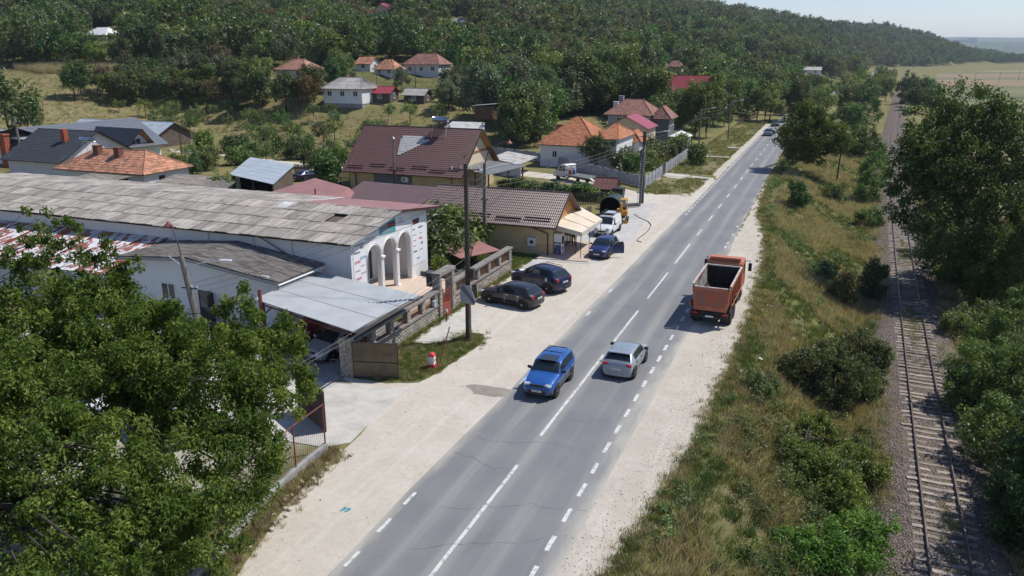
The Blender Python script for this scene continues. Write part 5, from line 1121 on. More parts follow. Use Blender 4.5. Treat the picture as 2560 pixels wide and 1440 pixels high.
def car(name, label, cat, pos, rz, spec, col, group=None, open_door=False, plate='', scale=1.0, interior=True):
    L, Wd, H, wb, fo, wr = (spec[k] for k in ('L', 'W', 'H', 'wb', 'fo', 'wr'))
    t = thing(name, label, cat, pos, rz, group); t.scale = (scale,) * 3
    zb = spec.get('zb', .24); belt = spec['belt']; hw = Wd / 2
    # stations: x from the front bumper backwards, height of the top line, half width at the top, belt height
    st = spec['st']; rows = []
    for (xf, zt_, wt, bl, wf) in st:
        x = L / 2 - xf * L; w = hw * wf
        b_ = min(bl, zt_ - .03); tw = w * wt
        rows.append([(0, zb + .02), (w * .84, zb + .02), (w * .965, zb + .13), (w, zb + (b_ - zb) * .55), (w * .985, b_ - .03), (w * .955, b_), (tw + .02, zt_ - .055), (tw * .90, zt_ - .012), (tw * .5, zt_ + .008), (0, zt_ + .014)])
    mb = MB(); n = len(rows[0]); ring = []
    for (xf, *_), row in zip(st, rows):
        x = L / 2 - xf * L; ring.append([Vector((x, y, z)) for y, z in row] + [Vector((x, -y, z)) for y, z in row[-2:0:-1]])
    k = len(ring[0])
    for a, b in zip(ring, ring[1:]):
        for i in range(k): mb.quad(a[i], a[(i + 1) % k], b[(i + 1) % k], b[i])
    mb.poly(ring[0][::-1]); mb.poly(ring[-1])
    body = mb.build('body', col, t, local=True); me = body.data
    bm = bmesh.new(); bm.from_mesh(me); bmesh.ops.remove_doubles(bm, verts=bm.verts, dist=.0005); bmesh.ops.recalc_face_normals(bm, faces=bm.faces); bm.to_mesh(me); bm.free()
    for p in me.polygons: p.use_smooth = True
    me.set_sharp_from_angle(angle=R(38))
    gi = spec['glass']   # station numbers: windscreen base, windscreen top, pillar positions..., rear glass top, rear glass base
    wb0, wt0, rt0, rb0 = gi['wind'] + gi['rear']
    def P(s, i): return ring[s][i % k]
    gl_ = gi.get('gcol', m_cglass)
    def strip(nm, stations, idx, f0, f1, t0, t1, off):
        """glass laid over the shell between stations, cross-section points idx, cut to fractions f (length) and t (height)"""
        ln = [0.0]
        for a, b in zip(stations, stations[1:]): ln.append(ln[-1] + (P(b, idx[0]) - P(a, idx[0])).length)
        tot = ln[-1]; fs = sorted({f0 * tot, f1 * tot} | {l for l in ln if f0 * tot < l < f1 * tot}); ts = list(np.linspace(t0, t1, len(idx)))
        def at(l, u):
            j = max(i for i in range(len(ln) - 1) if ln[i] <= l + 1e-9); q = (l - ln[j]) / (ln[j + 1] - ln[j]); x = u * (len(idx) - 1); i = min(int(x), len(idx) - 2); w_ = x - i
            return P(stations[j], idx[i]).lerp(P(stations[j], idx[i + 1]), w_).lerp(P(stations[j + 1], idx[i]).lerp(P(stations[j + 1], idx[i + 1]), w_), q)
        g = MB(); G_ = [[at(l, u) for u in ts] for l in fs]; ctr = Vector((0, 0, H * .45))
        rows_ = []
        for i, r_ in enumerate(G_):
            o_ = []
            for j, p in enumerate(r_):
                d1 = G_[min(i + 1, len(G_) - 1)][j] - G_[max(i - 1, 0)][j]; d2 = r_[min(j + 1, len(r_) - 1)] - r_[max(j - 1, 0)]; nn = d1.cross(d2).normalized()
                if nn.dot(p - Vector((p.x * .6, 0, H * .45))) < 0: nn = -nn
                o_.append(p + nn * off)
            rows_.append(o_)
        for a, b in zip(rows_, rows_[1:]):
            for i in range(len(a) - 1): g.quad(a[i], a[i + 1], b[i + 1], b[i])
        return g.build(nm, gl_, t, local=True, smooth_sh=True)
    across = list(range(6, k - 5))
    strip('windscreen', list(range(wb0, wt0 + 1)), across, .06, .94, .03, .97, .012); strip('rear_window', list(range(rt0, rb0 + 1)), across, .08, .92, .05, .95, .012)
    for sd_ in (0, 1):
        i5, i6 = (5, 6) if sd_ == 0 else (k - 5, k - 6)
        for (s0, s1, f0, f1) in gi['side']:
            strip('side_window', list(range(s0, s1 + 1)), [i5, i6], f0, f1, .08, .90, .010)
    # wheel arches, wheels
    xf_ = L / 2 - fo; xr_ = xf_ - wb
    for x in (xf_, xr_):
        for s in (1, -1):
            a = MB(); a.cyl((x, s * (hw - .10), wr + .015), wr * 1.17, .212, 20, 'y'); a.build('wheel_arch', m_blackp if not spec.get('cladding') else m_blackp, t, local=True)
            wheel(t, x, s * (hw - .065), wr, .2, s, spec.get('spokes', 5), spec.get('rim'))
    sk = MB(); sk.box((0, 0, zb + .05), (L * .93, Wd * .90, .14)); sk.build('underbody', m_blackp, t, local=True)
    # bumpers
    bz = spec.get('bz', .46)
    for s, nm in ((1, 'front_bumper'), (-1, 'rear_bumper')):
        bm_ = MB(); xb = s * (L / 2 - .035); w0 = hw * .80
        pts = [(xb - s * .30, -hw * .96), (xb - s * .10, -w0 * 1.08), (xb + s * .045, -w0 * .75), (xb + s * .07, 0), (xb + s * .045, w0 * .75), (xb - s * .10, w0 * 1.08), (xb - s * .30, hw * .96)]
        bm_.prism(pts if s < 0 else pts[::-1], zb, bz); bm_.build(nm, spec.get('bumper', col), t, local=True, bevel=.03)
    gr_ = MB(); gr_.box((L / 2 + .012, 0, spec.get('gz', .62)), (.05, Wd * .42, .13)); gr_.build('grille', m_blackp, t, local=True)
    lw_ = MB(); lw_.box((L / 2 + .035, 0, zb + .10), (.03, Wd * .55, .11)); lw_.build('air_intake', m_blackp, t, local=True)
    for s in (1, -1):
        h_ = MB(); h_.box((L / 2 - .155, s * hw * .66, spec.get('hz', .68) - .01), (.26, Wd * .19, .12), rz=-s * .42); h_.build('headlight', m_lamp, t, local=True, bevel=.04)
        r_ = MB(); tl = spec.get('tl', (.22, .16)); r_.box((-L / 2 + .095 + spec.get('tlx', 0), s * hw * spec.get('tly', .72), spec.get('tz', .85)), (.16, Wd * tl[0] * .8, tl[1]), rz=s * .28); r_.build('tail_light', m_red, t, local=True, bevel=.03)
        mi = MB(); mx = L / 2 - st[wb0][0] * L - .32; mi.box((mx, s * (hw + .10), belt + .06), (.12, .22, .15), rz=s * .15); mi.box((mx + .02, s * (hw - .02), belt), (.06, .12, .05)); mi.build('wing_mirror', spec.get('mirror', col), t, local=True, bevel=.03)
        d_ = MB()
        for xx in spec.get('seams', (.02, -.95)): d_.box((xx, s * (hw * .998), zb + (belt - zb) * .52), (.012, .012, (belt - zb) * .82))
        for xx in spec.get('handles', (-.18, -1.02)): d_.box((xx, s * (hw + .0), belt - .11), (.18, .03, .035))
        d_.build('door_trim', m_blackp if not spec.get('chromeh') else m_chrome, t, local=True)
    for s, z in ((1, spec.get('pz', (.44, .60))[0]), (-1, spec.get('pz', (.44, .60))[1])):
        xx = L / 2 + .062 if s > 0 else -L / 2 - .062 + spec.get('prx', 0); pl = MB(); pl.box((xx, 0, z), (.012, .52, .115)); po_ = pl.build('number_plate', m_plate, t, local=True)
        if plate: text(po_, plate, (xx + s * .009, -.235 if s > 0 else .235, z - .035), .105, m_platet, rot=(math.pi / 2, 0, s * math.pi / 2), sx=.82, world=False, ext=.001)
    wp = MB(); p0, p1 = P(wb0, 7), P(wb0, k - 7); wp.tube([Vector((p0.x - .03, .45, p0.z + .04)), Vector((p0.x - .12, -.15, p0.z + .09))], .012, 4); wp.build('wiper', m_blackp, t, local=True)
    if spec.get('rails'):
        for s in (1, -1):
            r_ = MB(); xa, xb = L / 2 - st[wt0][0] * L - .25, L / 2 - st[rt0][0] * L + .2; yy_ = s * hw * .66; r_.tube([(xa, yy_, H + .0), (xa - .12, yy_, H + .07), (xb + .12, yy_, H + .07), (xb, yy_, H)], .02, 6); r_.build('roof_rail', spec['rails'], t, local=True)
    for q in spec.get('bars', ()):
        r_ = MB(); r_.tube([(q, -hw * .64, H + .02), (q, -hw * .6, H + .11), (q, hw * .6, H + .11), (q, hw * .64, H + .02)], .022, 6); r_.build('roof_bar', m_blackp, t, local=True)
    if open_door:
        d_ = MB(); hx = L / 2 - st[wb0][0] * L - .30; Lh = 1.12; ang = R(58); ux, uy = -math.cos(ang), math.sin(ang); p0 = Vector((hx, hw + .02, 0))
        q = [p0 + Vector((ux * a, uy * a, 0)) for a in (0, Lh)]
        lo, md = zb + .1, belt; d_.extrude([q[0] + Vector((0, 0, lo)), q[1] + Vector((0, 0, lo)), q[1] + Vector((0, 0, md)), q[0] + Vector((0, 0, md))], Vector((math.sin(ang), math.cos(ang), 0)) * .08)
        dd_ = d_.build('open_door', col, t, local=True, bevel=.02); g = MB(); g.extrude([q[0].lerp(q[1], .10) + Vector((0, 0, md + .003)), q[1] + Vector((0, 0, md + .003)), q[0].lerp(q[1], .92) + Vector((0, 0, md + .40)), q[0].lerp(q[1], .45) + Vector((0, 0, md + .36))], Vector((math.sin(ang), math.cos(ang), 0)) * .03); g.build('door_window', gl_, dd_, local=True)
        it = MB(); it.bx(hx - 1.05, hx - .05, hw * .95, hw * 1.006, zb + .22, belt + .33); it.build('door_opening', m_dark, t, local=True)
    return t
def hatch(L, W, H, wb, fo, wr, hood=.88, belt=.92, nose=.66, tail=.95, wx=(.27, .44), rear=(.86, .97), roofw=.72, noseh=.3, rear_z=None, midroof=None, **kw):
    """hatchback outline; wx = windscreen base and top, rear = rear glass top and base, as fractions of the length"""
    rr = H - .05; rz_ = rear_z or belt + .02
    st = [(0.0, nose - .10, .70, belt, .74), (.022, nose + .0, .80, belt, .86), (.07, nose + .10, .86, belt, .95), (.16, hood - .04, .88, belt, .985), (wx[0] - .03, hood + .01, .90, belt, 1.0), (wx[0], hood + .05, .90, belt, 1.0),
          ((wx[0] + wx[1]) / 2, (hood + H) / 2 + .05, .82, belt, 1.0), (wx[1], H - .045, roofw + .02, belt, 1.0), (wx[1] + .08, H - .005, roofw, belt, 1.0), ((wx[1] + rear[0]) / 2, H, roofw, belt + .02, 1.0), (rear[0] - .06, rr + .02, roofw, belt + .04, .99), (rear[0], rr - .03, roofw - .01, belt + .05, .975), (rear[1], rz_, .86, belt + .02, .93), (.985, tail - .10, .86, belt, .88), (1.0, tail - .28, .84, belt, .80)]
    d = dict(L=L, W=W, H=H, wb=wb, fo=fo, wr=wr, belt=belt, st=st, glass=dict(wind=(5, 7), rear=(11, 12), side=[(6, 8, .12, .98), (8, 9, .03, .96), (9, 11, .04, .80)]))
    d.update(kw); return d
def gmid(a, b, z=0): a, b = G(*a, z), G(*b, z); return a, b
def place(front_w, rear_w, spec, side, z=.0, scale=1.0):
    """position from the ground contact of the front and rear wheel of one side (+1 left, -1 right)"""
    f, r = G(*front_w, z), G(*rear_w, z); d = (f - r); d.z = 0; d.normalize(); lf = Vector((-d.y, d.x, 0))
    mid = (f + r) / 2 - lf * side * (spec['W'] / 2 - .1) * scale; xm = spec['L'] / 2 - spec['fo'] - spec['wb'] / 2
    c = mid - d * xm * scale; return (c.x, c.y, z), math.atan2(d.y, d.x)
# -- blue compact SUV driving towards the viewer
s_rav = hatch(4.12, 1.70, 1.62, 2.41, .80, .35, hood=1.06, belt=1.08, nose=.80, tail=1.10, wx=(.30, .43), rear=(.93, .985), roofw=.80, rear_z=1.12, zb=.34, bz=.62, hz=.82, gz=.82, tz=1.0, pz=(.55, .72), bumper=M('grey bumper plastic', (.085, .088, .095), rough=.6), bars=(-.55, -1.35), mirror=m_blackp, handles=(.0, -.9))
pos, rz_ = place((1388.5, 993), (1423.5, 950), s_rav, 1)
rav = car('compact_suv', 'bright blue compact SUV with roof bars driving towards the viewer', 'car', (pos[0], pos[1], .03), rz_, s_rav, paint('bright blue paint', (.025, .115, .40)), plate='VL 83 PTG')
MB().box((.10, 0, 1.635), (.75, .95, .012)).build('sunroof', m_cglass, rav, local=True)
for s in (1, -1): MB().box((0, s * .852, .52), (2.0, .02, .2)).build('side_cladding', MATS['grey bumper plastic'], rav, local=True)
MB().tube([(.72, .72, 1.5), (.45, .80, 2.15)], .008, 4).build('aerial', m_chrome, rav, local=True)
# -- pale grey hatchback driving away
s_clio = hatch(4.05, 1.79, 1.41, 2.58, .83, .33, hood=.90, belt=.95, nose=.66, tail=1.0, wx=(.25, .43), rear=(.85, .955), roofw=.73, rear_z=1.02, zb=.2, bz=.50, tz=.86, tl=(.26, .13), pz=(.45, .60), tly=.70, mirror=m_blackp)
pos, rz_ = place((1610, 905), (1583, 945), s_clio, -1)
clio = car('hatchback_car', 'pale grey hatchback driving away in the right lane', 'car', (pos[0], pos[1], .04), rz_, s_clio, paint('pale grey paint', (.34, .385, .42), .35), plate='B 253 LDM')
MB().tube([(-1.1, 0, 1.44), (-1.25, 0, 1.62)], .008, 4).build('aerial', m_blackp, clio, local=True)
MB().prism([(-1.62, -.62), (-1.62, .62), (-1.30, .64), (-1.30, -.64)], 1.385, 1.425).build('spoiler', MATS['pale grey paint'], clio, local=True)
# -- black hatchback and dark blue SUV parked by the wall
s_golf = hatch(4.15, 1.74, 1.44, 2.51, .87, .32, hood=.92, belt=.93, nose=.66, tail=1.0, wx=(.28, .46), rear=(.865, .965), roofw=.74, rear_z=1.0, tz=.84, tl=(.18, .17), pz=(.42, .72), chromeh=True, rim=M('bright alloy rim', (.62, .60, .55), rough=.4, metal=.5))
pos, rz_ = place((1223, 757), (1308, 774), s_golf, 1, scale=1.09)
car('hatchback_car', 'black five door hatchback parked nose to the stone wall', 'car', pos, rz_, s_golf, paint('black paint', (.018, .02, .024), .2), plate='VL 12 ABC', scale=1.09)
s_dus = hatch(4.31, 1.82, 1.62, 2.67, .82, .36, hood=1.05, belt=1.10, nose=.80, tail=1.12, wx=(.27, .42), rear=(.875, .965), roofw=.75, rear_z=1.15, zb=.32, bz=.60, hz=.84, gz=.82, tz=.98, tl=(.15, .22), pz=(.55, .85), rails=m_blackp, mirror=m_blackp)
pos, rz_ = place((1289, 713), (1376, 736), s_dus, 1, scale=1.10)
dus = car('suv_car', 'dark blue SUV with roof rails parked beside the black hatchback', 'car', pos, rz_, s_dus, paint('navy paint', (.012, .018, .055), .3), plate='VL 09 DST', scale=1.10)
MB().lathe([(.0, 1.035), (.24, 1.035), (.24, 1.04), (.0, 1.042)], 18, (1.45, .25, 0)).build('bonnet_roundel', m_plate, dus, local=True)
MB().box((-1.28, .915, .98), (.16, .012, .24)).build('crest_decal', m_plate, dus, local=True)
tb = MB(); tb.tube([(-2.1, 0, .45), (-2.32, 0, .45), (-2.36, 0, .52)], .03, 6); tb.build('tow_bar', m_blackp, dus, local=True)
# -- dark blue hatchback with an open door and the white van behind it
s_san = hatch(4.02, 1.75, 1.53, 2.59, .80, .32, hood=.98, belt=.98, nose=.72, tail=1.02, wx=(.26, .42), rear=(.88, .965), roofw=.74, rear_z=1.05, hz=.74, pz=(.48, .8))
a, b = G(1467, 648), G(1512, 652); c = (a + b) / 2; 
car('hatchback_car', 'dark blue hatchback with open driver door before the white van', 'car', (c.x + .15, c.y + 2.05, .03), R(-93), s_san, paint('royal blue paint', (.014, .03, .12), .3), open_door=True, plate='VL 07 XYZ')
s_van = hatch(4.36, 1.75, 1.81, 2.81, .82, .33, hood=1.06, belt=1.10, nose=.78, tail=1.5, wx=(.22, .37), rear=(.965, .99), roofw=.84, rear_z=1.15, zb=.26, hz=.86, tz=1.1, pz=(.46, .9), mirror=m_blackp, bumper=m_blackp)
s_van['glass']['side'] = [(6, 8, .12, .98)]
van = car('panel_van', 'white panel van with black roof rack behind the blue hatchback', 'van', (-19.35, 74.0, .03), R(-91), s_van, paint('white paint', (.72, .73, .74), 0.0), plate='VL 11 VAN')
rk = MB()
for x in (-1.9, -1.2, -.5, .3): rk.tube([(x, -.66, 1.86), (x, -.66, 1.95), (x, .66, 1.95), (x, .66, 1.86)], .025, 5)
for y in (-.68, .68): rk.tube([(-2.0, y, 1.98), (.45, y, 1.98)], .03, 5)
rk.box((.42, 0, 1.95), (.05, 1.3, .18)); rk.build('roof_rack', m_blackp, van, local=True); MB().box((-.6, .1, 1.98), (1.1, .8, .10)).build('roof_load', m_zinc, van, local=True)
# -- silver hatchback and red car under the carport
s_seat = hatch(4.31, 1.77, 1.46, 2.58, .88, .32, hood=.92, belt=.98, nose=.68, tail=1.02, wx=(.22, .42), rear=(.86, .965), roofw=.70, rear_z=1.05, hz=.70, pz=(.40, .8))
seat = car('hatchback_car', 'silver hatchback with its nose out of the carport shade', 'car', (-25.75, 36.75, .04), R(-103), s_seat, paint('silver paint', (.50, .51, .53), .4), plate='VL 80 NBS')
s_old = hatch(4.0, 1.68, 1.42, 2.5, .8, .31)
car('hatchback_car', 'red car deep in the carport beside the silver one', 'car', (-28.6, 39.3, 0), R(-100), s_old, paint('dark red paint', (.22, .012, .015), .1))
# -- other cars
p = G(1922, 341); car('hatchback_car', 'blue grey car coming along the far straight', 'car', (-12.35, p.y + 2, .03), R(-90), s_clio, paint('blue grey paint', (.09, .13, .18), .4))
p = G(1941, 317); car('hatchback_car', 'dark car following far behind under the road tree', 'car', (-12.6, p.y + 2, .03), R(-90), s_golf, paint('dark grey paint', (.03, .033, .036), .3))
s_sed = hatch(4.6, 1.78, 1.42, 2.7, .85, .32, rear=(.80, .90), rear_z=1.0, tail=1.08)
car('saloon_car', 'dark blue car parked beside the sand heap behind the sheds', 'car', (-67.6, 92.0, 0), R(75), s_sed, paint('deep blue paint', (.012, .02, .06), .3))
p = G(190, 1035); car('saloon_car', 'white car half hidden under the big left tree', 'car', (p.x, p.y, .0), R(20), s_sed, MATS['white paint'])
p = G(395, 1085); car('saloon_car', 'dark blue car glimpsed under the branches of the big tree', 'car', (p.x, p.y, .0), R(-30), s_sed, MATS['navy paint'])
p = G(650, 905); car('saloon_car', 'silver car in the yard behind the leaves by the carport', 'car', (p.x, p.y, .0), R(-75), s_old, MATS['silver paint'])
# ================================================================ orange dump truck
def truck():
    t = thing('dump_truck', 'weathered orange dump truck with open load bed parked on the right verge', 'truck', (-5.95, 49.3, 0), R(-1.0))
    m_or = M('weathered orange paint', (.50, .165, .085), (.42, .13, .07), 2.0, .65, dirt=(.26, .16, .125), dscale=1.3, dlo=.48, dhi=.75); m_dirty = M('scuffed tailgate paint', (.40, .11, .06), (.20, .15, .13), 1.3, .75, lo=.42, hi=.62, stretch=(2, 1, .5)); m_bed = M('scraped bed steel', (.36, .34, .31), (.22, .20, .185), 1.4, .6, metal=.2, dirt=(.12, .11, .10), dscale=1.0); m_ch = M('chassis black', (.03, .028, .026), rough=.8)
    def B(nm, mat, *boxes, bevel=.015, parent=t):
        mb = MB()
        for b in boxes: mb.box(*b)
        return mb.build(nm, mat, parent, local=True, bevel=bevel)
    B('chassis', m_ch, ((-.45, 4.0, .95), (.16, 8.0, .28)), ((.45, 4.0, .95), (.16, 8.0, .28)), ((0, .12, .85), (2.3, .14, .3)), ((0, 1.6, .6), (2.0, .14, .2)), ((0, 3.0, .6), (2.0, .14, .2)), bevel=0)
    B('fuel_tank', m_ch, ((.95, 4.7, .8), (.5, 1.2, .55)), bevel=.06); B('battery_box', m_ch, ((-.95, 4.7, .8), (.5, .9, .55)))
    for y in (1.25, 2.6, 6.9):
        for s in (1, -1):
            w_ = bpy.data.objects.new('wheel', None); COL.objects.link(w_); w_.parent = t; w_.location = (s * .98, y, .52); r = .52; wd = .55 if y < 5 else .32
            tl = MB()
            for o_ in ((-.14, .14) if y < 5 else (0,)):
                tl.lathe([(r * .55, o_ - .13), (r * .93, o_ - .13), (r, o_ - .09), (r, o_ + .09), (r * .93, o_ + .13), (r * .55, o_ + .13)], 20, axis='x')
            tl.build('tyre', m_tyre, w_, local=True); hb = MB(); hb.lathe([(r * .56, s * .20), (r * .52, s * .16), (r * .2, s * .10), (r * .18, s * .24), (.01, s * .24)], 16, axis='x'); hb.build('rim', m_dirty, w_, local=True)
    # load bed: sloped sides, open top, thick rim
    zb_, zt_ = 1.25, 2.78; wb_, wt_ = 1.02, 1.20; y0, y1 = .05, 5.35
    for s in (1, -1):
        m_ = MB(); m_.extrude([(s * wb_, y0 + .06, zb_), (s * wb_, y1, zb_), (s * wt_, y1, zt_), (s * wt_, y0 + .06, zt_)], (-s * .05, 0, 0)); m_.build('bed_side', m_or, t, local=True)
        m_ = MB(); m_.extrude([(s * (wb_ - .055) - s * .0, y0 + .07, zb_ + .02), (s * (wb_ - .055), y1 - .05, zb_ + .02), (s * (wt_ - .055), y1 - .05, zt_ - .005), (s * (wt_ - .055), y0 + .07, zt_ - .005)], (-s * .012, 0, 0)); m_.build('bed_lining', M('stained bed steel', (.25, .235, .215), (.03, .03, .03), 1.1, .7, lo=.42, hi=.58), t, local=True)
        m_ = MB(); m_.box((s * (wt_ - .01), (y0 + y1) / 2, zt_ + .04), (.13, y1 - y0 - .1, .09)); m_.build('bed_rim', M('pale worn rim', (.52, .50, .47), (.45, .28, .2), 2.5, .6) if s > 0 else MATS['pale worn rim'], t, local=True, bevel=.01)
        for k in range(5): B('side_rib', m_or, ((s * (wt_ + .0) - s * .04, .7 + k * 1.1, 2.1), (.12, .12, 1.25)), bevel=.01)
    m_blk = M('black bed steel', (.018, .018, .019), (.035, .033, .032), 3, .8); B('bed_floor', m_blk, ((0, 2.7, zb_ + .02), (2.02, 5.2, .05)), bevel=0)  # bed floor, front wall and tub share one near-black colour
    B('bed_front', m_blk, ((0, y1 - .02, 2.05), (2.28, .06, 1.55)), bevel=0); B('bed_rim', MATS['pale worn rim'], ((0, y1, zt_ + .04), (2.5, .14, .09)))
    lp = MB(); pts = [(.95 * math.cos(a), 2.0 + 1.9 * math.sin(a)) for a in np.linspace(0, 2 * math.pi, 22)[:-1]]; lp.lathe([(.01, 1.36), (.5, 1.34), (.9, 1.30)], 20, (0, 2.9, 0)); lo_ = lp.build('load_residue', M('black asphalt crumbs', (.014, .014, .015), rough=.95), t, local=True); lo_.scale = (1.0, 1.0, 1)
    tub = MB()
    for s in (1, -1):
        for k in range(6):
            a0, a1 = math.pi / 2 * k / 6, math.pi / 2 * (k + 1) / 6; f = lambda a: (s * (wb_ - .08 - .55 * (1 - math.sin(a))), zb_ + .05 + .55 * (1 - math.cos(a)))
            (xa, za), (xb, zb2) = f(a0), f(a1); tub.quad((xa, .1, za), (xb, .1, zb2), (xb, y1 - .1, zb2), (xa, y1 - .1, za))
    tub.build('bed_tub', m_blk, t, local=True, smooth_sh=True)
    # tailgate with recessed panel
    tg = MB(); tg.extrude([(-1.02, 0, 1.12), (1.02, 0, 1.12), (1.19, -.10, 2.66), (-1.19, -.10, 2.66)], (0, .09, 0)); to = tg.build('tailgate', m_or, t, local=True, bevel=.015)
    fr = MB()
    for a, b in (((-.95, -.01, 1.42), (.95, -.01, 1.42)), ((-1.0, -.09, 2.4), (1.0, -.09, 2.4)), ((-.95, -.01, 1.42), (-1.0, -.09, 2.4)), ((.95, -.01, 1.42), (1.0, -.09, 2.4))): fr.tube([a, b], .035, 4)
    fr.build('tailgate_frame', m_or, to, local=True); pn = MB(); pn.quad((-.93, -.022, 1.44), (.93, -.022, 1.44), (.97, -.096, 2.38), (-.97, -.096, 2.38)); pn.build('tailgate_panel', m_dirty, to, local=True)
    B('bed_rim', MATS['pale worn rim'], ((0, -.07, 2.71), (2.44, .13, .07)))
    for s in (1, -1):
        m_ = MB(); m_.extrude([(s * 1.22, .3, 1.15), (s * 1.22, 4.9, 1.15), (s * 1.34, 4.9, 1.55), (s * 1.34, .3, 1.55)], (-s * .04, 0, 0)); m_.build('mudguard', m_or, t, local=True)
        B('mud_flap', m_ch, ((s * .95, .28, .72), (.62, .03, .62)), bevel=0); B('tail_light', m_red, ((s * .95, -.0, .92), (.38, .05, .13))); B('hinge', m_ch, ((s * 1.1, -.1, 2.72), (.1, .18, .12)))
    B('bumper_bar', m_ch, ((0, -.02, .75), (2.3, .1, .14))); pl = B('number_plate', m_plate, ((0, -.08, .78), (.52, .012, .12)))
    # cab
    cb = MB(); prof = [(5.75, 1.0), (7.9, 1.0), (8.0, 1.35), (7.92, 1.95), (7.55, 2.95), (7.3, 3.08), (5.95, 3.08), (5.75, 2.9)]
    cb.extrude([(-1.22, y, z) for y, z in prof], (2.44, 0, 0)); cb.build('cab', m_or, t, local=True, bevel=.06)
    B('roof_deflector', m_or, ((0, 6.05, 3.2), (2.1, .35, .18))); B('roof_band', M('pale orange stripe', (.62, .30, .16), rough=.5), ((0, 5.735, 2.86), (2.3, .02, .09)))
    B('windscreen', m_cglass, ((0, 7.79, 2.42), (2.15, .03, .92)), bevel=0).rotation_euler = (0, 0, 0)
    for s in (1, -1):
        B('side_window', m_cglass, ((s * 1.225, 6.9, 2.4), (.02, 1.0, .7)), bevel=0)
        mr = MB(); mr.tube([(s * 1.2, 7.5, 2.75), (s * 1.52, 7.55, 2.8)], .025, 5); mr.tube([(s * 1.5, 7.55, 2.1), (s * 1.52, 7.55, 2.85)], .02, 5); mo = mr.build('mirror_arm', m_ch, t, local=True); B('mirror', m_blackp, ((s * 1.55, 7.5, 2.35), (.24, .12, .58)), bevel=.03, parent=mo)
        B('headlight', m_lamp, ((s * .85, 8.02, 1.15), (.4, .06, .2)))
    B('cab_front', m_ch, ((0, 8.02, 1.5), (1.9, .04, .35))); ex = MB(); ex.cyl((-.9, 5.55, 2.0), .08, 1.9, 10); ex.build('exhaust', m_ch, t, local=True)
    return t
truck()
# ================================================================ white flatbed recovery truck
def flatbed():
    a, b = G(1400, 450), G(1458, 461); t = thing('flatbed_truck', 'white double cab flatbed truck with loading ramps by the fence', 'truck', ((a.x + b.x) / 2, (a.y + b.y) / 2 + .9, 0), math.atan2(a.y - b.y, a.x - b.x) + 0)
    m_w = MATS['white paint']
    cb = MB(); prof = [(.55, .45), (3.15, .45), (3.25, .75), (3.1, 1.15), (2.45, 1.4), (1.75, 2.2), (1.45, 2.3), (.65, 2.3), (.55, 2.15)]
    cb.extrude([(x, -.98, z) for x, z in prof], (0, 1.96, 0)); cb.build('cab', m_w, t, local=True, bevel=.07)
    for s in (1, -1):
        for x0, x1, f in ((1.28, 2.1, .45), (.75, 1.15, 0)):
            g = MB(); g.extrude([(x0, s * .985, 1.4), (x1, s * .985, 1.4), (x1 - f, s * .985, 2.05), (x0, s * .985, 2.05)], (0, s * .008, 0)); g.build('side_window', m_cglass, t, local=True)
        MB().box((0.9, s * .99, .62), (.5, .02, .2)).build('side_trim', m_blackp, t, local=True); MB().box((2.35, s * 1.1, 1.55), (.12, .2, .32)).build('wing_mirror', m_blackp, t, local=True); MB().box((3.12, s * .75, .85), (.2, .35, .3)).build('headlight', m_lamp, t, local=True, bevel=.04)
    g = MB(); g.extrude([(2.43, -.8, 1.46), (1.82, -.78, 2.15), (1.82, .78, 2.15), (2.43, .8, 1.46)], (.03, 0, .03)); g.build('windscreen', m_cglass, t, local=True)
    MB().box((3.2, 0, .55), (.14, 1.9, .25)).build('front_bumper', m_blackp, t, local=True, bevel=.04)
    MB().box((-1.9, 0, .95), (4.6, 2.1, .12)).build('flatbed', M('grey deck', (.10, .105, .11), (.14, .145, .15), 2, .8), t, local=True); MB().box((-1.5, 0, .68), (5.2, .9, .22)).build('chassis', m_blackp, t, local=True)
    for s in (1, -1): MB().box((-1.9, s * 1.06, .97), (4.6, .03, .14)).build('side_rail', m_zinc, t, local=True)
    rk = MB()
    for y in (-.9, 0, .9): rk.tube([(.42, y, 1.0), (.42, y, 2.2)], .03, 5)
    for z in (1.5, 2.2): rk.tube([(.42, -.9, z), (.42, .9, z)], .03, 5)
    rk.build('headboard', m_steel, t, local=True)
    for s in (1, -1):
        MB().box((-5.1, s * .7, .62), (1.9, .42, .07), ry=-.38).build('ramp', M('galvanised ramp', (.52, .52, .50), rough=.5), t, local=True)
        for x in (2.25, -1.9): wheel(t, x, s * .88, .34, .24, s, 5, m_hub)
    for x, y, c in ((.1, .5, (.5, .06, .03)), (-.2, .1, (.03, .1, .3))): MB().lathe([(.2, 1.01), (.2, 1.6), (.1, 1.7)], 12, (x, y, 0)).build('drum', M('drum %d' % int(x * 10 + 5), c, rough=.5), t, local=True)
flatbed()
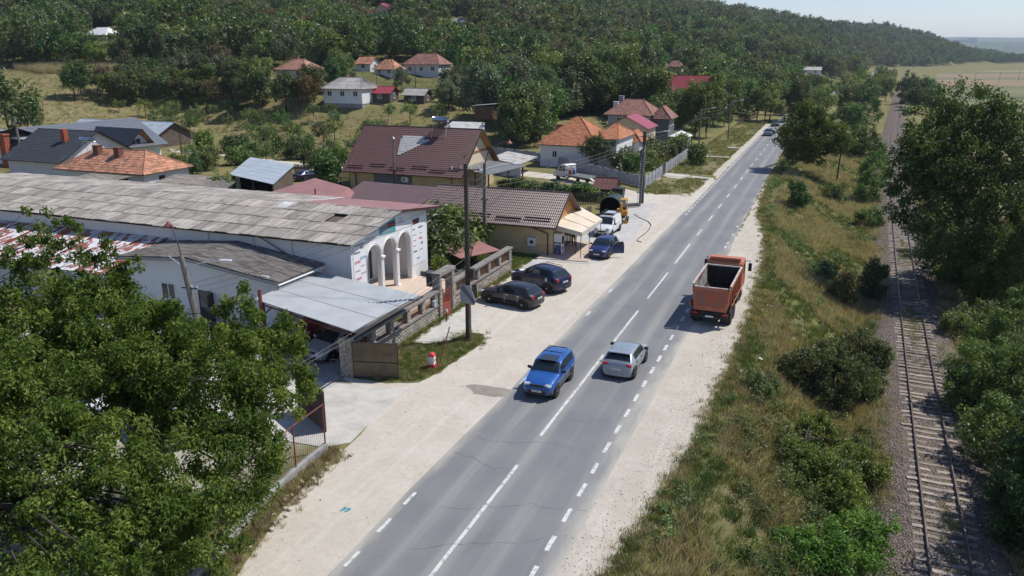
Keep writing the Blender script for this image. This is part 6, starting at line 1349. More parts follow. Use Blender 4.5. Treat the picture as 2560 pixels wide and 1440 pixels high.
# ================================================================ yellow mini excavator behind the van
def digger():
    a = G(1556, 560); t = thing('mini_excavator', 'yellow mini excavator parked behind the white van', 'excavator', (a.x - .4, a.y + 1.2, 0), R(-80))
    m_y = M('digger yellow', (.55, .27, .02), (.46, .22, .02), 2, .55, dirt=(.25, .16, .07), dscale=2)
    for s in (1, -1):
        tr_ = MB(); tr_.extrude([(x, s * .55 - .16, z) for x, z in ((-.75, .0), (.75, .0), (.95, .2), (.9, .42), (-.9, .42), (-.95, .2))], (0, .32, 0)); tr_.build('track', m_tyre, t, local=True)
    MB().box((0, 0, .55), (.9, .7, .22)).build('undercarriage', m_steel, t, local=True)
    MB().box((-.25, 0, .95), (1.5, 1.2, .6)).build('engine_cover', m_y, t, local=True, bevel=.1)
    cg = MB()
    for x, y in ((.35, .5), (.35, -.1), (-.5, .5), (-.5, -.1)): cg.tube([(x, y, 1.2), (x, y, 2.35)], .035, 5)
    cg.box((-.08, .2, 2.38), (1.05, .75, .07)); cg.build('canopy', m_y, t, local=True); MB().box((-.25, .2, 1.4), (.45, .45, .35)).build('seat', m_seat, t, local=True, bevel=.05)
    bm_ = MB(); bm_.extrude([(.55, -.12, .95), (1.0, -.12, 1.9), (1.7, -.12, 2.35), (1.95, -.12, 2.25), (1.2, -.12, 1.75), (.8, -.12, .9)], (0, .24, 0)); bm_.build('boom', m_y, t, local=True, bevel=.02)
    st_ = MB(); st_.extrude([(1.75, -.1, 2.35), (2.0, -.1, 2.3), (2.35, -.1, .85), (2.2, -.1, .82)], (0, .2, 0)); st_.build('stick', m_y, t, local=True, bevel=.02)
    bk_ = MB(); bk_.extrude([(2.15, -.28, .85), (2.4, -.28, .85), (2.5, -.28, .45), (2.25, -.28, .15), (2.0, -.28, .3)], (0, .56, 0)); bk_.build('bucket', m_steel, t, local=True)
    MB().tube([(.9, 0, 1.3), (1.4, 0, 1.95)], .05, 6).build('ram', m_chrome, t, local=True); MB().box((1.05, 0, .2), (.08, 1.35, .35)).build('blade', m_y, t, local=True)
digger()
# ================================================================ poles, wires, fences and small things
m_cpole = M('weathered concrete pole', (.20, .185, .165), (.145, .13, .115), 2.5, .9, dirt=(.09, .08, .07), dscale=1.5, stretch=(3, 3, .5))
m_wpole = M('tarred timber pole', (.055, .042, .034), (.085, .066, .052), 3, .9, stretch=(4, 4, .4)); m_insul = M('porcelain insulator', (.62, .60, .57), rough=.3); m_wire = M('overhead wire', (.12, .12, .125), rough=.6); m_led = M('lamp housing', (.60, .62, .64), rough=.35)
WIRES = []
def pole(label, base, h, mat, r=(.17, .10), lean=(0, 0), arms=(), lamps=(), group=None, name='utility_pole', square=False):
    base = Vector(base); t = thing(name, label, 'utility pole', tuple(base), 0, group); top = base + Vector((lean[0], lean[1], h))
    mb = MB()
    if square:
        b2 = base - Vector((0, 0, .5))
        for q in (0, 1, 2, 3):
            pass
        vs = []
        for p, rr in ((b2, r[0]), (top, r[1])): vs += [(p.x + sx_ * rr, p.y + sy_ * rr, p.z) for sx_, sy_ in ((-1, -.8), (1, -.8), (1, .8), (-1, .8))]
        mb.add(vs, [(3, 2, 1, 0), (4, 5, 6, 7), (0, 1, 5, 4), (1, 2, 6, 5), (2, 3, 7, 6), (3, 0, 4, 7)])
    else: mb.tube([base - Vector((0, 0, .5)), top], list(r), 10)
    mb.build('shaft', mat, t)
    tips = []
    for (f, L, az) in arms:
        p = base.lerp(top, f); d = Vector((math.cos(az), math.sin(az), 0)) * L / 2; ao = MB().tube([p - d, p + d], .045, 4).build('crossarm', m_steel, t); 
        for s in (-1, -.35, .35, 1):
            q = p + d * s; MB().lathe([(.03, 0), (.045, .05), (.02, .1), (.045, .14), (.0, .17)], 8, (q.x, q.y, q.z + .04)).build('insulator', m_insul, ao); tips.append(q + Vector((0, 0, .2)))
    for (f, L, az, kind) in lamps:
        p = base.lerp(top, f); d = Vector((math.cos(az), math.sin(az), 0))
        if kind == 'led':
            la = MB().tube([p, p + d * L * .5 + Vector((0, 0, L * .14)), p + d * L + Vector((0, 0, L * .2))], .03, 6).build('lamp_arm', m_zinc, t); q = p + d * (L + .3) + Vector((0, 0, L * .22)); MB().box(q, (.75, .26, .09), rz=az).build('lamp_head', m_led, la, bevel=.03)
        elif kind == 'goose':
            pts = [p, p + d * .3 + Vector((0, 0, 1.1)), p + d * L * .6 + Vector((0, 0, 1.9)), p + d * L + Vector((0, 0, 2.1))]; la = MB().tube(pts, .04, 6).build('lamp_arm', m_steel, t); q = pts[-1]; MB().lathe([(.05, .1), (.12, .0), (.3, -.18), (.28, -.2), (.1, -.3)], 12, (q.x, q.y, q.z)).build('lamp_head', m_redsteel, la)
        else: MB().tube([p, p + d * L + Vector((0, 0, L * .3))], .035, 5).build('lamp_arm', m_zinc, t)
    t['tips'] = [list(x) for x in tips]
    return t, top, tips
def sag(a, b, s=.6, n=14): 
    a, b = Vector(a), Vector(b); return [a.lerp(b, i / n) - Vector((0, 0, s * 4 * (i / n) * (1 - i / n))) for i in range(n + 1)]
def wires(label, pairs, s=.6, r=.011):
    for i, (a, b) in enumerate(pairs):
        L = (Vector(b) - Vector(a)).length; o = MB().tube(sag(a, b, s * L / 40), r, 4, False).build('overhead_wire', m_wire); tag(o, label, 'wire', label if len(pairs) > 1 else None)
p1, t1, _ = pole('tall dark pole with grey board and meter box beside the parked black car', (-19.42, 41.43, 0), 10.9, m_wpole, (.19, .12), (-.05, .1), arms=((.965, 1.6, .4),))
MB().tube([(-19.25, 41.15, 0), (-19.3, 41.2, 3.1)], .11, 8).build('stub_post', m_dwood, p1); bx_ = MB(); bx_.box((-19.12, 41.45, 4.3), (.28, .30, .62)); bx_.build('junction_box', m_steel, p1, bevel=.03)
for k in range(4): MB().tube([(-19.3, 41.3, 4.6), (-19.2 + .06 * k, 41.4, 5.4 + .2 * k), (-19.4, 41.43, 6.3 + .3 * k)], .015, 4).build('cable', m_blackp, p1)
sg = thing('sign_board', 'grey warning board with dark diagonal band on the tall pole', 'sign', (-19.3, 41.2, 2.4)); m_bd = M('bare aluminium sheet', (.42, .44, .47), (.36, .38, .41), 2, .5, metal=.3)
MB().extrude([(-19.75, 41.08, 2.55), (-18.90, 41.08, 2.42), (-18.78, 41.08, 2.75), (-19.1, 41.08, 3.62), (-19.78, 41.08, 3.66)], (0, .04, 0)).build('panel', m_bd, sg); MB().extrude([(-19.76, 41.05, 3.45), (-18.82, 41.05, 2.45), (-18.76, 41.05, 2.62), (-19.55, 41.05, 3.62)], (0, .02, 0)).build('band', M('band grey', (.13, .14, .16), rough=.5), sg)
MB().extrude([(-19.02, 41.15, 2.85), (-18.78, 41.28, 2.85), (-18.78, 41.28, 3.7), (-19.02, 41.15, 3.7)], (.02, .02, 0)).build('side_panel', m_steel, sg)
p2, t2, _ = pole('square concrete pole with two street lamps in front of the shop', (-27.6, 62.6, 0), 7.9, m_cpole, (.17, .11), (.05, 0), arms=((.6, .7, .3),), lamps=((.97, 2.2, R(35), 'goose'), (.93, 2.6, R(12), 'led'), (.9, .8, R(200), 'stub')), square=True)
p3, t3, tip3 = pole('dark lattice pole with ladder and street lamp at the lane corner', (-19.9, 91.3, 0), 8.4, m_wpole, (.26, .16), (.05, .0), arms=((.93, 1.6, .6),), lamps=((.95, 2.2, R(15), 'led'),), square=True)
p4, t4, _ = pole('leaning concrete pole with three lamp arms beside the white annex', (-34.6, 35.2, 0), 5.3, m_cpole, (.23, .15), (-1.15, .2), arms=((.62, 1.1, .1),), lamps=((.95, 1.2, R(160), 'goose'), (.86, 2.4, R(15), 'led'), (.86, 1.6, R(165), 'stub')))
p5, t5, _ = pole('concrete pole behind the hall beside the brick chimney', (-114.5, 84.5, 0), 7.9, m_cpole, (.2, .12), (-.3, 0), arms=((.9, 1.2, .5),), square=True)
rails_p = []
for i, (u, v, h, lab) in enumerate([(1746, 380, 7.6, 'slim concrete lamp pole on the verge by the round bush'), (1820, 350, 7.8, 'lamp pole second along the verge past the red fence'), (1948, 273, 8.0, 'far pole standing clear above the bend hedge'), (1892, 300, 7.5, 'pole half hidden by the roadside trees'), (2036, 240, 8.5, 'distant pole by the second stretch of road')]):
    p = ground_at(u, v); a = pole(lab, tuple(p), h, m_cpole, (.16, .10), arms=((.9, 1.2, .2),), lamps=((.97, 2.0, R(20), 'led'),) if i < 4 else ()); rails_p.append(a)
p = ground_at(2091, 455); pr1, tr1, _ = pole('old timber pole between the road and the railway', tuple(p), 6.6, m_wpole, (.13, .09), (.2, .1), arms=((.93, 1.1, 1.2), (.72, .9, 1.2)))
for u, v, h, lab in [(1040, 243, 7.5, 'grey pole beside the wooden shed in the village'), (944, 245, 7.0, 'grey pole left of the crimson shed'), (236, 112, 9, 'pole near the white roof on the left hill'), (2497, 208, 8, 'double timber pole in the far right field'), (2545, 205, 9, 'timber pole at the right edge of the fields'), (1094, 55, 12, 'tall mast rising from the hill woods'), (455, 385, 3.5, 'thin wooden post by the orchard track'), (2437, 200, 6, 'small pole left in the brown field')]:
    p = ground_at(u, v)
    if p is None: p = DD(u, v, 500)
    pole(lab, tuple(p), h, m_wpole if 'timber' in lab or 'wood' in lab else m_cpole, (.13, .08), arms=((.93, 1.3, .4),) if h > 5 else ())
T = Vector
wires('thin service wires from the leaning pole to the tall pole', [(T(t4) + T((.0, .1, -1.9 - .35 * k)), T((-19.42, 41.43, 9.6 - .5 * k))) for k in range(3)], .9)
wires('wires running from the shop pole to the tall dark pole', [(T((-27.6 + .15 * k, 62.6, 7.0 - .4 * k)), T((-19.42, 41.43, 10.2 - .5 * k))) for k in range(3)], .7)
wires('wires from the shop pole to the ladder pole', [(T((-27.6, 62.6, 6.6 - .4 * k)), T((-19.9, 91.3, 7.7 - .4 * k))) for k in range(3)], .8)
wires('wires along the verge from the ladder pole', [(T((-19.9, 91.3, 7.6 - .4 * k)), T(rails_p[0][1]) - T((0, 0, .4 + .4 * k))) for k in range(3)], .8)
wires('wires between the two lamp poles on the verge', [(T(rails_p[0][1]) - T((0, 0, .4 + .5 * k)), T(rails_p[1][1]) - T((0, 0, .4 + .5 * k))) for k in range(3)], 1.2, .012)
wires('wires over the carport to the leaning pole', [(T(t4) - T((0, 0, 2.0 + .4 * k)), T((-22.5, 28.0, 2.5 + .4 * k))) for k in range(2)], .4)
wires('wires from the tall pole towards the viewer', [(T((-19.42, 41.43, 5.3 - .5 * k)), T((-23.0, 29.0, 2.4 - .2 * k))) for k in range(2)], .5)
wires('wires from the ladder pole to the white house', [(T((-19.9, 91.3, 7.0 - .5 * k)), T((-33.0, 117.4, 3.6 - .3 * k))) for k in range(2)], .6)
wires('wire to the ochre house gable', [(T((-27.6, 62.6, 5.6)), T((-42.2, 89.2, 4.6)))], .8)
# kilometre stone
km = thing('kilometre_stone', 'red and white kilometre stone on the grass island', 'kilometre stone', (-19.39, 36.44, 0), R(8)); m_kw = M('white stone paint', (.74, .74, .73), rough=.6); m_kr = M('red stone paint', (.60, .035, .05), rough=.55); m_kt = M('stone lettering', (.10, .14, .20), rough=.6)
def kbox(nm, w, d, z0, z1, mat): return MB().bx(-w / 2, w / 2, -d / 2, d / 2, z0, z1).build(nm, mat, km, local=True, bevel=.01)
kbox('plinth', .50, .46, -.05, .05, m_concg); kbox('foot', .44, .40, .053, .30, m_kr); kbox('shaft', .36, .32, .303, .76, m_kw)
cp_ = MB(); cp_.extrude([(.18 * math.cos(a), -.16, .763 + .2 * math.sin(a)) for a in np.linspace(0, math.pi, 11)], (0, .32, 0)); cp_.build('cap', m_kr, km, local=True)
for s, z, h in (('Rm.V.', .66, .09), ('12 km', .54, .085), ('Bujoreni', .42, .07)): text(km, s, (-.15, -.163, z - .03), h, m_kt, rot=(math.pi / 2, 0, 0), sx=.85, world=False, ext=.001)
text(km, '64', (-.06, -.163, .80), .10, m_kw, rot=(math.pi / 2, 0, 0), world=False, ext=.001); MB().box((.182, 0, .55), (.006, .2, .13)).build('number_panel', m_kr, km, local=True)
tag(MB().tube([(-19.14, 36.8, 0), (-18.88, 37.75, 2.15)], .035, 6).build('marker_rod', m_redsteel), 'leaning rusty red rod beside the kilometre stone', 'rod')
# flip-flops on the gravel
ff = G(864, 1275); fo = thing('flip_flops', 'pair of light blue flip flops lying on the gravel', 'sandals', (ff.x, ff.y, .01), R(-20)); m_ff = M('turquoise foam', (.12, .36, .42), rough=.7)
for dx in (-.08, .1):
    s_ = MB(); s_.prism([(dx + .06 * math.cos(a) * (1 + .15 * math.sin(a)), .17 * math.sin(a) + dx * .4) for a in np.linspace(0, 2 * math.pi, 13)[:-1]], .0, .03); so_ = s_.build('sole', m_ff, fo, local=True); MB().tube([(dx - .05, -.02 + dx * .4, .03), (dx, .08 + dx * .4, .06), (dx + .05, -.02 + dx * .4, .03)], .012, 5).build('strap', M('navy strap', (.03, .05, .15), rough=.7), so_, local=True)
# shelter, bins and clutter by the shop
ar = G(1522, 545); kx, ky = ar.x + .1, ar.y + 1.2; ks = thing('barrel_shelter', 'dark barrel vaulted metal shelter behind the white van', 'shelter', (kx, ky, 0)); m_kd = M('dark green steel', (.012, .03, .03), rough=.5)
arc = [(1.15 * math.cos(a), 1.35 + .95 * math.sin(a)) for a in np.linspace(0, math.pi, 13)]; sk_ = MB()
for (x0, z0), (x1, z1) in zip(arc, arc[1:]): sk_.extrude([(kx + x0, ky - 1.2, z0), (kx + x1, ky - 1.2, z1), (kx + x1 * .95, ky - 1.2, 1.35 + (z1 - 1.35) * .95), (kx + x0 * .95, ky - 1.2, 1.35 + (z0 - 1.35) * .95)], (0, 2.4, 0))
sk_.bx(kx - 1.15, kx - 1.09, ky - 1.2, ky + 1.2, 0, 1.35); sk_.bx(kx + 1.09, kx + 1.15, ky - 1.2, ky + 1.2, 0, 1.35); sk_.build('vault', m_kd, ks); bk_ = MB(); bk_.poly([(kx - 1.08, ky + 1.1, .02), (kx + 1.08, ky + 1.1, .02)] + [(kx + x * .95, ky + 1.1, 1.35 + (z - 1.35) * .94) for x, z in arc]); bk_.build('back_panel', m_dark, ks); MB().bx(kx - .9, kx + .9, ky + .4, ky + .9, .4, .47).build('bench', m_dwood, ks)
def bin_(label, x, y, mat, h=1.0, w=.55):
    t = thing('wheeled_bin', label, 'bin', (x, y, 0)); m_ = MB(); b = w * .4; tt = w * .5
    m_.add([(x - b, y - b, .08), (x + b, y - b, .08), (x + b, y + b, .08), (x - b, y + b, .08), (x - tt, y - tt, h), (x + tt, y - tt, h), (x + tt, y + tt, h), (x - tt, y + tt, h)], [(3, 2, 1, 0), (4, 5, 6, 7), (0, 1, 5, 4), (1, 2, 6, 5), (2, 3, 7, 6), (3, 0, 4, 7)]); m_.build('tub', mat, t, bevel=.02); MB().box((x, y, h + .04), (w * 1.08, w * 1.08, .07)).build('lid', mat, t, bevel=.02)
    for s in (-1, 1): MB().cyl((x + s * w * .4, y + w * .45, .1), .1, .05, 10, 'x').build('wheel', m_tyre, t)
b_ = G(1546, 503); bin_('large black bin beside the brown roofed hut', b_.x, b_.y, M('black bin plastic', (.02, .022, .024), rough=.5), 1.55, 1.3)
dh = G(1512, 497); dgh = gable_house('brown_hut', 'small hut with steep brown roof by the picket fence', dh.x - 1.3, dh.x + 1.1, dh.y - .2, dh.y + 2.4, 0, 1.45, 1.0, 'x', m_dwood, M('brown felt roof', (.15, .06, .05), rough=.7), over=.25, kind='sheet', cat='hut')
# cable lying on the forecourt
tag(MB().tube([G(u, v, .05) for u, v in ((1585, 535), (1600, 545), (1620, 553), (1628, 562), (1622, 575), (1610, 586), (1596, 596), (1592, 602), (1604, 605))], .035, 6).build('ground_cable', m_blackp), 'black cable lying in a loop on the shop forecourt', 'cable')
br = [G(1575, 540, .2), G(1605, 525, .5)]
tag(MB().tube([G(1560, 515, .3), G(1600, 512, .25)], .16, 7).build('fallen_log', m_wpole), 'dark fallen pole lying beside the ladder pole', 'log')
# ladder and the workman on the pole, customer at the shop
ld = thing('ladder', 'long aluminium ladder leaning on the lane corner pole', 'ladder', (-19.75, 90.6, 0)); a, b = T((-19.95, 90.35, .02)), T((-19.85, 90.95, 6.9))
for s in (-.2, .2): MB().tube([a + T((s, 0, 0)), b + T((s, 0, 0))], .03, 5).build('stile', m_zinc, ld)
for k in range(24): q = a.lerp(b, (k + .5) / 24); MB().tube([q - T((.2, 0, 0)), q + T((.2, 0, 0))], .016, 4).build('rung', m_zinc, ld)
def person(label, loc, rotz, pose, top, legs, skin=(.45, .27, .19), hair=(.03, .022, .018), hat=None):
    t = thing('person', label, 'person', loc, rotz); J = dict(pelvis=(0, 0, .95), waist=(0, 0, 1.12), chest=(0, .01, 1.32), neck=(0, .01, 1.49), head0=(0, .02, 1.58), head1=(0, .03, 1.72), shL=(.18, 0, 1.42), shR=(-.18, 0, 1.42), elL=(.25, .02, 1.15), elR=(-.25, .02, 1.15), haL=(.26, .12, .92), haR=(-.26, .12, .92), fgL=(.26, .16, .82), fgR=(-.26, .16, .82), thL=(.05, .16, .88), thR=(-.05, .16, .88), hipL=(.10, 0, .90), hipR=(-.10, 0, .90), knL=(.11, .03, .50), knR=(-.11, .03, .50), anL=(.11, -.02, .09), anR=(-.11, -.02, .09), toL=(.13, .16, .05), toR=(-.13, .16, .05)); J.update(pose)
    J['thL'] = tuple(Vector(J['haL']) + Vector((-.05, .05, -.02))); J['thR'] = tuple(Vector(J['haR']) + Vector((.05, .05, -.02)))
    rad = dict(pelvis=.15, waist=.135, chest=.16, neck=.055, head0=.075, head1=.10, shL=.07, shR=.07, elL=.05, elR=.05, haL=.035, haR=.035, fgL=.028, fgR=.028, thL=.014, thR=.014, hipL=.095, hipR=.095, knL=.065, knR=.065, anL=.045, anR=.045, toL=.045, toR=.045)
    E_ = [('pelvis', 'waist'), ('waist', 'chest'), ('chest', 'neck'), ('neck', 'head0'), ('head0', 'head1'), ('chest', 'shL'), ('chest', 'shR'), ('shL', 'elL'), ('shR', 'elR'), ('elL', 'haL'), ('elR', 'haR'), ('haL', 'fgL'), ('haR', 'fgR'), ('haL', 'thL'), ('haR', 'thR'), ('pelvis', 'hipL'), ('pelvis', 'hipR'), ('hipL', 'knL'), ('hipR', 'knR'), ('knL', 'anL'), ('knR', 'anR'), ('anL', 'toL'), ('anR', 'toR')]
    ks_ = list(J); me = bpy.data.meshes.new('body'); me.from_pydata([J[k_] for k_ in ks_], [(ks_.index(a), ks_.index(b)) for a, b in E_], []); o = bpy.data.objects.new('body', me); COL.objects.link(o); o.modifiers.new('skin', 'SKIN'); sv = me.skin_vertices[0].data
    for i, k_ in enumerate(ks_): sv[i].radius = (rad[k_],) * 2; sv[i].use_root = (k_ == 'pelvis')
    ss = o.modifiers.new('sub', 'SUBSURF'); ss.levels = ss.render_levels = 2
    dg = bpy.context.evaluated_depsgraph_get(); m2 = bpy.data.meshes.new_from_object(o.evaluated_get(dg)); bpy.data.objects.remove(o)
    msk = M('skin %d' % len(MATS), skin, rough=.6); mtp = M('shirt %d' % len(MATS), top, rough=.9); mlg = M('trousers %d' % len(MATS), legs, rough=.9)
    for m_ in (msk, mtp, mlg): m2.materials.append(m_)
    near = [(Vector(J[k_]), k_) for k_ in ks_]
    for p in m2.polygons:
        k_ = min(near, key=lambda q: (q[0] - p.center).length - rad[q[1]])[1]; p.use_smooth = True
        p.material_index = 0 if k_ in ('head0', 'head1', 'haL', 'haR', 'fgL', 'fgR', 'thL', 'thR') else (1 if k_ in ('chest', 'neck', 'shL', 'shR', 'elL', 'elR', 'waist') else 2)
    bo = link('body', m2, None, t); hd = J['head1']
    hb = MB(); hb.sphere((hd[0], hd[1] - .015, hd[2] + .025), (.105, .115, .10), 10, 7); hb.build('cap' if hat else 'hair', M('headwear %d' % len(MATS), hat or hair, rough=.8), t, local=True, smooth_sh=True)
    fc = MB()
    for s in (-1, 1): fc.sphere((hd[0] + s * .035, hd[1] + .098, hd[2] - .03), .011, 6, 4)
    fc.build('eyes', m_dark, t, local=True); ns = MB(); ns.sphere((hd[0], hd[1] + .108, hd[2] - .06), (.016, .022, .026), 6, 4); ns.build('nose', msk, t, local=True); mo = MB(); mo.box((hd[0], hd[1] + .092, hd[2] - .105), (.05, .012, .012)); mo.build('mouth', M('lips', (.25, .09, .08), rough=.6), t, local=True)
    er = MB()
    for s in (-1, 1): er.sphere((hd[0] + s * .102, hd[1] + .01, hd[2] - .04), (.015, .025, .035), 6, 4)
    er.build('ears', msk, t, local=True); return t
pa = G(1424, 616, .1); person('person in dark red top and dark trousers standing under the shop awning', (-20.75, 67.3, .1), R(200), {}, (.16, .02, .025), (.02, .02, .025))
person('person in grey workwear and white cap working high on the ladder', (-19.9, 90.30, 4.85), R(0), dict(haL=(.2, .42, 1.45), haR=(-.16, .42, 1.30), elL=(.27, .2, 1.22), elR=(-.27, .2, 1.15), fgL=(.2, .5, 1.5), fgR=(-.16, .5, 1.36), knL=(.11, .22, .58), anL=(.11, .1, .35), toL=(.12, .28, .32)), (.10, .10, .105), (.06, .065, .07), hat=(.6, .6, .6))
# concrete panel fences
m_panel = M('grey concrete panel', (.36, .37, .39), (.30, .31, .33), 1.5, .9, rnd=.1, dirt=(.22, .22, .22), dscale=1)
def panel_fence(label, a, b, h=1.5, step=2.05, gate=None):
    a, b = Vector((*a, 0)), Vector((*b, 0)); d = b - a; n = max(1, int(d.length / step)); u = d / n; t = thing('panel_fence', label, 'fence', tuple((a + b) / 2)); az = math.atan2(u.y, u.x); L = u.length
    for k in range(n + 1):
        p = a + u * k; MB().box((p.x, p.y, h / 2 + .05), (.13, .13, h + .12), rz=az).build('post', m_panel, t)
        if k < n:
            q = a + u * (k + .5); nv_ = Vector((-u.y, u.x, 0)).normalized() * .05
            if gate and gate[0] <= k < gate[1]:
                MB().box((q.x, q.y, .85), (L * .94, .04, 1.5), rz=az).build('gate_leaf', m_steel, t); continue
            pts = [a + u * (k + .04), a + u * (k + .96)]; prof = [(pts[0], .05), (pts[1], .05)] + [(pts[1].lerp(pts[0], i / 6), h - .12 + .22 * math.sin(math.pi * i / 6)) for i in range(7)]
            MB().extrude([(p_.x - nv_.x / 2, p_.y - nv_.y / 2, z_) for p_, z_ in prof], nv_).build('panel', m_panel, t)
            for i in range(5):
                w_ = pts[0].lerp(pts[1], (i + .5) / 5); MB().box((w_.x, w_.y, .6), (.03, .075, .9), rz=az).build('baluster', m_panel, t)
    return t
panel_fence('grey concrete panel fence along the verge before the white house', (-21.95, 102.4), (-21.95, 113.5)); panel_fence('dark steel wicket in the verge fence', (-21.95, 113.7), (-21.95, 116.0), gate=(0, 5)); panel_fence('pale concrete panel fence running on past the garden path', (-21.95, 116.4), (-22.2, 139))
panel_fence('wavy topped grey fence behind the white flatbed truck', (-22.1, 102.5), (-45.5, 123.0)); panel_fence('wavy topped grey fence beside the low sheet roof shed', (-45.6, 123.2), (-56, 127))
rf = thing('red_fence', 'short rust red board fence beyond the pale panel fence', 'fence', (-22.2, 142, 0))
for k in range(14): MB().box((-22.2, 139.6 + k * .45, .7), (.04, .40, 1.3)).build('board', m_redsteel, rf)
df = thing('dark_fence', 'dark railing fence at the end of the green verge', 'fence', (-22.5, 215, 0))
for k in range(24): MB().box((-21.5 + .1 * k, 205 + k * 1.4, .75), (.08, .8, 1.4)).build('slat', m_dwood, df)
def picket(label, a, b, h=1.2, step=.2, mat=None):
    a, b = Vector((*a, 0)), Vector((*b, 0)); d = b - a; n = int(d.length / step); t = thing('picket_fence', label, 'fence', tuple((a + b) / 2)); az = math.atan2(d.y, d.x); me = MB().box((0, 0, h / 2), (.11, .025, h)).mesh('picket'); me.materials.append(mat or m_dwood)
    for k in range(n + 1): p = a + d * k / n; o = link('picket', me, None, t, p - Vector(t.location)); o.rotation_euler = (0, random.uniform(-.03, .03), az); o.scale = (1, 1, random.uniform(.92, 1.05))
    for z_ in (.35, h - .25): m_ = (a + b) / 2; MB().box((m_.x, m_.y + .03, z_), (d.length, .04, .07), rz=az).build('rail', m_dwood, t)
picket('brown picket fence behind the sheds left of the ochre house', (-73, 96), (-59.5, 92.5), 1.5); picket('dark picket fence behind the shop hedge', (-31, 85), (-23.2, 89.5), 1.5); picket('weathered garden fence at the far side of the shop', (-23.4, 71.2), (-22.8, 80), 1.5)
sd_ = G(790, 440); tag(MB().lathe([(2.4, 0), (2.0, .35), (1.3, .8), (.6, 1.1), (.05, 1.2)], 14, (sd_.x, sd_.y, 0)).build('sand_heap', M('yellow sand', (.50, .41, .28), (.44, .355, .235), 2, .95, bmp=.5, bscale=12), smooth_sh=True), 'heap of yellow sand beside the dark blue car', 'sand heap')
sw_ = ground_at(480, 352); st_ = thing('garden_swing', 'dark green garden bench frame in the orchard', 'bench', tuple(sw_)); m_dg = M('dark green paint', (.02, .045, .03), rough=.6)
for k in range(6): MB().box((sw_.x, sw_.y, sw_.z + .5 + .22 * k), (3.8, .06, .16)).build('slat', m_dg, st_)
for s in (-2, 2): MB().box((sw_.x + s, sw_.y, sw_.z + .9), (.1, .6, 1.8)).build('post', m_dg, st_)
MB().box((sw_.x, sw_.y - .35, sw_.z + .45), (3.8, .6, .06)).build('seat', m_dg, st_)
# pots, crate and litter
cr = thing('folding_stand', 'small white frame standing before the silver car', 'stand', (-24.75, 34.75, .03)); f = MB()
for a, b in (((-24.9, 34.7, .04), (-24.9, 34.7, .4)), ((-24.55, 34.8, .04), (-24.55, 34.8, .4)), ((-24.9, 34.7, .4), (-24.55, 34.8, .4)), ((-24.9, 34.7, .06), (-24.55, 34.8, .06))): f.tube([a, b], .015, 4)
f.build('frame', m_zinc, cr)
hr = thing('hydrant', 'small grey water standpipe by the gateway', 'standpipe', (-22.2, 44.0, 0)); MB().tube([(-22.2, 44.0, 0), (-22.2, 44.0, .7)], .04, 8).build('pipe', m_steel, hr); MB().box((-22.2, 44, .78), (.16, .16, .2)).build('valve', m_zinc, hr, bevel=.03)
sr = thing('small_red_roof', 'low red sheet roof over a well in the hall garden', 'shed', (-26.5, 58.3, 0)); MB().extrude([(-29.0, 56.6, 1.5), (-26.6, 55.4, 1.15), (-24.6, 59.0, 1.2), (-27.0, 60.0, 1.55)], (0, 0, .05)).build('roof_sheet', m_redmet, sr)
for x, y in ((-28.6, 56.8), (-26.7, 55.9), (-25, 58.9), (-27, 59.6)): MB().box((x, y, .6), (.1, .1, 1.2)).build('post', m_dwood, sr)
lit = MB()
for (u, v, w_) in [(1600, 640, .0)] : pass
m_lit = M('white litter', (.68, .68, .66), rough=.7); k = 0
rl_ = random.Random(5)
for i in range(26):
    y = rl_.uniform(42, 75); x = float(gravelR(y)) + rl_.uniform(.5, 3.0); z = tz(x, y)
    o = MB().box((x, y, z + .16), (rl_.uniform(.08, .2), rl_.uniform(.08, .22), .05), rz=rl_.uniform(0, 3), rx=rl_.uniform(-.4, .4)).build('litter', m_lit); tag(o, 'scrap of pale litter on the weedy bank beside the verge', 'litter', 'litter on the bank')
# loose limestone by the fence base
for i in range(34):
    y = rl_.uniform(19, 26.5); x = np.interp(y, [14, 18.4, 21, 23.9, 26.1], [-17.6, -18.4, -19.0, -19.28, -19.35]) + rl_.uniform(.25, 1.3); r = rl_.uniform(.05, .13)
    o = MB().sphere((x, y, .02 + r * .3), (r, r * rl_.uniform(.6, 1), r * .6), 6, 4).build('stone', m_gravel); tag(o, 'loose pale stone lying along the fence base', 'stone', 'loose stones by the wire fence')
# ================================================================ vegetation
vg = np.random.default_rng(11)
LM = {
 'dark': leafmat('dark foliage', (.038, .075, .021), (.075, .142, .034), (.142, .217, .053)),
 'mid': leafmat('green foliage', (.055, .101, .024), (.108, .182, .038), (.217, .287, .066)),
 'light': leafmat('light foliage', (.072, .120, .025), (.141, .216, .045), (.271, .319, .079)),
 'olive': leafmat('olive foliage', (.073, .094, .029), (.143, .162, .046), (.252, .235, .073)),
 'rust': leafmat('turning foliage', (.080, .065, .026), (.152, .119, .041), (.232, .160, .065)),
 'grey': leafmat('grey green foliage', (.075, .103, .056), (.141, .181, .100), (.217, .241, .151)),
 'near': leafmat('walnut foliage', (.050, .095, .015), (.128, .20, .034), (.31, .34, .085), .45, .5, 0, .25),
 'conifer': leafmat('conifer foliage', (.020, .043, .020), (.041, .080, .035), (.072, .116, .051), .15),
}
m_bark = M('bark', (.06, .047, .036), (.038, .03, .024), 5, .95, bmp=.5, bscale=12); m_lime = M('limewashed bark', (.62, .62, .60), (.2, .17, .14), 3, .9, lo=.5, hi=.7)
def unit(n): v = vg.normal(size=(n, 3)); return v / np.linalg.norm(v, axis=1, keepdims=True)
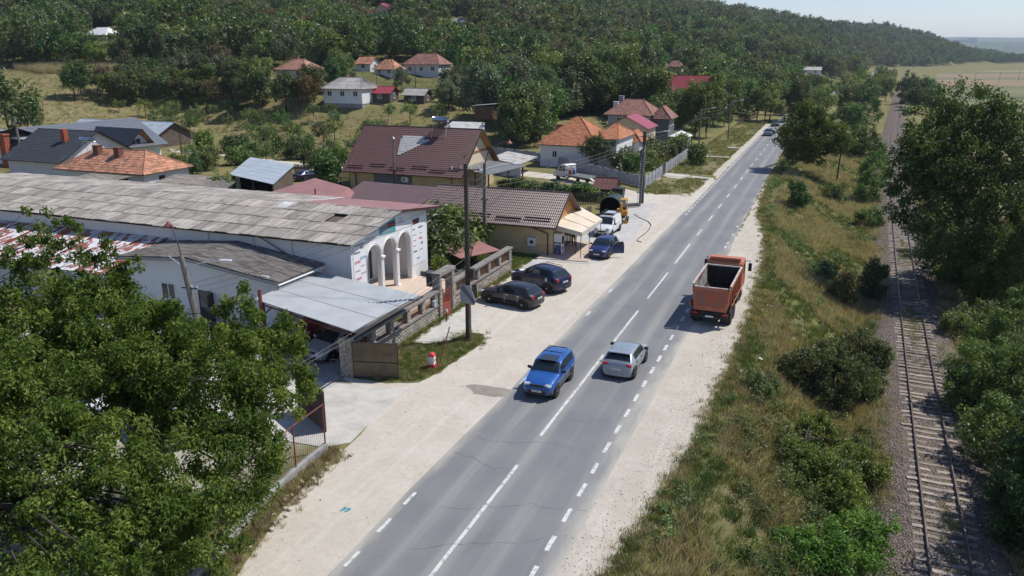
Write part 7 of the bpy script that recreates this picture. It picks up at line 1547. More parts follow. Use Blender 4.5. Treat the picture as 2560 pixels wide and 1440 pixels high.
def leaf_cloud(C, Rr, per, size, up=.55, out=.55, aspect=.5, droop=.15, tbase=None):
    """kite shaped leaves gathered in clumps with centres C and radii Rr; returns verts, quads, tints"""
    C = np.asarray(C, float); Rr = np.asarray(Rr, float); n = len(C) * per
    ci = np.repeat(np.arange(len(C)), per); d = unit(n); r = vg.random(n) ** .45
    p = C[ci] + d * (r * 1.0)[:, None] * (Rr[ci][:, None] if Rr.ndim == 1 else Rr[ci])
    nr = d * out + np.array([0, 0, up]) + vg.normal(size=(n, 3)) * .45; nr /= np.linalg.norm(nr, axis=1, keepdims=True)
    a = np.cross(nr, unit(n)); a /= np.linalg.norm(a, axis=1, keepdims=True) + 1e-9; b = np.cross(nr, a)
    L = (size * vg.uniform(.65, 1.3, n))[:, None]; w = L * aspect * .5
    dz = np.zeros((n, 3)); dz[:, 2] = (-droop * L[:, 0])
    V = np.stack([p - a * L * .5, p + b * w + nr * w * .25, p + a * L * .5 + dz, p - b * w + nr * w * .25], 1).reshape(-1, 3)
    F = np.arange(n * 4).reshape(n, 4)
    ct = vg.uniform(.15, .75, len(C)) if tbase is None else tbase
    T = np.clip(ct[ci] + vg.normal(0, .17, n), 0, 1)
    return V, F, T
def crown_centres(n, rx, ry, rz, cz, lump=.28, low=-.75, shell=.45):
    d = unit(n * 2); d = d[d[:, 2] > low][:n]
    ph = vg.uniform(0, 6.28, 6); k = 1 + lump * (np.sin(3 * np.arctan2(d[:, 1], d[:, 0]) + ph[0]) * .5 + np.sin(5 * d[:, 2] + ph[1]) * .4 + np.sin(2 * np.arctan2(d[:, 1], d[:, 0]) + 4 * d[:, 2] + ph[2]) * .5)
    r = vg.uniform(shell, 1, len(d)) ** .6 * k
    return np.stack([d[:, 0] * rx * r, d[:, 1] * ry * r, cz + d[:, 2] * rz * r], 1)
def wood_mesh(h0, C, nl, r0=.16, seed=0, lean=(0, 0)):
    mb = MB(); rr = random.Random(seed); top = Vector((lean[0], lean[1], h0)); pts = [Vector((0, 0, -.4)), Vector((lean[0] * .3 + rr.uniform(-.1, .1), lean[1] * .3, h0 * .5)), top, top + Vector((rr.uniform(-.2, .2), rr.uniform(-.2, .2), max(.3, (np.max(C[:, 2]) - h0) * .55)))]
    mb.tube(pts, [r0 * 1.25, r0, r0 * .75, r0 * .2], 7)
    for i in rr.sample(range(len(C)), min(nl, len(C))):
        e = Vector(C[i]); s = pts[1].lerp(pts[3], rr.uniform(.35, .9)); m = s.lerp(e, .5) + Vector((0, 0, .12 * (e - s).length)); mb.tube([s, m, e], [r0 * .42, r0 * .26, r0 * .07], 5, False)
    return mb
TREES = {}
def make_kind(key, n_var, mat, rx, rz, cz, ncl, per, leaf, clr, trunk_h, r0, limbs=9, trunk_mat=None, **kw):
    out = []
    for v in range(n_var):
        q = vg.uniform(.88, 1.14, 3); C = crown_centres(ncl, rx * q[0], rx * q[1], rz * q[2], cz, **kw); Rr = vg.uniform(.7, 1.3, len(C)) * clr
        V, F, T = leaf_cloud(C, Rr, per, leaf); me = np_mesh('crown', V, F, T); me.materials.append(LM[mat])
        w = wood_mesh(trunk_h, C, limbs, r0, v).mesh('trunk'); w.materials.append(trunk_mat or m_bark); out.append((w, me))
    TREES[key] = out
for mt in ('dark', 'mid', 'light', 'olive', 'grey'): make_kind('broad_' + mt, 2, mt, 2.9, 3.1, 4.7, 62, 46, .50, .95, 2.4, .17)
make_kind('broad_rust', 1, 'rust', 2.9, 3.0, 4.9, 55, 38, .46, .95, 2.6, .17)
make_kind('tall', 2, 'mid', 1.9, 4.2, 5.4, 66, 42, .45, .8, 2.2, .16)
make_kind('bush_mid', 2, 'mid', 1.25, 1.0, .95, 26, 46, .30, .5, .5, .06, 6, low=-.9); make_kind('bush_light', 2, 'light', 1.25, 1.0, .95, 26, 46, .30, .5, .5, .06, 6, low=-.9); make_kind('bush_olive', 1, 'olive', 1.25, 1.0, .95, 24, 40, .28, .5, .5, .06, 6, low=-.9); make_kind('bush_dark', 1, 'dark', 1.25, 1.05, 1.0, 28, 46, .30, .5, .5, .06, 6, low=-.9)
make_kind('orchard', 3, 'light', 1.45, 1.15, 2.35, 24, 30, .27, .5, 1.2, .09, 9, low=-.5); make_kind('orchard_green', 2, 'mid', 1.45, 1.2, 2.35, 26, 34, .27, .5, 1.2, .09, 9, low=-.5)
def conifer():
    C = []; Rr = []
    for k in range(13):
        z = 1.2 + k * .75; r = 2.0 * (1 - k / 13.5) + .15
        for j in range(max(3, int(8 * (1 - k / 14)))): a = j * 6.283 / max(3, int(8 * (1 - k / 14))) + k; C.append((r * .75 * math.cos(a), r * .75 * math.sin(a), z)); Rr.append((.55, .55, .3))
    V, F, T = leaf_cloud(np.array(C), np.array(Rr), 26, .42, up=.3, droop=.4); me = np_mesh('crown', V, F, T); me.materials.append(LM['conifer']); w = MB().tube([(0, 0, -.3), (0, 0, 10.6)], [.2, .04], 7).mesh('trunk'); w.materials.append(m_bark); TREES['conifer'] = [(w, me)]
conifer()
def add_tree(kind, loc, sc, label, group=None, name='tree', var=None, sz=None, cat='tree', trunk_mat=None):
    v = TREES[kind]; w, c = v[random.randrange(len(v)) if var is None else var % len(v)]
    t = thing(name, label, cat, loc, random.uniform(0, 6.28), group); t.scale = (sc, sc, sc * (sz or random.uniform(.9, 1.15)))
    tr = link('trunk', w, None, t); link('crown', c, None, t)
    if trunk_mat: MB().cyl((0, 0, .45), .125, .9, 8).build('limewash', trunk_mat, t, local=True)
    return t
PROTECT = [(700, 800, 162, 192, 222), (900, 1005, 146, 184, 240), (1015, 1125, 142, 190, 235), (818, 935, 203, 256, 176), (925, 1000, 222, 252, 190), (1010, 1085, 226, 262, 190), (1662, 1782, 205, 246, 225), (1345, 1595, 285, 420, 117), (1515, 1640, 246, 345, 140), (840, 1255, 285, 480, 88), (0, 450, 295, 440, 75), (225, 298, 78, 102, 318), (915, 985, 15, 40, 540), (2000, 2050, 160, 176, 500), (1190, 1245, 262, 290, 168), (1580, 1800, 330, 470, 102), (560, 745, 395, 470, 76), (1085, 1180, 280, 320, 120), (1675, 1725, 335, 372, 135), (2170, 2240, 150, 178, 900), (1140, 1160, 45, 60, 470), (1690, 1935, 300, 470, 150), (2095, 2150, 205, 225, 460), (2040, 2065, 250, 268, 300)] + FARP
def blocked(p, r, h):
    u, v, d = to_px(p); _, vt, _ = to_px((p[0], p[1], p[2] + h)); w = r * FPX / d
    for (u0, u1, v0, v1, dist) in PROTECT:
        if d < dist * 1.02 and u + w * .8 > u0 and u - w * .8 < u1 and vt < v1 - (v1 - v0) * .35 and v > v0: return True
    return False
HOUSES = [(o.location.x, o.location.y, 5.5) for o in bpy.data.objects if o.get('category') in ('house', 'shed', 'barn', 'building', 'pavilion', 'hut')] + [(-50, 94, 9), (-37, 123, 7), (-36, 155, 6), (-108, 95, 13), (-107, 86, 11), (-87, 78, 9), (-128, 118, 13), (-139, 103, 11)]
def in_house(x, y, e=0): return any(abs(x - a) < r + e and abs(y - b) < r + e for a, b, r in HOUSES)
def poly_in(poly, u, v):
    c = False; n = len(poly)
    for i in range(n):
        (x0, y0), (x1, y1) = poly[i], poly[i - 1]
        if (y0 > v) != (y1 > v) and u < (x1 - x0) * (v - y0) / (y1 - y0) + x0: c = not c
    return c
ADJ = dict(broad_dark='dark green', broad_mid='green', broad_light='light green', broad_olive='olive green', broad_grey='greyish green', broad_rust='brown tinged', tall='narrow upright', bush_mid='green', bush_light='light green', bush_olive='olive', bush_dark='dark green', orchard='olive green', orchard_green='green')
def scatter(poly, n, kinds, sc, label, group, rad=2.4, gap=1.6, h=6.0, name='tree', cat='tree', limes=None, tries=14):
    placed = []; us = [p[0] for p in poly]; vs = [p[1] for p in poly]; k = 0
    for _ in range(n * tries):
        if k >= n: break
        u, v = random.uniform(min(us), max(us)), random.uniform(min(vs), max(vs))
        if not poly_in(poly, u, v): continue
        p = ground_at(u, v, 900)
        if p is None or in_house(p.x, p.y, 1.0): continue
        s = random.uniform(*sc)
        if any((p.x - q[0]) ** 2 + (p.y - q[1]) ** 2 < (gap * (s + q[2]) / 2) ** 2 for q in placed): continue
        if blocked(p, rad * s, h * s): continue
        kd = random.choice(kinds); add_tree(kd, tuple(p), s, ADJ[kd] + ' ' + label, group, name=name, cat=cat, trunk_mat=m_lime if (limes and random.random() < limes) else None); placed.append((p.x, p.y, s)); k += 1
    return k
B4 = ['broad_dark', 'broad_mid', 'broad_mid', 'broad_light', 'broad_olive', 'broad_dark', 'tall']
scatter([(150, 300), (420, 262), (700, 292), (1090, 300), (1110, 330), (900, 400), (700, 395), (560, 350), (430, 368), (420, 330), (250, 290)], 46, ['orchard', 'orchard_green', 'orchard'], (.8, 1.35), 'fruit tree standing in the dry orchard grass', 'orchard fruit trees', 1.5, 3.0, 3.3, name='fruit_tree', limes=.5)
scatter([(180, 250), (300, 205), (420, 196), (720, 205), (850, 262), (840, 292), (500, 272), (300, 262)], 58, B4 + ['broad_olive', 'broad_rust', 'broad_grey', 'bush_mid'], (.7, 1.15), 'tree in the belt behind the orchard', 'tree belt behind the orchard', 2.6, 2.0, 6.5)
scatter([(0, 158), (430, 160), (430, 176), (330, 170), (0, 163)], 20, B4, (.9, 1.3), 'tree in the row above the maize field', 'trees above the maize field', 2.6, 2.0, 7)
scatter([(820, 205), (1010, 200), (1260, 200), (1250, 275), (1100, 282), (1000, 275), (850, 280)], 36, B4 + ['bush_mid', 'bush_light', 'broad_grey'], (.65, 1.15), 'garden tree among the village houses on the slope', 'garden trees on the village slope', 2.6, 2.0, 6.5)
scatter([(1180, 285), (1420, 280), (1470, 262), (1350, 345), (1330, 385), (1240, 380), (1180, 330)], 15, ['broad_dark', 'broad_mid', 'broad_dark', 'broad_grey'], (1.1, 1.55), 'tree between the ochre and white houses', 'dark trees between the houses', 2.9, 2.6, 8)
scatter([(1380, 270), (1520, 245), (1670, 245), (1680, 262), (1560, 262), (1460, 290)], 26, ['broad_dark', 'broad_dark', 'broad_mid', 'broad_grey'], (1.2, 1.6), 'tree close behind the white house roofs', 'dark wood behind the white house', 2.9, 2.2, 8)
scatter([(1600, 300), (1690, 270), (1790, 290), (1890, 262), (1895, 285), (1800, 335), (1740, 350), (1640, 345)], 34, B4 + ['bush_olive', 'bush_mid'], (.75, 1.3), 'garden tree crowding the left roadside beyond the white house', 'trees along the left roadside', 2.6, 1.9, 7)
scatter([(1790, 262), (1900, 235), (2040, 205), (2120, 188), (2160, 200), (2040, 240), (1930, 262), (1880, 292)], 34, B4, (.9, 1.45), 'roadside tree along the far stretch of road', 'trees along the far road', 2.8, 2.2, 7.5)
scatter([(1250, 205), (1450, 190), (1700, 192), (2000, 178), (2080, 182), (1950, 222), (1700, 240), (1450, 245), (1260, 262)], 36, B4 + ['broad_rust', 'broad_grey'], (.95, 1.45), 'tree in the broad wood across the middle of the village', 'village wood', 2.8, 2.4, 7.5)
scatter([(1900, 300), (1990, 268), (2070, 240), (2110, 228), (2090, 262), (2030, 300), (1985, 320)], 10, ['broad_mid', 'broad_light', 'broad_dark'], (1.0, 1.4), 'tree at the bend hiding the road', 'trees at the road bend', 2.8, 3, 7.5)
scatter([(1250, 262), (1420, 255), (1500, 262), (1440, 300), (1360, 340), (1330, 395), (1260, 400), (1200, 350)], 18, ['broad_dark', 'broad_mid', 'broad_mid', 'broad_dark'], (.9, 1.4), 'tree in the shady gap left of the white house', 'trees in the gap beside the white house', 2.6, 1.7, 6.5)
scatter([(1400, 262), (1680, 250), (1700, 262), (1600, 290), (1640, 330), (1560, 300)], 22, ['bush_dark', 'bush_mid', 'broad_dark', 'broad_mid'], (1.0, 1.6), 'undergrowth close behind the white house gardens', 'undergrowth behind the white house', 2.0, 1.5, 4, name='bush', cat='bush')
# bushes round the yards
scatter([(420, 372), (560, 365), (840, 400), (860, 445), (760, 420), (560, 420), (540, 470), (440, 440)], 26, ['bush_mid', 'bush_dark', 'bush_light', 'bush_light', 'orchard_green'], (1.0, 1.7), 'garden bush between the tiled house and the pale roof shed', 'garden bushes behind the hall', 1.6, 1.7, 2.2, name='garden_bush', cat='bush')
def bush_at(kind, u, v, sc, label, z=None, sz=1.0, name='bush', cat='bush', group=None):
    p = ground_at(u, v); return add_tree(kind, tuple(p), sc, label, group, name, sz=sz, cat=cat)
bush_at('bush_dark', 1740, 412, 1.5, 'round dark green bush on the verge by the panel fence'); bush_at('broad_dark', 1492, 428, .75, 'dark ivy covered tree against the white house wall', cat='tree', name='tree', sz=.95)
for k, (u, v, s, kd) in enumerate([(1560, 425, 1.7, 'bush_light'), (1585, 440, 1.5, 'bush_mid'), (1615, 425, 1.5, 'bush_light'), (1640, 415, 1.6, 'bush_olive'), (1665, 400, 1.5, 'bush_mid'), (1690, 392, 1.3, 'bush_dark'), (1700, 380, 1.6, 'bush_light'), (1620, 395, 1.8, 'bush_mid')]): bush_at(kd, u, v, s, 'garden bush behind the panel fence of the white house', group='bushes behind the panel fence')
for k, (u, v, s, kd) in enumerate([(1300, 475, 1.3, 'bush_dark'), (1340, 482, 1.3, 'bush_mid'), (1380, 490, 1.4, 'bush_dark'), (1420, 492, 1.3, 'bush_mid'), (1455, 495, 1.5, 'bush_dark'), (1480, 500, 1.3, 'bush_light'), (1265, 470, 1.0, 'bush_light')]): bush_at(kd, u, v, s, 'vine covered hedge behind the shop roof', group='hedge behind the shop', sz=.55)
for (u, v, s, kd, lab) in [(1095, 660, 1.9, 'bush_mid', 'tall green garden bush right of the arched porch'), (1140, 630, 2.0, 'bush_light', 'light green garden bush beside the shop wall'), (1110, 612, 1.7, 'bush_dark', 'dark bush in the corner of the shop wall'), (1165, 648, 1.2, 'bush_light', 'small yellow green bush left of the small red roof'), (1235, 610, .9, 'bush_light', 'low leafy plant behind the small red roof')]: bush_at(kd, u, v, s, lab)
pl_ = add_tree('bush_light', (-27.0, 52.7, .6), .55, 'small shrub in the dark planter beside the porch', name='planter_shrub', cat='bush', sz=1.2)
pl_ = add_tree('bush_light', G(1530, 522)[:], .9, 'fig bush growing beside the shop awning', name='bush', cat='bush')
t_ = ground_at(30, 372); add_tree('broad_dark', tuple(t_), 1.55, 'tall dark tree at the left edge above the brick chimney', sz=1.1); t_ = ground_at(75, 350); add_tree('broad_olive', tuple(t_), 1.0, 'yellowing tree beside the tall dark tree at the left edge')
add_tree('orchard_green', (-66.6, 73.6, 0), 1.0, 'young tree in front of the pale roof shed'); bush_at('bush_dark', 820, 465, 1.9, 'dark shrub left of the ochre house corner'); bush_at('orchard', 760, 418, 1.5, 'bare crowned tree by the picket fence', cat='tree', name='tree')
# ---------------------------------------------------------------- trees beside the railway
def blob_tree(label, blobs, mat, leaf, per, clr, dens=1.0, base=None, r0=.2, name='tree', cat='tree', limbs=16, up=.5, droop=.2, aspect=.5):
    """a tree whose crown is a union of lobes (centre, radii) standing where they stand"""
    C = []; Rr = []
    for c, r in blobs:
        rx, ry, rz = r if isinstance(r, tuple) else (r, r, r * .9); n = max(5, int(dens * 3.1 * (rx * ry * rz) ** (2 / 3) / clr ** 2 * 1.6)); q = crown_centres(n, rx, ry, rz, 0, .25, -.95, .4); C.append(q + np.array(c)); Rr.append(vg.uniform(.65, 1.3, len(q)) * clr)
    C = np.concatenate(C); Rr = np.concatenate(Rr)
    if base is None: m = C.mean(0); base = (m[0], m[1], tz(m[0], m[1]))
    C = C[C[:, 2] > np.array([tz(x, y) for x, y in C[:, :2]]) + .15] if len(C) < 4000 else C; Rr = Rr[:len(C)]
    Cl = C - np.array(base); V, F, T = leaf_cloud(Cl, Rr, per, leaf, up=up, droop=droop, aspect=aspect)
    t = thing(name, label, cat, base); me = np_mesh('crown', V, F, T); me.materials.append(LM[mat]); link('crown', me, None, t)
    h0 = max(.4, (Cl[:, 2].mean()) * .55); wood_mesh(h0, Cl, limbs, r0, len(label)).build('trunk', m_bark, t, local=True); return t
def W_(u, v, dist): return tuple(DD(u, v, dist))
blob_tree('broad bushy tree standing at the right roadside bend', [(W_(2030, 330, 128), (4.6, 4.6, 3.9)), (W_(1985, 345, 126), (2.6, 2.6, 2.6)), (W_(2085, 345, 128), (2.6, 2.6, 2.6)), (W_(2020, 290, 129), (3.0, 3.0, 2.0)), (W_(2010, 375, 127), (3.4, 3.4, 1.8))], 'light', .40, 50, .72, base=tuple(ground_at(2000, 408)), r0=.28)
def lobes(*q):
    """lobes given by the foot of the shrub (u, v), radius and height: they rest on the ground"""
    out = []
    for u, v, r, h in q: p = ground_at(u, v); out.append(((p.x, p.y, p.z + h * .45), (r, r, h * .55)))
    return out
RT = [('dark dense tree filling the bank left of the far rails', lobes((2160, 308, 4.6, 9.5), (2130, 318, 3, 6)), 'dark', .55, 40, 1.0),
      ('leafy tree beside the far rails left of the tall one', lobes((2190, 240, 5.4, 10)), 'mid', .6, 40, 1.1), ('tall narrow dark tree right of the far rails', lobes((2262, 262, 3.4, 13.5)), 'dark', .55, 46, 1.0),
      ('round green tree at the field edge right of the rails', lobes((2305, 236, 3.2, 6.5), (2340, 233, 3.0, 6)), 'mid', .55, 40, 1.0), ('small bush on the right edge of the far ballast', lobes((2268, 290, 1.6, 2.4)), 'mid', .4, 40, .6),
      ('green shrub mass left of the rails below the dark tree', lobes((2150, 392, 3.6, 6.0), (2195, 415, 2.4, 4.5), (2110, 370, 2.6, 3.6)), 'mid', .42, 46, .75), ('bright green shrub on the bank left of the rails', lobes((2168, 505, 2.0, 4.6), (2185, 462, 2.3, 5.0)), 'light', .34, 50, .6),
      ('young green shrub alone in the dry grass bank', lobes((1990, 518, 1.4, 3.2)), 'mid', .30, 50, .5), ('yellow green bush close to the left rail', lobes((2172, 566, 1.6, 2.3)), 'light', .28, 50, .5),
      ('slim green sapling left of the shaded rails', lobes((2178, 752, 1.05, 3.6)), 'mid', .24, 60, .42), ('second slim sapling on the weedy bank', lobes((2105, 760, 1.1, 3.0)), 'olive', .24, 55, .42),
      ('leafy bramble mound at the foot of the near bank', lobes((2060, 1245, 1.6, 1.9), (2140, 1200, 1.3, 1.9)), 'mid', .15, 80, .34), ('low wide bramble mound near the lower edge of the bank', lobes((2075, 1425, 1.5, 1.7), (1990, 1400, 1.1, 1.2), (2160, 1380, 1.1, 1.9)), 'light', .15, 80, .34), ('green bramble mound below the large round bush', lobes((1975, 1165, 1.3, 1.4), (2040, 1110, 1.3, 1.5)), 'mid', .15, 80, .34), ('feathery green bush at the edge of the verge gravel', lobes((1895, 985, .9, 1.3)), 'light', .14, 80, .3), ('bushy sapling beside the left ballast edge', lobes((2165, 1000, 1.0, 2.2), (2185, 930, .9, 2.2)), 'light', .16, 75, .34), ('round green bush halfway down the bank past the truck', lobes((2060, 700, 1.1, 1.6)), 'mid', .2, 60, .4), ('leafy bush in the dry grass behind the road tree', lobes((2080, 500, 1.6, 2.2)), 'mid', .26, 55, .5),
      ('large round bush on the bank opposite the grey hatchback', lobes((2080, 1000, 2.3, 3.6), (2005, 965, 1.5, 2.4), (2140, 940, 1.5, 3.2)), 'olive', .18, 75, .40)]
for lab, bl, mt, lf, per, cr_ in RT: blob_tree(lab, bl, mt, lf, per, cr_, name='shrub' if ('bush' in lab or 'shrub' in lab or 'sapling' in lab) else 'tree', cat='shrub' if ('bush' in lab or 'shrub' in lab) else 'tree', r0=.12)
for k in range(30):
    y = 200 + 480 * (k / 30) + random.uniform(-8, 8); a_, b_ = float(roadX(y)) + 6, float(railX(y)) - 5; x = random.uniform(a_, max(a_ + 2, b_))
    if not (285 < y < 300): add_tree(random.choice(['broad_mid', 'broad_dark', 'broad_light', 'bush_mid']), (x, y, tz(x, y)), random.uniform(.8, 1.25), 'tree on the strip between the far road and the rails', 'trees between far road and rails')
for k in range(14):
    y = random.uniform(300, 700); x = float(railX(y)) + random.uniform(5, 11); add_tree(random.choice(['broad_mid', 'broad_dark', 'bush_mid']), (x, y, tz(x, y)), random.uniform(.8, 1.3), 'tree right of the far rails at the field edge', 'trees at the field edge')
blob_tree('huge dark tree overhanging the railway at the right', [(W_(2420, 420, 76), (6.2, 5.5, 5.4)), (W_(2330, 480, 74), (3.6, 3.6, 3.6)), (W_(2500, 360, 78), (4.6, 4.6, 4.0)), (W_(2420, 290, 77), (3.2, 3.2, 2.6)), (W_(2330, 390, 75), (3.2, 3.2, 2.8)), (W_(2460, 560, 72), (5.2, 4.6, 4.0))] + lobes((2380, 700, 3.0, 6.0), (2450, 735, 3.4, 6.0), (2520, 720, 4.0, 7.0), (2320, 640, 2.2, 4.5)), 'dark', .30, 60, .70, base=(float(G(2430, 700, -3).x) + 3, float(G(2430, 700, -3).y) + 2, -3.3), r0=.4, dens=.9)
blob_tree('dark leafy tree below the huge tree at the right edge', lobes((2530, 800, 3.2, 6.0), (2600, 760, 4, 7.5), (2470, 770, 2.2, 4.2)), 'mid', .26, 60, .6, r0=.2)
blob_tree('green tree overhanging the rails at the lower right', lobes((2470, 1020, 2.3, 4.6), (2415, 1040, 1.5, 3.0), (2545, 1080, 2.6, 5.4), (2490, 1170, 1.9, 3.8), (2560, 960, 2.8, 6.0), (2480, 930, 2.0, 4.0)), 'mid', .19, 66, .42, r0=.16)
blob_tree('dark bush in the bottom right corner beyond the rails', lobes((2560, 1330, 1.7, 3.6), (2640, 1400, 2.8, 7.5), (2620, 1250, 2.4, 6.0), (2720, 1330, 3.0, 9.0)), 'dark', .19, 62, .42, r0=.15)
blob_tree('low shrub beside the lower right tree', lobes((2390, 840, 1.2, 1.8), (2440, 830, 1.4, 2.4)), 'light', .22, 55, .42, name='shrub', cat='shrub', r0=.08)
# ---------------------------------------------------------------- the big walnut trees in the left foreground
blob_tree('large walnut tree filling the lower left yard', [(W_(170, 905, 30), (3.9, 3.9, 2.5)), (W_(40, 850, 31), (3.2, 3.2, 2.3)), (W_(330, 880, 29.5), (2.5, 2.5, 2.0)), (W_(220, 780, 30.5), (1.6, 1.6, 1.3))], 'near', .155, 120, .42, base=(-27.5, 18.5, 0), r0=.22, limbs=40, dens=.62, droop=.3, up=.45)
blob_tree('walnut tree spreading over the yard by the driveway', [(W_(520, 960, 27.5), (2.5, 2.5, 2.0)), (W_(400, 920, 28), (2.3, 2.3, 1.9)), (W_(640, 1010, 26.5), (1.6, 1.7, 1.6)), (W_(610, 1160, 24.5), (1.5, 1.5, 1.4)), (W_(480, 1180, 24.5), (2.0, 2.0, 1.7))], 'near', .15, 120, .40, base=(-21.8, 18.5, 0), r0=.18, limbs=40, dens=.68, droop=.3, up=.45)
blob_tree('walnut tree leaning in at the bottom left corner', [(W_(120, 1180, 24), (2.6, 2.6, 2.1)), (W_(330, 1270, 22.5), (2.0, 2.0, 1.8)), (W_(480, 1340, 21.5), (1.5, 1.5, 1.3)), (W_(60, 1010, 26), (1.8, 1.8, 1.6)), (W_(200, 1420, 20.5), (1.9, 1.9, 1.6))], 'near', .145, 120, .38, base=(-21.5, 12.5, 0), r0=.18, limbs=40, dens=.70, droop=.3, up=.45)
blob_tree('slender young walnut shoots rising before the carport', [(W_(600, 800, 30.5), (.9, .9, 1.3)), (W_(700, 850, 30), (1.0, 1.0, 1.0)), (W_(640, 890, 29.5), (1.2, 1.2, 1.0)), (W_(740, 960, 28.5), (.8, .8, .9)), (W_(560, 870, 30), (1.1, 1.1, .9))], 'near', .155, 85, .34, base=(-25.2, 22.5, 0), r0=.09, limbs=24, dens=.66, droop=.35, up=.4)
blob_tree('upright leafy shoots in front of the flaking shed roof', [(W_(95, 560, 32), (.5, .5, 1.1)), (W_(165, 575, 32), (.5, .5, .9)), (W_(140, 660, 31.5), (1.2, 1.2, .7)), (W_(250, 620, 31.5), (.6, .6, .5)), (W_(40, 640, 32), (.8, .8, .8)), (W_(300, 680, 31), (.8, .8, .7))], 'near', .15, 55, .24, base=(-30.0, 17.5, 0), r0=.07, limbs=24, dens=.30, droop=.35, up=.4)

# ================================================================ scattered growth (uncountable)
def scatter_nodes(name, coll):
    ng = bpy.data.node_groups.new(name, 'GeometryNodeTree'); ng.interface.new_socket('Geometry', in_out='INPUT', socket_type='NodeSocketGeometry'); ng.interface.new_socket('Geometry', in_out='OUTPUT', socket_type='NodeSocketGeometry')
    N = ng.nodes; L = ng.links; gi = N.new('NodeGroupInput'); go = N.new('NodeGroupOutput'); ip = N.new('GeometryNodeInstanceOnPoints'); ci = N.new('GeometryNodeCollectionInfo'); ci.inputs['Collection'].default_value = coll; ci.inputs['Separate Children'].default_value = True; ci.inputs['Reset Children'].default_value = True
    def na(nm, typ): n = N.new('GeometryNodeInputNamedAttribute'); n.data_type = typ; n.inputs['Name'].default_value = nm; return n.outputs['Attribute']
    L.new(gi.outputs[0], ip.inputs['Points']); L.new(ci.outputs[0], ip.inputs['Instance']); ip.inputs['Pick Instance'].default_value = True
    L.new(na('pick', 'INT'), ip.inputs['Instance Index']); e = N.new('FunctionNodeEulerToRotation'); L.new(na('rot', 'FLOAT_VECTOR'), e.inputs[0]); L.new(e.outputs[0], ip.inputs['Rotation']); L.new(na('scl', 'FLOAT_VECTOR'), ip.inputs['Scale']); L.new(ip.outputs[0], go.inputs[0]); return ng
def stuff(name, label, cat, pts, rot, scl, pick, meshes):
    coll = bpy.data.collections.new(name + '_source')
    for i, me in enumerate(meshes): coll.objects.link(bpy.data.objects.new('%s_source_%02d' % (name, i), me))
    me = bpy.data.meshes.new(name); me.vertices.add(len(pts)); me.vertices.foreach_set('co', np.asarray(pts, np.float32).ravel())
    for nm, typ, arr, f in (('rot', 'FLOAT_VECTOR', rot, 'vector'), ('scl', 'FLOAT_VECTOR', scl, 'vector'), ('pick', 'INT', pick, 'value')):
        a = me.attributes.new(nm, typ, 'POINT'); a.data.foreach_set(f, np.asarray(arr, np.int32 if typ == 'INT' else np.float32).ravel())
    o = bpy.data.objects.new(name, me); COL.objects.link(o); md = o.modifiers.new('scatter', 'NODES'); md.node_group = scatter_nodes(name, coll); return tag(o, label, cat, kind='stuff')
# ---- forest on the hill
def join_tree(kind, v, ncl, per, leaf, clr, rx, rz, cz, mat):
    C = crown_centres(ncl, rx * 1.1, rx * 1.1, rz, cz, .3, -.6, .6); V, F, T = leaf_cloud(C, vg.uniform(.7, 1.3, len(C)) * clr, per, leaf); me = np_mesh('forest_tree', V, F, T); me.materials.append(LM[mat]); return me
FM = [join_tree('f', i, 34, 22, .95, 1.2, 3.6, 3.8, 5.6, m) for i, m in enumerate(['dark', 'mid', 'mid', 'olive', 'light', 'rust', 'grey'])] + [TREES['conifer'][0][1]]
def forest():
    P = []; n = 130000; x = vg.uniform(-900, 520, n); y = vg.uniform(60, 2500, n); r = np.hypot(x, y); keep = vg.random(n) < np.clip(380 / r, .2, .95) * 1.0
    x, y, r = x[keep], y[keep], r[keep]; z = terrain(x, y); d = roadX(y) - x
    ok = ((z > 13.5) | ((y > 560) & (d > 9)) | ((y > 330) & (d > 120)) | ((y > 185) & (d > 22) & (x > -165) & (vg.random(len(x)) < .45))) & (d > 7)
    xc = x * _ca + y * _sa; yc = -x * _sa + y * _ca; dep = yc * _cp - (z - CAM_H) * _sp; u = 1280 + FPX * xc / np.maximum(dep, 1)
    v = 720 - FPX * (yc * _sp + (z - CAM_H) * _cp) / np.maximum(dep, 1); ok &= (dep > 150) & (u > -150) & (u < 2700) & (v > -160)
    x, y, z, r, u, v, dep = (q[ok] for q in (x, y, z, r, u, v, dep)); keep = np.ones(len(x), bool)
    s = np.clip(vg.normal(1.0, .2, len(x)), .6, 1.6) * np.clip(.85 + r / 2500, .85, 1.3); top = v - 9 * s * FPX / dep; w = 3.2 * s * FPX / dep
    for (u0, u1, v0, v1, dist) in PROTECT: keep &= ~((dep < dist * 1.01) & (u + w * .7 > u0) & (u - w * .7 < u1) & (top < v1 - (v1 - v0) * .3) & (v > v0 + 1))
    for a, b, rr in HOUSES: keep &= ~((np.abs(x - a) < rr + 1) & (np.abs(y - b) < rr + 1))
    x, y, z, s, u = x[keep], y[keep], z[keep], s[keep], u[keep]; n = len(x); pick = vg.choice(7, n, p=[.22, .24, .2, .14, .12, .02, .06])
    patch = np.sin(x * .018 + 1) * np.sin(y * .013) + vg.normal(0, .35, n); pick = np.where(patch > .75, np.where(vg.random(n) < .22, 5, 3), pick); con = (u > 1980) & (vg.random(n) < .35) & (z > 22); pick = np.where(con, 7, pick)
    sc3 = np.stack([s, s, s * vg.uniform(.85, 1.2, n)], 1); rot = np.stack([np.zeros(n), np.zeros(n), vg.uniform(0, 6.28, n)], 1)
    print('forest', n); return stuff('hill_forest', 'dense mixed forest covering the hill behind the village', 'forest', np.stack([x, y, z - .3], 1), rot, sc3, pick, FM)
forest()
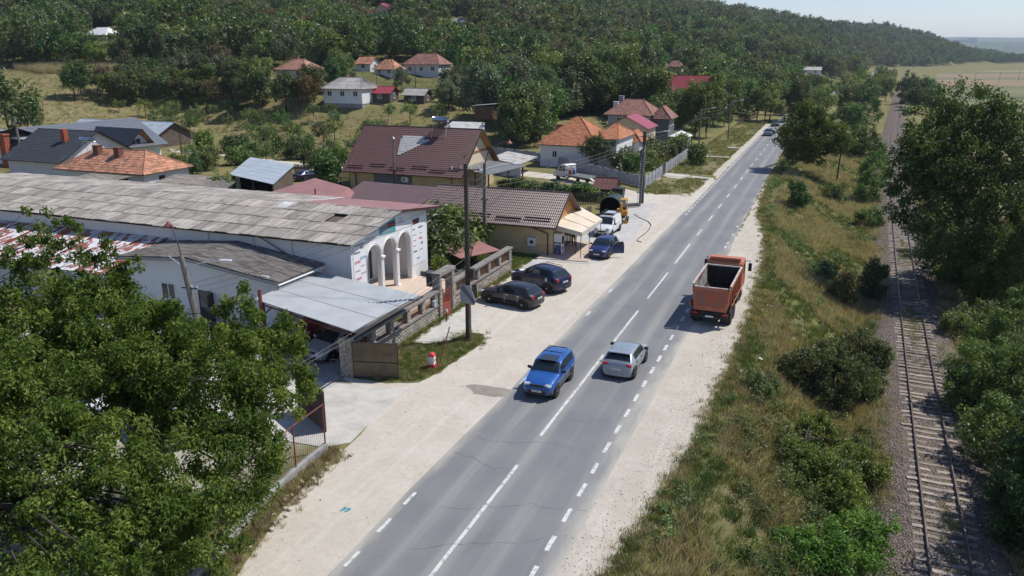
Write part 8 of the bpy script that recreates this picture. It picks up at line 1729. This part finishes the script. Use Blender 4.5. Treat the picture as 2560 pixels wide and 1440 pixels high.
# ---- grass and weeds
def tuft(n, h, spread, w, mat, curve=.35, seedheads=False):
    V = []; F = []; T = []
    for i in range(n):
        a = vg.uniform(0, 6.28); r = spread * vg.random() ** .6; bx, by = r * math.cos(a), r * math.sin(a); hh = h * vg.uniform(.5, 1.15); da = vg.uniform(0, 6.28); lx, ly = math.cos(da) * curve * hh * vg.uniform(.2, 1), math.sin(da) * curve * hh * vg.uniform(.2, 1); pa = vg.uniform(0, 3.14); px, py = math.cos(pa) * w, math.sin(pa) * w; b = len(V)
        V += [(bx - px, by - py, 0), (bx + px, by + py, 0), (bx + lx * .45 + px * .7, by + ly * .45 + py * .7, hh * .6), (bx + lx * .45 - px * .7, by + ly * .45 - py * .7, hh * .6), (bx + lx + px * .15, by + ly + py * .15, hh), (bx + lx - px * .15, by + ly - py * .15, hh)]; t = vg.random(); F += [(b, b + 1, b + 2, b + 3), (b + 3, b + 2, b + 4, b + 5)]; T += [t, t]
    me = np_mesh('tuft', V, F, T); me.materials.append(mat); return me
gl_dry = leafmat('dry grass', (.29, .24, .13), (.47, .40, .24), (.60, .53, .36), .42, .7, .2, .15); gl_green = leafmat('fresh grass', (.075, .12, .025), (.14, .20, .042), (.27, .28, .085), .40, .6, .2, .2); gl_weed = leafmat('roadside weed', (.06, .105, .035), (.105, .165, .055), (.17, .22, .08), .40, .6, .2, .2); gl_brown = leafmat('withered weed', (.15, .105, .065), (.25, .185, .11), (.36, .275, .17), .3, .8, .2, .1)
GT_ = [tuft(26, .42, .34, .013, gl_dry, .9), tuft(20, .62, .28, .011, gl_dry, .7), tuft(26, .30, .30, .014, gl_green, .8), tuft(30, .20, .32, .014, gl_green, .9), tuft(26, .42, .30, .022, gl_weed, .8), tuft(20, .50, .26, .012, gl_brown, .8)]
def grass(name, label, pts, kinds, probs, sc=(.7, 1.3), cat='grass'):
    pts = np.asarray(pts); n = len(pts); s = vg.uniform(*sc, n); stuff(name, label, cat, pts, np.stack([vg.normal(0, .08, n), vg.normal(0, .08, n), vg.uniform(0, 6.28, n)], 1), np.stack([s, s, s * vg.uniform(.8, 1.2, n)], 1), vg.choice(kinds, n, p=probs), GT_)
def nz(x, y, f, ph): return np.sin(x * f + ph) * np.sin(y * f * .8 + ph * 1.7) + .6 * np.sin(x * f * 2.3 + y * f * 1.1 + ph * 2)
def bank(n, y0, y1, sel):
    y = y0 + (y1 - y0) * vg.random(n) ** 1.25; g = gravelR(y); e = railX(y) - 1.9; x = g + (e - g) * vg.random(n); k = sel(x, y, (x - g) / (e - g)); x, y = x[k], y[k]; return np.stack([x, y, terrain(x, y) - .03], 1)
grass('dry_grass', 'tall dry straw coloured grass on the bank beside the railway', bank(30000, 12, 190, lambda x, y, s: (nz(x, y, .35, 1) > -.3) & (s > .10)), [0, 1, 5, 2], [.5, .2, .2, .1], (.7, 1.25))
grass('green_weeds', 'green weeds along the edge of the right gravel verge', np.concatenate([bank(7000, 12, 190, lambda x, y, s: (s < .10 + .10 * np.sin(y * .5) + vg.normal(0, .05, len(x))) & (nz(x, y, .5, 2) > -.3)), bank(12000, 12, 190, lambda x, y, s: nz(x, y, .35, 1) < .0)]), [2, 4, 3], [.35, .35, .3], (.6, 1.1), 'weeds')
y = 12 + 165 * vg.random(5200) ** 1.3; x = gravelR(y) + vg.normal(.12, .30, 5200); grass('edge_grass', 'ragged grass creeping over the edge of the right gravel verge', np.stack([x, y, np.maximum(terrain(x, y), -3) - .01], 1), [2, 3, 0, 5], [.3, .35, .25, .1], (.35, .9))
y = vg.uniform(12, 160, 9000); x = railX(y) + vg.uniform(2.2, 13, 9000); grass('dry_grass', 'dry grass on the far side of the rails', np.stack([x, y, terrain(x, y) - .03], 1), [0, 1, 2, 5], [.4, .2, .25, .15], (.8, 1.3))
y = vg.uniform(18, 110, 700); x = railX(y) + np.where(vg.random(700) < .6, vg.normal(0, .3, 700), vg.uniform(-2.2, 2.2, 700)); kk = nz(x, y, .22, 4) > .1; grass('track_weeds', 'sparse weeds growing between the sleepers', np.stack([x, y, np.full(len(x), -2.45)], 1)[kk], [2, 3, 0], [.5, .3, .2], (.4, .8), 'weeds')
pts = []
isl = [(-22.8, 34.0), (-20.8, 33.9), (-19.2, 34.7), (-18.8, 36.5), (-18.7, 38.2), (-18.5, 41), (-19.0, 42.5), (-19.9, 42.4), (-20.3, 40.8), (-21.5, 39.7), (-22.8, 39.4)]
while len(pts) < 2400:
    x, y = random.uniform(-23, -18.3), random.uniform(33.5, 42.8)
    if poly_in(isl, x, y): pts.append((x, y, .02))
for _ in range(900):
    y = random.uniform(39.5, 57); pts.append((-22.95 + abs(random.gauss(0, .22)), y, .01))
for _ in range(260): pts.append((-19.42 + random.gauss(0, .5), 41.5 + random.gauss(0, .5), .01))
grass('island_grass', 'short grass around the kilometre stone and along the wall foot', pts, [2, 3, 0], [.4, .5, .1], (.35, .75))
pts = []
for _ in range(7000):
    y = random.uniform(98, 212); x = random.uniform(-22, -15.3)
    if 113 < y < 117 or (y < 113.2 and x > -15.3): continue
    if math.sin(x * .9 + 1) * math.sin(y * .21) + random.gauss(0, .4) > -.25: pts.append((x, y, .01))
grass('verge_grass', 'patchy grass on the left verge before the fences', pts, [2, 3, 0], [.3, .5, .2], (.6, 1.1))
pts = []
for _ in range(2600):
    x, y = random.uniform(-28.3, -23.6), random.uniform(47.5, 62)
    if not (x < -25.3 and y < 53.6): pts.append((x, y, 0))
for _ in range(2000): pts.append((random.uniform(-33, -22.5), random.uniform(54.5, 63), 0))
grass('lawn', 'green lawn inside the stone wall beside the porch', pts, [3, 2], [.75, .25], (.5, .9))
pts = []
for _ in range(1500):
    y = random.uniform(6, 26.4); x = np.interp(y, [0, 8, 14, 18.4, 21, 23.9, 26.1], [-16.6, -17, -17.6, -18.4, -19.0, -19.28, -19.35]) + abs(random.gauss(.15, .5)); pts.append((x, y, 0))
grass('fence_weeds', 'withered weeds along the concrete base of the wire fence', pts, [0, 5, 2], [.45, .4, .15], (.4, .8), 'weeds')
pts = []
for _ in range(9000):
    u, v = random.uniform(0, 1150), random.uniform(255, 400); d = ray(u, v); p = G(u, v, 0)
    if in_house(p.x, p.y, 2) or p.y < 92: continue
    pts.append((p.x, p.y, tz(p.x, p.y)))
pts = np.array(pts); grass('meadow_grass', 'dry meadow grass under the orchard', pts, [0, 2, 5], [.5, .3, .2], (.8, 1.5))
pts = []
for _ in range(60000):
    if len(pts) > 7000: break
    x, y = random.uniform(-260, -130), random.uniform(130, 260); z = tz(x, y); u, v, d = to_px((x, y, z))
    if 40 < u < 340 and 162 < v < 196 and v > 160 + (340 - u) * .03 and v < 176 + (u - 40) * .09: pts.append((x, y, z))
if pts:
    n = len(pts); s = vg.uniform(2.0, 3.0, n); stuff('maize_field', 'ripe yellow maize field below the left hillside', 'maize', pts, np.stack([np.zeros(n), np.zeros(n), vg.uniform(0, 6.28, n)], 1), np.stack([s * .8, s * .8, s], 1), np.where(vg.random(n) < .25, 5, 1), GT_)
# ---- bramble thickets on the near bank
def bramble(name, label, spots, mat, per=40, leaf=.15, cl=.34):
    C = []; Rr = []
    for (x, y, rx, ry, h) in spots:
        n = int(rx * ry * 9)
        for _ in range(n):
            a = vg.uniform(0, 6.28); q = math.sqrt(vg.random()); px, py = x + rx * q * math.cos(a), y + ry * q * math.sin(a); hz_ = h * (1 - q * q) * vg.uniform(.25, 1.05); C.append((px, py, tz(px, py) + .08 + hz_)); Rr.append(cl * vg.uniform(.7, 1.3))
    V, F, T = leaf_cloud(np.array(C), np.array(Rr), per, leaf, up=.7); me = np_mesh(name, V, F, T); me.materials.append(LM[mat]); return tag(link(name, me, None), label, 'bramble', kind='stuff')
def sp(u, v, z, rx, ry, h): p = G(u, v, z); return (p.x, p.y, rx, ry, h)
bramble('bramble_thicket', 'dark bramble thicket on the near bank below the verge', [sp(1960, 1150, -1.2, 2.2, 3.0, 1.3), sp(2090, 1180, -1.8, 1.9, 3.0, 1.4), sp(2060, 1330, -1.9, 1.9, 2.0, 1.3), sp(1850, 1120, -.8, 1.4, 2.4, .9), sp(2150, 1420, -2.2, 1.7, 1.6, 1.2), sp(2120, 1060, -1.9, 1.6, 2.0, 1.2), sp(1930, 1040, -1.0, 1.3, 1.6, .9), sp(1880, 1280, -1.0, 1.2, 1.4, .8), sp(2170, 1130, -2.3, 1.2, 2.2, 1.1), sp(1960, 1400, -1.5, 1.4, 1.2, 1.0)], 'mid', 46, .14)
bramble('green_thicket', 'leafy green thicket along the near bank', [sp(1990, 1250, -1.5, 1.7, 1.8, 1.1), sp(2150, 1260, -2.2, 1.5, 2.0, 1.1), sp(1900, 970, -.6, 1.0, 1.3, .8), sp(2170, 960, -2.2, 1.2, 1.9, 1.1), sp(2110, 810, -1.9, 1.1, 2.0, 1.1), sp(2180, 860, -2.3, .9, 2.0, 1.0), sp(1840, 1040, -.6, .9, 1.3, .7), sp(2020, 1100, -1.4, 1.2, 1.4, 1.0), sp(2100, 640, -1.6, 1.2, 3.0, .9), sp(2150, 590, -1.9, 1.1, 3.0, .9)], 'light', 46, .14)
bramble('weed_patch', 'feathery green weeds at the edge of the gravel verge', [sp(1990, 600, -.6, 1.5, 5.0, .6), sp(2020, 680, -1.0, 1.2, 4.0, .7), sp(1930, 540, -.4, 1.0, 5.5, .4), sp(1880, 960, -.4, 1.0, 1.5, .7), sp(1660, 1330, -.3, .8, 1.3, .5), sp(1760, 1150, -.4, .8, 1.7, .5), sp(2050, 760, -1.3, 1.1, 2.0, .7), sp(1930, 470, -.4, .8, 7, .35), sp(1960, 420, -.4, .9, 9, .4), sp(1900, 880, -.4, .6, 1.6, .45), sp(1700, 1260, -.3, .6, 1.0, .4)], 'light', 40, .13, .28)
sp2 = []
for _ in range(46):
    y = random.uniform(16, 47); g = float(gravelR(y)); e = float(railX(y)) - 2.6; t = random.uniform(.30, 1.0); x = g + (e - g) * t
    if t > .45 or random.random() < .4: sp2.append((x, y, random.uniform(.5, 1.1), random.uniform(.6, 1.5), random.uniform(.5, 1.1)))
bramble('bramble_cover', 'low bramble cover spreading over the near bank', sp2[::2], 'mid', 44, .14); bramble('vine_cover', 'green creeping vines over the near bank', sp2[1::2], 'dark', 44, .13)
# ---- loose stones on the gravel
def pebble():
    mb = MB(); mb.sphere((0, 0, .2), (1, .8, .55), 6, 4); me = mb.mesh('pebble'); me.materials.append(M('loose limestone', (.50, .46, .395), (.42, .385, .33), 1.5, .9, rnd=.2)); return me
pb_ = []
for _ in range(6500):
    y = 14 + 70 * random.random() ** 1.4; g_ = float(gravelR(y)); x = g_ + .5 - abs(random.gauss(0, 1.3)) if random.random() < .8 else random.uniform(-22.5, -14.4); pb_.append((x, y, .012 if x < gravelR(y) else tz(x, y)))
for _ in range(1500): y = 20 + 80 * random.random(); x = float(railX(y)) + random.choice((-1, 1)) * random.uniform(1.0, 2.9); pb_.append((x, y, -2.47 - max(0, abs(x - float(railX(y))) - 1.35) * .16))
n_ = len(pb_); s_ = vg.uniform(.012, .034, n_) * np.where(vg.random(n_) < .05, 1.8, 1); stuff('loose_stones', 'loose small stones strewn over the gravel verges', 'stones', pb_, np.stack([vg.normal(0, .3, n_), vg.normal(0, .3, n_), vg.uniform(0, 6.28, n_)], 1), np.stack([s_, s_, s_], 1), np.zeros(n_), [pebble()])
